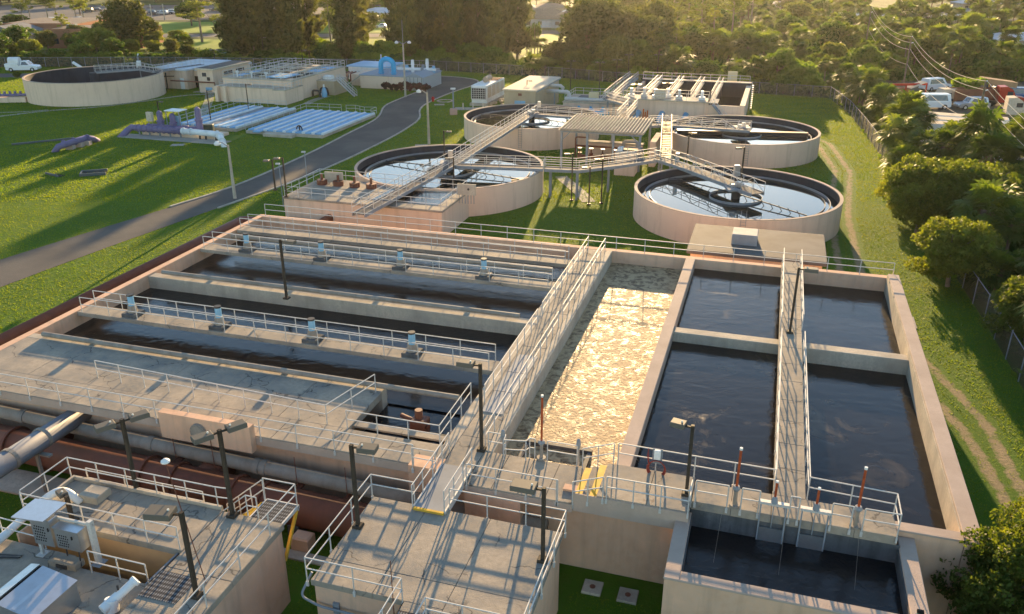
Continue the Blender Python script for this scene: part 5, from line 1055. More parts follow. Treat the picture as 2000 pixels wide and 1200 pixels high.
for px, py, zb, h, lab in ((1116, 392, 0, 5.3, 'dark lamp post on the lawn beside the near left clarifier'), (1174, 398, 0, 5.0, 'pale-headed lamp post on the shaded lawn, right of two'), (1150, 400, 0, 4.2, 'pale-headed lamp post on the shaded lawn, left of two'), (888, 400, 0, 5.2, 'dark lamp post before the near left clarifier'), (538, 372, 2.8, 3.2, 'lamp post on the splitter structure'), (560, 385, 2.8, 4, 'pale lamp post on the splitter structure')): slim(px, py, zb, h, lab, ((-1, 0),))
def streetlight(p, h, label, heads, top=0):
    t = thing('street_light', label, 'street light', p, 0, 'tall concrete street lights'); part('pole', MB().cyl((0,0,0), (0,0,h), .2, 10, .12), CONCL, t)
    if top: part('antenna', MB().cyl((0,0,h), (0,0,h+top), .045, 6), ALUD, t)
    for s in heads: hd = link('lamp_head', None, t); hd.empty_display_size = .1; part('arm', MB().tube([(0,0,h-.2), (s*.6,0,h+.25), (s*.95,0,h+.3)], .06, 6), ALUD, hd); part('globe', MB().lathe([(0,0), (.3,.03), (.36,.2), (.2,.42), (0,.5)], 12, (s*1.15,0,h-.05)), WHITE, hd)
    return t
streetlight(at(792, 190, 0), 9.6, 'tall twin-headed street light with an antenna by the pump station', (-1, 1), 4)
streetlight(at(838, 282, 0), 7.2, 'tall concrete street light with one globe beside the road', (-1,), .4)
streetlight(at(459, 388, 0), 6.0, 'leaning concrete street light with one globe at the end of the white pipe', (-1,))
for px, py, h, lab in ((1883, 0, 1, ''),): pass
for k, (px, py) in enumerate(((600, 352), (553, 378))):
    t = thing('slim_pole', 'thin pale pole with a small lamp beside the road, %s of two' % ('right', 'left')[k], 'lamp', at(px-2*k, py, 1.5)); part('pole', MB().cyl((0,0,-1.5), (0,0,3.2), .05, 6), ALUD, t); part('lamp_head', MB().bbox(-.35, .1, -.12, .12, 3.15, 3.3, .02), ALU, t)
t = thing('sample_station', 'thin pale instrument mast with a pinkish box in the grass by the generator', 'mast', at(886, 224, 0)); part('mast', MB().cyl((0,0,0), (0,0,4.2), .12, 8), ALUD, t); part('lamp', MB().bbox(-.4, .4, -.2, .2, 4.1, 4.35, .03), WHITE, t); part('box', MB().bbox(-.6, .6, -.5, .4, 0, 1.0, .08), mat('pinkish_box', (.42, .28, .22), r=.7), t)
t = thing('bollard_row', 'three pale bollards on a slab left of the far clarifier', 'bollards', at(905, 213, 0)); part('slab', MB().bbox(-1.5, 4.5, -1.2, 1.2, 0, .08, .02), PATHM, t)
for k in range(3): part('bollard', MB().cyl((k*1.7,-.6,0), (k*1.7,-.6,1.1), .13, 8), CREAM, t)
# ---------------------------------------------------------------- foliage
NR = np.random.default_rng(11)
def quads(C, s, asp=.5, up=None, upw=0.):
    """diamond leaves at centres C with random facing"""
    n = len(C); s = np.broadcast_to(s, n)[:, None]
    u = NR.normal(size=(n, 3))
    if up is not None: u = u*(1-upw)+up*upw
    u /= np.linalg.norm(u, axis=1)[:, None]; v = np.cross(u, NR.normal(size=(n, 3))); v /= np.linalg.norm(v, axis=1)[:, None]
    return np.stack([C-u*s, C+v*s*asp, C+u*s, C-v*s*asp], 1).reshape(-1, 3)
def clumpy(R_, H, z0, nclump, nleaf, size, seed, flat=1., top=.3, csz=.30, asp=.5):
    """crown: leaf clumps spread through an uneven ellipsoid"""
    g = np.random.default_rng(seed); P = []
    for k in range(nclump):
        d = g.normal(size=3); d /= np.linalg.norm(d); r = .45+.55*g.random()**.6; wob = .75+.5*g.random()
        c = d*r*wob*.82; c[2] = abs(c[2])**.9*np.sign(c[2]) if g.random() > top else abs(c[2])
        cs = csz*(.6+.8*g.random()); m = int(nleaf*(cs/csz)**2)
        q = g.normal(size=(m, 3)); q /= np.linalg.norm(q, axis=1)[:, None]; q[:, 2] *= .75*flat
        P.append(c+q*cs*(.55+.45*g.random((m, 1))))
    P = np.concatenate(P); P = P*[R_, R_, H/2]; P[:, 2] += z0+H/2; P = P[P[:, 2] > z0*.6]
    return quads(P, size*(.6+.8*g.random(len(P))), asp)
def trunk_mb(h, r, limbs, seed, lean=0, spread=2.5, r2=.4):
    g = random.Random(seed); mb = MB(); lx, ly = g.uniform(-lean, lean), g.uniform(-lean, lean)
    mb.tube([(0,0,0), (lx*.3,ly*.3,h*.35), (lx*.7,ly*.6,h*.7), (lx,ly,h)], [r, r*.85, r*.7, r*r2], 7)
    for i in range(limbs):
        f = .45+.5*i/max(1, limbs); a = g.uniform(0, 6.28); s = g.uniform(.5, 1)*spread; b_ = Vector((lx*f,ly*f,h*f))
        mb.tube([b_, b_+Vector((math.cos(a)*s*.5, math.sin(a)*s*.5, s*.35)), b_+Vector((math.cos(a)*s, math.sin(a)*s, s*.8))], [r*.4, r*.28, r*.1], 5)
    return mb
def fan_palm(nl, L, seed, skirt=True, nb=9):
    """ball of fan leaves"""
    g = np.random.default_rng(seed); V = []
    for k in range(nl):
        el = math.asin(-.45+1.42*g.random()) if g.random() > .1 else -.6; az = g.random()*2*PI; el = min(el, 1.4)
        d = np.array([math.cos(az)*math.cos(el), math.sin(az)*math.cos(el), math.sin(el)]); pl = L*(.45+.2*g.random()); c = d*pl
        s = np.cross(d, [0, 0, 1]); s /= np.linalg.norm(s)+1e-9; u = np.cross(s, d); tilt = g.normal()*.3; s2 = s*math.cos(tilt)+u*math.sin(tilt); u2 = np.cross(s2, d)
        V.append([c*0, c+s2*.03, c, c-s2*.03])
        for j in range(nb):
            a = (j/(nb-1)-.5)*3.4; dd = d*math.cos(a)+s2*math.sin(a); dd = dd+u2*.12*(g.random()-.3); l = L*(.55+.12*g.random())*(1-.25*abs(a)/1.7)
            w_ = np.cross(dd, u2); w_ /= np.linalg.norm(w_)+1e-9; mid = c+dd*l*.55; tip = c+dd*l-np.array([0, 0, .28*l])
            V.append([c, mid+w_*L*.055, tip, mid-w_*L*.055])
    return np.array(V).reshape(-1, 3)
def casuarina(H, Rm, n, seed):
    """tall ragged column of drooping needle sprays"""
    g = np.random.default_rng(seed); nb = 34; P = []; D = []
    for k in range(nb):
        f = .10+.9*(k/nb); az = g.random()*2*PI; rad = Rm*(1-.55*f)*(.5+.7*g.random())*(1.15 if f > .3 else .8); m = n//nb
        t = g.random((m, 1))**.7; up = .6*rad; base = np.array([0, 0, f*H]); tip = np.array([math.cos(az)*rad, math.sin(az)*rad, f*H+up*.4])
        c = base+(tip-base)*t+g.normal(size=(m, 3))*[.24, .24, .42]*Rm*.30; P.append(c); D.append(np.tile([math.cos(az)*.5, math.sin(az)*.5, .9], (m, 1)))
    P = np.concatenate(P); D = np.concatenate(D); P[:, 2] = np.clip(P[:, 2], .3, H*1.03)
    return quads(P, .95*(.5+g.random(len(P))), .24, D, .55)
def pine(H, Rm, nt_, seed, leaf=.3, per=60):
    g = np.random.default_rng(seed); P = []; limbs = []
    for k in range(nt_):
        f = .58+.42*g.random(); az = g.random()*2*PI; rad = Rm*(.25+.75*g.random())*(1.25-f*.7); c = np.array([math.cos(az)*rad, math.sin(az)*rad, f*H+rad*.12]); limbs.append((c, f*H-rad*.25))
        q = g.normal(size=(per, 3)); q /= np.linalg.norm(q, axis=1)[:, None]; P.append(c+q*[1, 1, .55]*Rm*(.17+.12*g.random())*(.4+.6*g.random((per, 1))))
    return quads(np.concatenate(P), leaf, .28), limbs
KIND = {}
def kind(name, variants): KIND[name] = variants     # each: (trunk mesh or None, trunk name, crown mesh, height, extra)
def mk_crown(V, m, nm='crown'): return npmesh(nm, V, None, m)
kind('broad', [(trunk_mb(5.2, .28, 6, 10+i, .6, 2.6).mesh('trunk', BARK), mk_crown(clumpy(4.3, 6.6, 1.6, 60, 85, .30, 20+i), (LEAF, LEAFO, LEAF)[i]), 8.2) for i in range(3)])
kind('dark', [(trunk_mb(7.5, .4, 6, 30+i, .6, 3).mesh('trunk', BARK), mk_crown(clumpy(5.5, 10, 2, 85, 90, .34, 40+i), LEAFD), 12) for i in range(2)])
kind('bush', [(trunk_mb(1.6, .12, 4, 50+i, .3, 1.2).mesh('stem', BARK), mk_crown(clumpy(2.3, 3.1, .1, 34, 80, .24, 60+i), (LEAFB, LEAFB, LEAF)[i]), 3.2) for i in range(3)])
def palm_trunk(h, s): 
    g = random.Random(s); l = g.uniform(-.4, .4); return MB().tube([(0,0,0), (l*.2,0,h*.3), (l*.7,.1,h*.7), (l,.1,h)], [.24, .19, .17, .2], 8)
def palm_var(h, s, nl=62, L=2.35):
    V_ = fan_palm(nl, L, s); V_[:, 2] += h+.1; g = np.random.default_rng(s); sk = fan_palm(14, L*.8, s+5, nb=5); sk[:, 2] = -np.abs(sk[:, 2])*1.2+h; sk[:, :2] *= .45
    return (palm_trunk(h, s).mesh('trunk', PALMBARK), mk_crown(V_, LEAFP, 'fronds'), h+1.6, mk_crown(sk, DEADL, 'dead_fronds'))
kind('palm', [palm_var(4.4, 70), palm_var(5.4, 71), palm_var(3.6, 72, 66, 2.5), palm_var(6.4, 73, 54)])
kind('shortpalm', [palm_var(1.2, 75, 56, 2.0), palm_var(2.0, 76, 60, 2.2)])
kind('casuarina', [(trunk_mb(17, .3, 3, 80+i, .8, 2).mesh('trunk', PALEBARK if i % 2 else BARK), mk_crown(casuarina(19, 3.4+.3*i, 2700, 90+i), LEAFD), 19) for i in range(4)])
def pinev(H, s, Rm=4.2, nt_=26, m=LEAFO):
    V_, limbs = pine(H, Rm, nt_, s); mb = MB().tube([(0,0,0), (.2,.1,H*.5), (0,.2,H*.95)], [.24, .18, .06], 7)
    for c, z_ in limbs: mb.tube([(0,.1,z_), (c[0]*.5,c[1]*.5,z_+(c[2]-z_)*.3), tuple(c)], [.09, .06, .03], 4)
    return (mb.mesh('trunk', PALEBARK), mk_crown(V_, m), H)
kind('pine', [pinev(14, 100), pinev(17, 101, 4.8, 34), pinev(12, 102, 3.6, 20)])
kind('cypress', [(trunk_mb(8, .13, 0, 110, .3).mesh('trunk', PALEBARK), mk_crown(clumpy(.9, 7.5, 1.2, 26, 30, .2, 111), LEAF), 9)])
kind('redshrub', [(trunk_mb(.8, .06, 3, 120, .1, .5).mesh('stem', BARK), mk_crown(clumpy(.8, 1.5, .1, 20, 40, .16, 121), LEAFR), 1.6)])
kind('finebush', [(trunk_mb(3.2, .16, 12, 130, .3, 2.4).mesh('trunk', BARK), mk_crown(clumpy(2.6, 5.0, .3, 150, 170, .085, 131, csz=.2, asp=.55), LEAFO), 5.3)])
kind('leafybush', [(trunk_mb(5, .25, 9, 140, .5, 3).mesh('trunk', PALEBARK), mk_crown(clumpy(4.4, 7.0, .6, 120, 150, .17, 141, csz=.24, asp=.55), LEAFO), 7.8)])
GRPS = {'broad': ('broad_tree', 'tree', 'broad leafy trees of the woods'), 'dark': ('dark_tree', 'tree', 'big dark trees'), 'bush': ('shrub', 'shrub', 'bright shrubs of the woods'),
        'palm': ('cabbage_palm', 'palm', 'cabbage palms of the woods'), 'shortpalm': ('young_palm', 'palm', 'low young palms'), 'casuarina': ('casuarina_tree', 'tree', 'tall dark casuarina trees behind the fence'),
        'pine': ('pine_tree', 'tree', 'slash pines with bare trunks'), 'cypress': ('cypress_tree', 'tree', 'thin columnar trees'), 'redshrub': ('red_shrub', 'shrub', 'dark red shrubs'), 'finebush': ('leafy_shrub', 'shrub', 'leafy shrubs at the bottom right'), 'leafybush': ('leafy_tree', 'tree', 'leafy olive-green trees along the fence')}
GENL = {'broad': 'broad leafy green tree in the woods beyond the fence', 'dark': 'big dark rounded tree beyond the back fence', 'bush': 'bright green shrub at the edge of the woods', 'palm': 'cabbage palm with a round fan crown among the woods', 'shortpalm': 'low young palm with fan fronds among the undergrowth', 'casuarina': 'tall dark feathery casuarina in the row behind the back fence', 'pine': 'slash pine with tufted crown on a bare trunk', 'cypress': 'thin columnar tree with a bare lower trunk', 'redshrub': 'dark red leaved shrub in the bed by the pump station', 'finebush': 'olive-green shrub with glossy small leaves', 'leafybush': 'dense olive-green leafy tree by the right fence'}
SHOWN = {}
ZONES = [(lambda x, y, px: y > 245, 'in the far town'), (lambda x, y, px: y < 160 and x > 20, 'along the right fence'), (lambda x, y, px: px < 440, 'behind the round tank at the upper left'), (lambda x, y, px: px < 1010, 'behind the back fence left of the centre'),
         (lambda x, y, px: px < 1135, 'before the bright meadow'), (lambda x, y, px: px < 1480, 'behind the rectangular basins'), (lambda x, y, px: px < 1720, 'right of the rectangular basins in the woods'), (lambda x, y, px: True, 'around the truck yard and power lines')]
WORD = {'broad': 'broad leafy green tree', 'dark': 'big dark rounded tree', 'bush': 'bright green shrub', 'palm': 'cabbage palm with a round fan crown', 'shortpalm': 'low young fan palm', 'casuarina': 'tall dark feathery casuarina', 'pine': 'slash pine with a tufted crown', 'leafybush': 'dense olive-green leafy tree'}
PLUR = {'broad': 'broad trees', 'dark': 'dark trees', 'bush': 'shrubs', 'palm': 'cabbage palms', 'shortpalm': 'young palms', 'casuarina': 'casuarinas', 'pine': 'slash pines', 'leafybush': 'leafy trees'}
def tree(k, x, y, h=None, label=None, sxy=None, vi=None, z=0):
    vs = KIND[k]; v = vs[rnd.randrange(len(vs)) if vi is None else vi]; nm, cat, grp = GRPS[k]
    if not label and k in WORD:
        pxx = proj(x, y)[0]; zn = next(n_ for f_, n_ in ZONES if f_(x, y, pxx))
        if k == 'casuarina': zn = ('in the front row' if y < 214 else 'in the rear row')+next(n_ for l_, n_ in ((560, ' behind the filter building'), (700, ' left of the blue pipe arch'), (800, ' behind the blue pipe arch'), (900, ' above the road bend'), (9e9, ' left of the bright meadow')) if pxx < l_)
        elif y > 245: zn += next(n_ for l_, n_ in ((300, ' at the far left'), (600, ' left of the casuarinas'), (1000, ' behind the casuarinas'), (1250, ' above the bright meadow'), (1500, ' right of the sun glare'), (1750, ' before the distant power lines'), (9e9, ' at the top right')) if pxx < l_)
        elif x > 20 and y < 160: zn += ' beside the truck yard' if y > 110 else ' beside the right clarifiers' if y > 75 else ' nearest the camera'
        label = WORD[k]+' '+zn; grp = PLUR[k]+' '+zn
    s = (h/v[2]) if h else rnd.uniform(.8, 1.25); t = thing(nm, label or GENL[k], cat, (x, y, z), rnd.uniform(0, 6.28), grp)
    sx = s if sxy is None else sxy; t.scale = (sx, sx, s)
    if v[0]: link(v[0].name.split('.')[0], v[0], t)
    link(v[1].name.split('.')[0], v[1], t)
    if len(v) > 3: link('dead_fronds', v[3], t)
    SHOWN[k] = SHOWN.get(k, 0)+1; return t
def proj(x, y, z=0):
    c, s = math.cos(PITCH), math.sin(PITCH); Z = z-HC; zc = y*c-Z*s; return (1000+FPX*x/zc, 600-FPX*(y*s+Z*c)/zc) if zc > .1 else (9e9, 9e9)
def hpx(x, y, topy):
    lo, hi = 0, 60
    for _ in range(40):
        m_ = (lo+hi)/2
        if proj(x, y, m_)[1] > topy: lo = m_
        else: hi = m_
    return lo
def ptree(k, px, py, top, label=None, sxy=None, vi=None):
    p = at(px, py, 0); return tree(k, p.x, p.y, max(1., hpx(p.x, p.y, top)), label, sxy, vi)

# individually surveyed plants
ptree('finebush', 2015, 1215, 1035, 'glossy small-leaved shrub at the bottom right corner, largest of them', 1.05); ptree('finebush', 1945, 1270, 1030, 'glossy small-leaved shrub overlapping the bottom right wall corner', 1.0); ptree('finebush', 2030, 1120, 975, 'glossy small-leaved shrub at the right edge beside the dirt track', .8); 
tree('finebush', 15.6, 22.2, 3.6, 'glossy small-leaved shrub at the foot of the right basin wall, bottom edge', .8)
for px, py, top, lab in ((1790, 455, 300, 'dense olive-green leafy tree overlapping the right fence, nearest to the lawn'), (1868, 470, 305, 'dense olive-green leafy tree right of the wooden power pole'), (1755, 420, 335, 'smaller olive-green leafy tree hugging the right fence'), (1850, 560, 420, 'olive-green leafy tree right of the lawn, middle right')): ptree('leafybush', px, py, top, lab)
for px, py, top, lab in ((1893, 372, 222, 'big cabbage palm in front of the white trailers'), (1850, 345, 245, 'cabbage palm left of the wooden power pole with a shaggy crown'), (1975, 402, 288, 'cabbage palm with a bare trunk at the right edge above the blue-white roof'), (1990, 330, 228, 'cabbage palm at the right edge behind the trailers'), (1935, 350, 250, 'cabbage palm before the white trailer door'), (1800, 340, 262, 'cabbage palm before the white trailers, leftmost'), (1775, 300, 215, 'cabbage palm at the end of the parked van'), (1745, 318, 235, 'shaggy cabbage palm by the fence bend')): ptree('palm', px, py, top, lab, 1.15)
for px, py, top, lab in ((1790, 330, 285, 'bright low young palm beside the trailers'), (1830, 350, 300, 'low young palm with upright fronds before the power pole'), (1760, 345, 290, 'low young palm at the fence by the brown dead frond')): ptree('shortpalm', px, py, top, lab, 1.2)
for k in range(9): q = at(755+k*9.5+rnd.uniform(-3, 3), 180+rnd.uniform(-4, 4), 0); tree('redshrub', q.x, q.y, 1.5+rnd.random()*.7)
ptree('pine', 1345, 128, 35, 'broad slash pine in front of the clearing, centre right', 1.0, 1); ptree('pine', 1425, 100, -25, 'tall slash pine left of the palm woods', 1.0, 1); ptree('pine', 1465, 70, -30, 'tall open slash pine at the top edge', 1.1, 0)
ptree('pine', 450, 96, 10, 'leaning pale-limbed pine left of the casuarinas', 1.2, 0)
for px, py, top, lab in ((128, 88, 28, 'slash pine in front of the brick building'), (50, 56, 2, 'slash pine left of the parking lot road'), (62, 54, -8, 'tall slash pine at the top left'), (96, 50, -12, 'tall slash pine between two others at the top left'), (113, 48, -6, 'slash pine with a dense crown at the top left'), (166, 47, 2, 'slash pine with a bare leaning trunk before the lot'), (150, 40, -15, 'slash pine at the top edge near the lot')): ptree('pine', px, py, top, lab, .8)
ptree('dark', 255, 100, -10, 'very tall dense dark tree right of the brick building', 1.15, 0); ptree('dark', 285, 92, 30, 'dense dark tree beside the very tall one', .8, 1); ptree('dark', 215, 95, 40, 'rounded dark tree before the brick building', .7, 1)
ptree('broad', 55, 88, 54, 'yellow-green rounded tree before the brick building', .8); ptree('broad', 28, 52, 28, 'flat-crowned olive tree on the far left lawn', 1.1)
for px, py, top, lab in ((75, 122, 94, 'cabbage palm behind the white tanker pickup'), (148, 124, 98, 'cabbage palm behind the big round tank'), (300, 126, 104, 'bright rounded palm behind the white membrane roof'), (1042, 150, 108, 'cabbage palm behind the metal building'), (1064, 150, 113, 'paler cabbage palm behind the metal building'), (1055, 108, 78, 'dark cabbage palm before the bright field'), (1175, 158, 118, 'cabbage palm behind the zigzag walkway'), (1208, 158, 119, 'cabbage palm behind the zigzag walkway, right'), (1437, 166, 119, 'cabbage palm behind the rectangular basins'), (1500, 168, 128, 'cabbage palm behind the right end of the basins'), (1467, 120, 75, 'cabbage palm standing above the woods'), (1520, 95, 58, 'cabbage palm with a visible pale trunk above the woods'), (1690, 110, 57, 'cabbage palm on the crest before the far roofs'), (1820, 128, 86, 'yellowish cabbage palm by the small bright clearing'), (1850, 112, 70, 'dark cabbage palm by the small bright clearing'), (1877, 110, 70, 'cabbage palm right of the small bright clearing')): ptree('palm', px, py, top, lab, 1.1)
for k, (px, py, top) in enumerate(((1029, 104, 42), (1038, 104, 38), (1044, 106, 36), (1050, 104, 34), (1035, 106, 48))): ptree('cypress', px, py, top, ['thin columnar tree with a broader top, leftmost before the bright field', 'thin columnar tree, second from the left before the bright field', 'thin columnar tree, middle of five before the bright field', 'thin columnar tree, rightmost before the bright field', 'shorter thin columnar tree before the bright field'][k], 1.0)
ptree('dark', 1100, 140, 78, 'broad dark bushy tree in front of the bright field', .9, 1); 
for px, py, top, lab, sx in ((1150, 140, -10, 'tall dark spreading tree left of the sun glare', 1.35), (1190, 135, 5, 'big dark tree in the sun glare', 1.2), (1245, 140, 20, 'wide dark tree behind the rectangular basins', 1.2), (1275, 120, -5, 'tall dark tree right of the sun glare', 1.1), (1215, 150, 85, 'lower dark tree above the back fence', .8), (1125, 152, 95, 'small dark tree behind the intake block', .7)): ptree('dark', px, py, top, lab, sx)
ptree('bush', 1885, 198, 152, 'bright yellow-green rounded tree behind the parked cars in the yard', 1.35, 0); ptree('bush', 17, 118, 84, 'bright yellow-green bush at the far left edge', 1.8, 1)
q = at(34, 152, 0); tree('bush', q.x, q.y, 1.3, 'tiny bright shrub on the verge below the white tanker pickup')

# filled woods
def clear(px, py):
    for (x0, x1, y0, y1) in ((1010, 1128, 20, 112), (1805, 1880, 92, 124), (1690, 1760, -10, 40), (1790, 1900, 18, 58), (20, 240, 45, 92), (1255, 1320, 25, 62)):
        if x0 < px < x1 and y0 < py < y1: return True
    return False
placed = []
def free(x, y, d):
    for q in placed:
        if (q[0]-x)**2+(q[1]-y)**2 < d*d: return False
    placed.append((x, y)); return True
YARD = [(61, 122), (112, 118), (112, 178), (72, 182), (63, 168)]
def inyard(x, y): return x > 61+max(0, (y-160))*.4 and x < 108 and 122 < y < 178
# bright hedge just behind the back fence
xx = -150.0
while xx < 56:
    yb = float(behind(np.array([xx]), np.array([0.]))[0]); yb = -yb if yb < 0 else 0
    yb = np.interp(xx, [p[0] for p in FENCE_B], [p[1] for p in FENCE_B])
    tree('bush', xx, yb+rnd.uniform(2.2, 5), rnd.uniform(1.8, 3.6)); xx += rnd.uniform(2.0, 4.2)
# casuarina row
for k in range(50):
    for _ in range(30):
        x = rnd.uniform(-73, 3); y = rnd.uniform(206, 224 if rnd.random() < .6 else 236); px, py = proj(x, y)
        if px < 462 or px > 1012 or (616 < px < 670) or (708 < px < 756) or (540 < px < 566): continue
        if free(x, y, 3.4): tree('casuarina', x, y, rnd.uniform(14, 23) if px < 760 else rnd.uniform(18, 26), sxy=rnd.uniform(.8, 1.15)); break
for k in range(46):      # left broad trees behind the tank
    for _ in range(20):
        x = rnd.uniform(-165, -66); y = rnd.uniform(207, 245); px, py = proj(x, y)
        if not clear(px, py) and free(x, y, 4.5): tree(rnd.choice(['broad', 'broad', 'dark', 'palm', 'broad']), x, y, (rnd.uniform(4.5, 8.0) if y < 225 else rnd.uniform(4, 6.5)) if px < 290 else rnd.uniform(3, 5)); break
for k in range(60):      # understory centre
    x = rnd.uniform(-60, 60); y = np.interp(x, [p[0] for p in FENCE_B], [p[1] for p in FENCE_B])+rnd.uniform(6, 22); px, py = proj(x, y)
    if free(x, y, 2.5): tree('bush', x, y, rnd.uniform(2.2, 3.8) if 1000 < px < 1130 else rnd.uniform(3, 5.5))
n = 0
for k in range(6000):    # palm and broadleaf woods on the right
    if n >= 470: break
    y = rnd.uniform(150, 330) if rnd.random() < .8 else rnd.uniform(330, 420); px = rnd.uniform(1135, 2080); c, s = math.cos(PITCH), math.sin(PITCH)
    x = (px-1000)/FPX*(y*c+HC*s); px, py = proj(x, y)
    if behind(np.array([x]), np.array([y]))[0] < 2.5 or clear(px, py) or inyard(x, y): continue
    if not free(x, y, 3.3 if y < 230 else 4.9): continue
    kd = rnd.choice(['palm', 'palm', 'bush', 'broad', 'shortpalm', 'bush', 'palm'] if px > 1400 else ['dark', 'broad', 'broad', 'pine', 'palm']); n += 1
    hh = {'palm': rnd.uniform(5, 9), 'broad': rnd.uniform(5.5, 9), 'bush': rnd.uniform(3, 5), 'shortpalm': rnd.uniform(3.5, 5), 'dark': rnd.uniform(7, 12), 'pine': rnd.uniform(9, 14)}[kd]
    if y < 190: hh *= .85
    tree(kd, x, y, hh)
for k in range(900):     # strip along the right fence
    y = rnd.uniform(34, 156); xr = np.interp(y, [p[1] for p in FENCE_R[::-1]], [p[0] for p in FENCE_R[::-1]]); x = xr+rnd.uniform(1.6, 15 if y < 120 else 6); px, py = proj(x, y)
    if px > 2150 or inyard(x, y): continue
    if abs(x-54.5) < 4 and abs(y-100) < 9: continue
    if 98 < y < 130 and px > 1770: continue
    if len([1 for q in placed if q[1] < 156 and q[0] > 30]) > 95: break
    if free(x, y, 2.6): kd = rnd.choice(['palm', 'shortpalm', 'bush', 'leafybush' if y < 95 else 'palm', 'palm', 'shortpalm']); tree(kd, x, y, {'palm': rnd.uniform(5, 7.5), 'shortpalm': rnd.uniform(2.6, 4), 'bush': rnd.uniform(2, 4), 'leafybush': rnd.uniform(4, 6.5)}[kd])
for k in range(2500):    # far trees
    if len(placed) > 1000: break
    y = rnd.uniform(250, 640); px = rnd.uniform(-120, 2120); x = (px-1000)/FPX*(y*math.cos(PITCH)+HC*math.sin(PITCH)); px, py = proj(x, y)
    if clear(px, py) or (px < 1000 and 258 < y < 330 and rnd.random() < .9) or (px < 480 and 330 <= y < 430 and rnd.random() < .85): continue
    if free(x, y, 7.5): 
        kd = rnd.choice(['broad', 'broad', 'dark', 'dark', 'pine', 'palm']); tree(kd, x, y, {'palm': rnd.uniform(6, 9), 'broad': rnd.uniform(6, 10), 'dark': rnd.uniform(8, 13), 'pine': rnd.uniform(10, 15)}[kd], sxy=rnd.uniform(.9, 1.7))
# leaf litter layer of low undergrowth
def scatter_undergrowth():
    P = []
    while len(P) < 15000:
        m = 30000; x = NR.uniform(-165, 130, m); y = NR.uniform(30, 300, m); d = behind(x, y); c, s = math.cos(PITCH), math.sin(PITCH); px = 1000+FPX*x/(y*c+HC*s)
        k = (d > .6) & (px > -40) & (px < 2080) & ~((x > 61) & (x < 110) & (y > 122) & (y < 178)) & ((y < 232) | (x > 28)) & ((d < 26) | (x > 28))
        P += list(zip(x[k], y[k]))
    P = np.array(P[:15000]); n = len(P); C = np.repeat(np.column_stack([P, np.zeros(n)]), 5, 0); C[:, :2] += NR.normal(size=(5*n, 2))*.5; C[:, 2] = np.abs(NR.normal(size=5*n))*.5+.1
    return quads(C, .42, .45)
o = link('undergrowth', npmesh('undergrowth', scatter_undergrowth(), None, LEAF), kind='stuff'); o['label'] = 'low tangled green undergrowth covering the floor of the woods'; o['category'] = 'undergrowth'

# ---------------------------------------------------------------- grass
def grass():
    RECT = [(-42.6, 10.1, 28.6, 63), (-45.5, -17.3, 6, 26), (-14.8, -6, 6, 29), (-2, 7.6, 25.5, 31), (-46.2, -28.8, 71.8, 79.7), (-26.2, -7.8, 65.8, 71.2), (-5.4, 5.4, 64.8, 72), (-28, 12, 62.6, 65.2),
            (-118, -105, 142.5, 158), (-106, -102, 140, 153), (-97.2, -82, 132.3, 157), (-75.4, -62.3, 108.3, 127.8), (-88.4, -77.2, 110, 128), (-87, -65, 154, 172), (-83.1, -79, 144.8, 150), (-51.2, -47.8, 141.6, 153), (-42.6, -36.9, 134, 150.2), (-25.2, -14.8, 103.2, 112), (-23, -4, 134, 155.5), (-33.8, -24, 138.9, 147.2), (-91, -74, 101.6, 108.1)]
    CIRC = [(-7.1, 94.9, 10.8), (2.9, 125.2, 10.1), (31.3, 115.3, 10.3), (22.9, 84, 10.4), (-77.6, 161.4, 12)]
    rl_x = np.array([p.x for p in rl]); rl_y = np.array([p.y for p in rl]); out = []
    RP = [(p.x, p.y) for p in rl]+[(p.x, p.y) for p in rr[::-1]]
    def inpoly(x, y, P):
        r_ = np.zeros(len(x), bool); j = len(P)-1
        for i in range(len(P)):
            xi, yi = P[i]; xj, yj = P[j]; c_ = ((yi > y) != (yj > y)) & (x < (xj-xi)*(y-yi)/(yj-yi+1e-12)+xi); r_ ^= c_; j = i
        return r_
    for (y0, y1, dens, bh, bw) in ((18, 48, 75, .07, .02), (48, 90, 45, .06, .035), (90, 205, 30, .10, .05)):
        m = int(dens*(y1-y0)*240); x = NR.uniform(-150, 90, m); y = NR.uniform(y0, y1, m); c, s = math.cos(PITCH), math.sin(PITCH); zc = y*c+HC*s; px = 1000+FPX*x/zc; py = 600-FPX*(y*s-HC*c)/zc
        k = (px > -30) & (px < 2030) & (py < 1230) & (behind(x, y) < 0)
        x, y = x[k], y[k]; a = x*cg+y*sg; b_ = -x*sg+y*cg; k = np.ones(len(x), bool)
        for (a0, a1, b0, b1) in RECT: k &= ~((a > a0) & (a < a1) & (b_ > b0) & (b_ < b1))
        for (cx, cy, r_) in CIRC: k &= (x-cx)**2+(y-cy)**2 > r_*r_
        k &= ~inpoly(x, y, RP); d = np.minimum(dpath(x, y, TR1), dpath(x, y, TR2)); k &= (d > .75) | (NR.random(len(x)) < .12)
        x, y = x[k], y[k]; n = len(x); th = NR.uniform(0, 2*PI, n); w_ = bw*(.6+.8*NR.random(n)); h = bh*(.5+1.0*NR.random(n)); ln = NR.normal(size=(n, 2))*.07
        z0 = np.zeros(n); A = np.stack([x-np.cos(th)*w_, y-np.sin(th)*w_, z0], -1); B = np.stack([x+np.cos(th)*w_, y+np.sin(th)*w_, z0], -1); T = np.stack([x+ln[:, 0], y+ln[:, 1], h], -1)
        out.append(np.stack([A, B, T], 1).reshape(-1, 3))
    return np.concatenate(out)
GV = grass(); print('grass tris', len(GV)//3)
o = link('grass', npmesh('grass', GV, None, GRASSM, 3), kind='stuff'); o['label'] = 'bright mown grass covering the lawns of the plant'; o['category'] = 'grass'

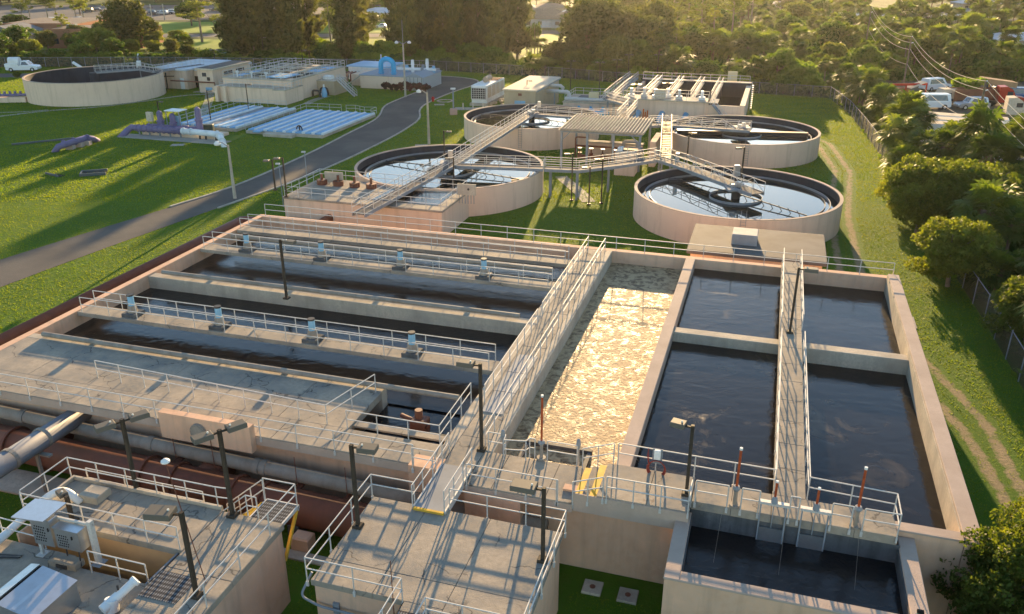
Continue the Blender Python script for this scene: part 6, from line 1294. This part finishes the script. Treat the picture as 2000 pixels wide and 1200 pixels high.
# ---------------------------------------------------------------- fences
CHAIN = bpy.data.materials.new('chain_link'); CHAIN.use_nodes = True; nt = CHAIN.node_tree; P = nt.nodes['Principled BSDF']; P.inputs['Base Color'].default_value = (.075, .062, .045, 1); P.inputs['Roughness'].default_value = .7; P.inputs['Alpha'].default_value = .55
def fence(P_, h, label, m, sp=3.0):
    t = thing('chain_link_fence', label, 'fence', (P_[0][0], P_[0][1], 0)); o0 = Vector((P_[0][0], P_[0][1], 0)); Q = [Vector((p[0], p[1], 0))-o0 for p in P_]
    mb = MB(); vs = [(q.x, q.y, .05) for q in Q]+[(q.x, q.y, h) for q in Q]; n = len(Q); part('mesh_panel', mb.add(vs, [(i, i+1, n+i+1, n+i) for i in range(n-1)]), m, t)
    part('top_rail', MB().tube([q+Vector((0,0,h)) for q in Q], .035, 5), ALUD, t); pm = MB().cyl((0,0,0), (0,0,h+.1), .05, 5).mesh('post', ALUD); c = 0
    for a, b_ in zip(Q[:-1], Q[1:]):
        n = max(1, int((b_-a).length/sp))
        for k in range(n): link('post', pm, t, a.lerp(b_, k/n))
    return t
fence(FENCE_B[1:], 2.1, 'long dark chain-link fence at the edge of the woods behind the plant', CHAIN)
fence(FENCE_R, 2.1, 'rusty chain-link fence along the right side of the lawn', CHAIN)

# ---------------------------------------------------------------- power lines
PG = 'wooden power poles on the right'
def upole(x, y, h, label, r=.17):
    t = thing('power_pole', label, 'power pole', (x, y, 0), 0, PG); part('pole', MB().cyl((0,0,0), (0,0,h), r*1.15, 10, r*.8), WOOD, t)
    for k, z_ in enumerate((h-.1, h-1.2, h-2.4)): part('insulator', MB().cyl((0,0,z_), (.45 if k % 2 else .15,0,z_+.18), .07, 6), WHITEP, t)
    return Vector((x, y, h))
pos_ = [upole(86, 214, 12.3, 'wooden power pole rising out of the palm woods'), upole(74.5, 164.5, 10.3, 'wooden power pole beside the white van in the yard'), upole(58.3, 106.4, 10.6, 'thick wooden power pole before the trailers, nearest of the line')]
nxt = pos_[2]+(pos_[2]-pos_[1]); nxt.z = 10.6; pos_.append(upole(nxt.x, nxt.y, 10.6, 'wooden power pole outside the right edge'))
def wire(P_, q, sag, label, r=.03):
    pts = [];
    for a, b_ in zip(P_[:-1], P_[1:]):
        for i in range(16): f = i/16; p = a.lerp(b_, f); p.z -= sag*4*f*(1-f); pts.append(p-P_[0])
    pts.append(P_[-1]-P_[0]); single('power_line', MB().tube(pts, r, 4), WIRE, label, 'power line', P_[0], 0, 'power lines on the right')
for k, (dz, dx, lab) in enumerate(((0, .15, 'bright power line, topmost of the near set'), (-1.1, .5, 'bright power line, second of the near set'), (-2.3, .15, 'bright power line, third of the near set'), (-5.0, .1, 'bright power line, lowest of the near set'))):
    wire([p+Vector((dx, 0, dz)) for p in pos_], 0, 1.6, lab)
p2_ = [at(1748, 62, 0), at(1812, 58, 0), at(1884, 60, 0), at(1975, 92, 0), at(2120, 120, 0)]
far_ = [upole(p.x, p.y, hpx(p.x, p.y, ty), lab, .2) for p, ty, lab in zip(p2_, (-2, 25, 40, 68, 95), ('distant power pole at the top right, first', 'distant power pole before the grey lot', 'distant power pole right of the grey lot', 'distant power pole at the right edge', 'distant power pole outside the right edge'))]
for k, (dz, lab) in enumerate(((0, 'topmost distant power line at the top right'), (-2.0, 'second distant power line at the top right'), (-3.6, 'third distant power line at the top right'), (-6.5, 'lowest distant power line at the top right'))): wire([p+Vector((0, 0, dz)) for p in far_], 0, 2.2, lab, .075)

# ---------------------------------------------------------------- vehicles
def vehicle(name, label, cat, x, y, rz, kind_, m, group=None, s=1.):
    t = thing(name, label, cat, (x, y, 0), rz, group); t.scale = (s,)*3
    L_, Wd, hb, hc, cab = {'car': (4.5, 1.8, .85, 1.45, (-1.6, 1.0, -1.1, .3)), 'suv': (4.7, 1.9, 1.0, 1.75, (-2.1, 1.0, -1.9, .5)), 'van': (5.6, 2.0, 1.1, 2.1, (-2.75, 1.75, -2.6, 1.0)), 'pickup': (5.4, 1.95, 1.05, 1.8, (-.2, 1.5, 0, .9))}[kind_]
    mb = MB(); x0, x1 = -L_/2, L_/2; pr_ = [(x0,.4),(x0,hb*.95),(x0+.15,hb),(cab[1]+.3,hb),(x1-.2,hb*.9),(x1,hb*.7),(x1,.4),(x1-.2,.3),(x0+.2,.3)]; mb.xprism(pr_, -Wd/2, Wd/2); part('body', mb, m, t)
    w2 = Wd/2-.08; w3 = Wd/2-.25; b0, b1, t0, t1 = cab; vs = [(b0,-w2,hb-.01),(b1,-w2,hb-.01),(b1,w2,hb-.01),(b0,w2,hb-.01),(t0,-w3,hc),(t1,-w3,hc),(t1,w3,hc),(t0,w3,hc)]
    part('cabin', MB().add(vs, [(3,2,1,0),(4,5,6,7),(0,1,5,4),(1,2,6,5),(2,3,7,6),(3,0,4,7)]), m, t)
    def pane(i, j, nm):
        a, b_, c, d = [Vector(vs[k]) for k in (i, j, j+4, i+4)]; n_ = (b_-a).cross(d-a).normalized()*.015; q = [a.lerp(c,.12), b_.lerp(d,.12), c.lerp(a,.12), d.lerp(b_,.12)]; part(nm, MB().add([p+n_ for p in q], [(0,1,2,3)]), GLASS, t)
    pane(1, 2, 'windscreen'); pane(0, 1, 'side_window'); pane(2, 3, 'side_window'); pane(3, 0, 'rear_window') if False else None
    wm = MB().cyl((0,-.12,0), (0,.12,0), .36, 14).mesh('tyre', BLACK); rm_ = MB().cyl((0,-.13,0), (0,.13,0), .2, 10).mesh('rim', ALU)
    for sx in (x0+.9, x1-.9):
        for sy in (-Wd/2+.05, Wd/2-.05): w_ = link('wheel', wm, t, (sx, sy, .36)); link('rim', rm_, w_)
    for sy in (-Wd/2+.3, Wd/2-.3): part('headlight', MB().box(x1-.02, x1+.01, sy-.18, sy+.18, hb*.6, hb*.8), LENS, t)
    return t
CW = mat('white_car_paint', (.65, .66, .66), r=.25, spec=.6); CD = mat('dark_car_paint', (.04, .045, .055), r=.25, spec=.6); CS = mat('silver_car_paint', (.38, .40, .42), r=.25, m=.5); CR = mat('red_truck_paint', (.33, .03, .02), r=.35); CB = mat('blue_car_paint', (.06, .12, .25), r=.3)
q = at(52, 138, 0); t = vehicle('pickup_truck', 'white pickup truck with a big white tank on its bed by the back fence', 'truck', q.x, q.y-1, .12, 'pickup', CW, s=1.25)
part('tank', MB().cyl((-2.2,0,1.7), (-.4,0,1.7), .75, 16), WHITE, t, smooth=False); part('service_box', MB().bbox(-2.75, -.5, -1.0, 1.0, .9, 1.4, .05), WHITE, t)
struct('yard', MB().add([(p[0], p[1], .03) for p in YARD], [tuple(range(5))]), mat('yard_dirt', (.10, .085, .065), (.06, .055, .045), .2, r=.9, c3=(.14, .12, .09), sc3=1.5))
def P0(px, py): p = at(px, py, 0); return p.x, p.y
vx = P0(1812, 212); vehicle('van', 'white van parked before the trailers in the truck yard', 'van', vx[0], vx[1], PI, 'van', CW, s=1.2)
vx = P0(1896, 213); vehicle('suv', 'silver-blue estate car with roof rails in the truck yard', 'car', vx[0], vx[1], PI+.05, 'suv', CS, s=1.15)
def trailer(px0, py0, px1, py1, h, label, m=WHITE, z0=1.2):
    a, b_ = at(px0, py0, h).xy, at(px1, py1, h).xy; d = b_-a; t = thing('semi_trailer', label, 'trailer', (a.x, a.y, 0), math.atan2(d.y, d.x), 'semi trailers in the yard'); L_ = d.length
    part('box', MB().bbox(0, L_, 0, 2.6, z0, h, .05), m, t); part('roof', MB().bbox(.1, L_-.1, .1, 2.5, h+.002, h+.05, .02), CREAM if m is WHITE else m, t); part('chassis', MB().box(.5, L_-.5, .4, 2.2, .9, 1.19), DARKST, t)
    for k in range(int(L_/1.2)): part('side_rib', MB().box(.4+k*1.2, .46+k*1.2, -.03, 0, z0, h), m, t)
    for x_ in (L_*.75, L_*.85):
        for y_ in (.2, 2.4): part('wheel', MB().cyl((x_,y_-.15,.5), (x_,y_+.15,.5), .5, 14), BLACK, t)
    return t
trailer(1768, 221, 1972, 236, 3.6, 'long white semi trailer, rearmost in the yard'); trailer(1783, 231, 1962, 243, 3.7, 'long white semi trailer with a dirty cream roof, middle of three'); trailer(1795, 241, 1950, 251, 3.7, 'white semi trailer nearest the palms'); trailer(1962, 251, 2080, 259, 3.8, 'white box trailer at the right edge of the yard')
def tractor(px, py, rz, m, label):
    x_, y_ = P0(px, py); t = thing('truck_tractor', label, 'truck', (x_, y_, 0), rz, 'truck tractors in the yard'); part('hood', MB().xprism([(1.0,.6),(1.0,1.9),(2.6,1.7),(3.2,1.3),(3.3,.6)], -.9, .9), m, t); part('cab', MB().xprism([(-1.6,.8),(-1.6,3.4),(-.4,3.5),(.5,3.0),(1.1,1.9),(1.1,.8)], -1.2, 1.2), m, t)
    part('windscreen', MB().obox((.62,0,2.85), (1.1,0,2.0), 2.0, .04), GLASS, t); part('side_window', MB().box(-.3, .6, -1.22, -1.2, 2.0, 2.7), GLASS, t); part('chassis', MB().box(-4.5, 3.0, -.5, .5, .6, .9), DARKST, t)
    for wx in (2.2, -2.6, -3.8):
        for wy in (-1.0, 1.0): part('wheel', MB().cyl((wx,wy-.2,.5), (wx,wy+.2,.5), .5, 14), BLACK, t)
tractor(1962, 208, -.25, CR, 'red semi truck tractor in the yard'); tractor(1980, 232, -.3, CREAM, 'cream semi truck tractor with a rounded hood in the yard')
x_, y_ = P0(1935, 196); t = thing('dump_truck', 'blue truck with a raised tan dump body in the yard', 'truck', (x_, y_, 0), -.15); part('dump_body', MB().obox((-2.4,0,3.6), (3.4,0,2.9), 2.8, .9), mat('tan_dump_body', (.34, .22, .12), (.26, .17, .10), .8, r=.7), t); part('cab', MB().bbox(.2, 2.4, -1.1, 1.1, .8, 2.4, .1), CB, t); part('windscreen', MB().box(2.4, 2.43, -.9, .9, 1.5, 2.2), GLASS, t); part('mast', MB().box(-.9, -.7, -.1, .1, .6, 3.2), YELLOW, t)
for wx in (-1.8, 1.6):
    for wy in (-1.0, 1.0): part('wheel', MB().cyl((wx,wy-.2,.5), (wx,wy+.2,.5), .5, 14), BLACK, t)
x_, y_ = P0(1900, 204); t = thing('open_trailer', 'rusty brown high-sided scrap trailer in the yard', 'trailer', (x_, y_, 0), 0); part('side_panel', MB().box(-4.2, 4.2, -1.2, -1.1, .8, 2.8), RUST, t); part('side_panel', MB().box(-4.2, 4.2, 1.1, 1.2, .8, 2.8), RUST, t); part('floor', MB().box(-4.2, 4.2, -1.1, 1.1, .7, .9), DARKST, t); part('wheel', MB().cyl((3,-1.3,.5), (3,-1.0,.5), .5, 12), BLACK, t)
x_, y_ = P0(1845, 202); t = thing('camper', 'small cream camper trailer in the yard', 'caravan', (x_, y_, 0), .1); part('body', MB().xprism([(-1.6,.5),(-1.7,1.6),(-1.2,2.6),(1.3,2.6),(1.7,1.8),(1.6,.5)], -1.0, 1.0), CREAM, t); part('window', MB().box(-.7, .4, -1.02, -1.0, 1.3, 1.9), GLASS, t); part('wheel', MB().cyl((0,-1.05,.35), (0,-.85,.35), .35, 12), BLACK, t)
x_, y_ = P0(1765, 196); t = thing('equipment_frame', 'red-brown steel frame machine behind the power pole in the yard', 'machine', (x_, y_, 0), .1); part('frame', MB().box(-4, 4, -.1, .1, 2.6, 3.0).box(-4, -3.8, -.1, .1, 0, 2.6).box(3.8, 4, -.1, .1, 0, 2.6).box(-.1, .1, -.1, .1, 0, 2.6), CR, t); part('body', MB().bbox(-3, 1, .3, 2.2, .5, 2.1, .1), mat('rusty_machine', (.22, .10, .06), r=.8), t); part('panel', MB().obox((.4,0,2.2), (3.4,.4,3.2), 1.8, .1), CREAM, t)
for k, (px, py, m, lab) in enumerate(((1825, 176, WHITE, 'white boxy van at the back of the yard'), (1985, 196, CB, 'blue van at the right edge of the yard'))): vx = P0(px, py); vehicle('van', lab, 'van', vx[0], vx[1], .4-k*.6, 'van', m if m is not WHITE else CW, s=1.1)
q = at(1935, 420, 0); t = thing('boat_cover_roof', 'pale blue-white metal roof below the palms at the right edge', 'building', (q.x, q.y, 0), -.15)
part('wall', MB().box(-2, 13, 0, 13, 0, 3.2), WHITE, t)
for k in range(8): part('roof_panel', MB().bbox(-2.2+k*1.93, -2.2+k*1.93+1.91, -.3, 13.3, 3.2, 3.32, .02), mat('blue_white_sheet', (.42, .47, .52), (.36, .40, .45), .4, r=.4), t)

# ---------------------------------------------------------------- far side of town
def flat(name, P_, z, m): return struct(name, MB().add([(p[0], p[1], z) for p in P_], [tuple(range(len(P_)))]), m)
FIELD = mat('far_meadow', (.16, .24, .02), (.12, .19, .018), .05, r=.95, c3=(.18, .24, .03), sc3=.5, spec=.1)
flat('meadow', [P0(1000, 108), P0(1140, 108), P0(1145, 69), P0(1000, 66)], .02, FIELD); flat('road', [P0(990, 65), P0(1160, 68), P0(1160, 61), P0(990, 59)], .03, LOT)
flat('meadow', [P0(1800, 122), P0(1875, 124), P0(1885, 96), P0(1850, 92)], .02, FIELD)
flat('road', [(-280, 268), (10, 272), (10, 282), (-280, 278)], .03, LOT); flat('meadow', [(-280, 282.5), (0, 286), (0, 330), (-280, 320)], .02, FIELD); flat('parking_lot', [(-280, 330), (-60, 336), (-60, 420), (-280, 420)], .03, LOT)
flat('meadow', [(-150, 236), (-30, 240), (-30, 266), (-150, 262)], .02, FIELD); flat('parking_lot', [(110, 330), (190, 330), (210, 400), (130, 400)], .03, LOT); flat('road', [(-20, 400), (300, 380), (300, 390), (-20, 410)], .03, LOT)
def house(x, y, rz, w_, d_, h, label, wm=PEACHF, rm2=SHING, hip=2.0, garage=True, grp='bungalows beyond the meadow'):
    t = thing('bungalow', label, 'house', (x, y, 0), rz, grp); part('wall', MB().box(-w_/2, w_/2, -d_/2, d_/2, 0, h), wm, t); e = .6; r0 = min(w_, d_)/2
    A = [(-w_/2-e,-d_/2-e,h), (w_/2+e,-d_/2-e,h), (w_/2+e,d_/2+e,h), (-w_/2-e,d_/2+e,h), (-w_/2+r0,0,h+hip), (w_/2-r0,0,h+hip)]
    part('roof', MB().add(A, [(0,1,5,4),(1,2,5),(2,3,4,5),(3,0,4),(3,2,1,0)]), rm2, t)
    for k in range(max(1, int(w_/5))): part('window', MB().box(-w_/2+1.2+k*4, -w_/2+2.6+k*4, -d_/2-.04, -d_/2, 1.0, 2.1), GLASS, t)
    if garage: part('garage_door', MB().box(w_/2-5.5, w_/2-1, -d_/2-.05, -d_/2, 0, 2.3), WHITE, t)
    return t
hw = mat('pale_blue_house', (.38, .44, .47), r=.8)
for px, py, rz, w_, d_, wm, lab, g_ in ((1040, 56, .1, 16, 11, hw, 'bungalow with a brown roof and white garage at the edge of the meadow', True), (1075, 54, .25, 13, 11, PEACHF, 'bungalow with a hipped brown roof, middle of the three by the meadow', False), (1120, 57, -.15, 14, 11, hw, 'pale blue bungalow with a pointed roof right of the meadow houses', False)):
    x_, y_ = P0(px, py-4); house(x_, y_, rz, w_, d_, 2.9, lab, wm, SHING, 3.0, g_)
for k, (px, py, w_, rm2, lab) in enumerate(((1150, 38, 18, WROOF, 'distant white-roofed house above the meadow'), (1075, 30, 16, SHING, 'distant brown-roofed house behind the meadow bungalows'), (1010, 30, 18, GSHING, 'distant grey-roofed house left of the meadow'), (1290, 45, 22, mat('pale_blue_roof', (.35, .42, .46), r=.6), 'pale blue-roofed house glimpsed among the trees'), (1300, 32, 18, mat('terracotta_roof', (.40, .24, .15), r=.8), 'terracotta-roofed house among the hazy trees'), (1420, 10, 20, WROOF, 'white-roofed house at the top edge, centre right'), (1520, 26, 22, hw, 'pale blue house roof above the palms'), (1622, 40, 20, GSHING, 'grey house roof left of the distant power lines'), (1680, 48, 18, WROOF, 'white canopy roof at the edge of the palm woods'), (1830, 42, 34, GSHING, 'long grey flat-roofed building at the top right'), (1875, 55, 26, WROOF, 'long white roof behind the distant power pole'), (1925, 20, 26, WROOF, 'low white roof at the top right corner'), (1990, 98, 20, WROOF, 'white roof at the far right edge behind the woods'), (830, 8, 24, GSHING, 'grey-roofed house seen through the casuarinas'), (745, 40, 16, WROOF, 'small white roof seen between the casuarinas'))):
    x_, y_ = P0(px, py); house(x_, y_, rnd.uniform(-.3, .3), w_, 12, 3, lab, CONCL, rm2, 1.6, False, 'distant houses')
# brick building and its neighbour
x_, y_ = P0(92, 95); t = thing('brick_building', 'long low orange brick building with a pale flat roof at the top left', 'building', (x_, y_, 0), .02); 
part('wall', MB().box(0, 26, 0, 16, 0, 4.6), BRICK, t); part('wall', MB().box(-22, 0, 18, 44, 0, 4.6), BRICK, t); part('roof', MB().bbox(.3, 25.7, .3, 15.7, 4.6, 4.8, .03), SHING, t); part('roof', MB().bbox(-21.7, -.3, 18.3, 43.7, 4.6, 4.8, .03), SHING, t); part('parapet', MB().box(-.1, 26.1, -.1, .2, 4.6, 5.1).box(-22, 0, 17.8, 18.1, 4.6, 5.1), BRICK, t)
for k in range(6): part('window', MB().box(2+k*4, 3.6+k*4, -.05, 0, 1.2, 2.6), GLASS, t)
for k in range(3): part('roof_unit', MB().bbox(4+k*7, 6+k*7, 5, 7.5, 4.8, 5.8, .05), ALUD, t)
x_, y_ = P0(-10, 92); t = thing('shingled_building', 'low building with a dark grey shingled roof at the far left edge', 'building', (x_, y_, 0), 0); part('wall', MB().box(-4, 9, 0, 12, 0, 3), PEACHF, t); part('roof', MB().xprism([(-5, 3), (2.5, 5.6), (10, 3)], -.8, 12.8), GSHING, t)
x_, y_ = P0(455, 92); t = thing('peach_kiosk', 'small peach building behind the leaning pine', 'building', (x_, y_, 0), 0); part('wall', MB().box(-1, 5, 0, 6, 0, 3.4), WALLTOP, t); part('roof', MB().bbox(-1.3, 5.3, -.3, 6.3, 3.4, 3.7, .05), CREAM, t)
# parked cars far away
cars = [(px, py, m) for px, py, m in ((272, 32, CW), (300, 29, CD), (309, 28, CD), (318, 29, CS), (328, 28, CD), (340, 27, CW), (365, 24, CW), (378, 24, CS), (156, 43, CS), (172, 24, CD), (190, 22, CD), (100, 44, CW), (545, 67, CS), (552, 69, CW), (670, 62, CD), (672, 70, CD), (676, 46, CW), (1125, 58, CW), (2, 56, CD), (650, 10, CS), (745, 55, CW), (420, 22, CD))]
cn = ['white', 'dark', 'silver']
for k, (px, py, m) in enumerate(cars):
    x_, y_ = P0(px, py); vehicle('parked_car', '%s car parked far away in the town, number %d from the left' % ('white' if m is CW else 'dark' if m is CD else 'silver', sorted(c[0] for c in cars).index(px)+1), 'car', x_, y_, rnd.choice([0, PI])+rnd.uniform(-.15, .15), rnd.choice(['car', 'suv']), m, 'cars parked far behind the woods')
for k, (px, py, top) in enumerate(((297, 36, 8), (322, 40, 8), (362, 30, -2), (482, 50, -10), (437, 22, -8), (575, 14, -10))):
    p = at(px, py, 0); t = thing('utility_pole', 'thin pale utility pole by the far road, %s from the left' % ('first', 'second', 'third', 'fifth', 'fourth', 'sixth')[k], 'power pole', p, 0, 'utility poles by the far road'); part('pole', MB().cyl((0,0,0), (0,0,hpx(p.x, p.y, top)), .22, 6), CONCL, t); part('crossarm', MB().box(-1.2, 1.2, -.08, .08, hpx(p.x, p.y, top)-1.4, hpx(p.x, p.y, top)-1.2), WOOD, t)
t = thing('fallen_trunk', 'pale dead trunk leaning among the casuarinas', 'tree', at(735, 100, 0)); part('trunk', MB().tube([(0,0,0), (-5,.5,3.2), (-11,1,7.5)], [.22, .16, .06], 6), PALEBARK, t)
t = thing('fallen_trunk', 'pale leaning limb left of the casuarinas', 'tree', at(458, 96, 0)); part('trunk', MB().tube([(0,0,0), (-3,.5,4.0), (-7,1,9.5)], [.3, .2, .08], 6), PALEBARK, t)
struct('teal_bank', MB().obox(at(405, 112, .6), at(460, 101, .6), 1.2, .5).obox(at(408, 119, .4), at(452, 111, .4), .8, .3), mat('teal_tarp', (.06, .17, .15), r=.6))

# ---------------------------------------------------------------- evening haze
hz = MB().box(-900, 900, -60, 1500, -1.0, 34.0); HM = bpy.data.materials.new('haze_air'); HM.use_nodes = True; nt = HM.node_tree; nt.nodes.clear()
pv = nt.nodes.new('ShaderNodeVolumePrincipled'); mo = nt.nodes.new('ShaderNodeOutputMaterial'); nt.links.new(pv.outputs[0], mo.inputs['Volume'])
pv.inputs['Color'].default_value = (.95, .93, .88, 1); pv.inputs['Density'].default_value = .000042; pv.inputs['Anisotropy'].default_value = .72
o = part('haze', hz, HM, None, kind='stuff'); o['label'] = 'thin warm evening haze over the whole plant and town'; o['category'] = 'haze'
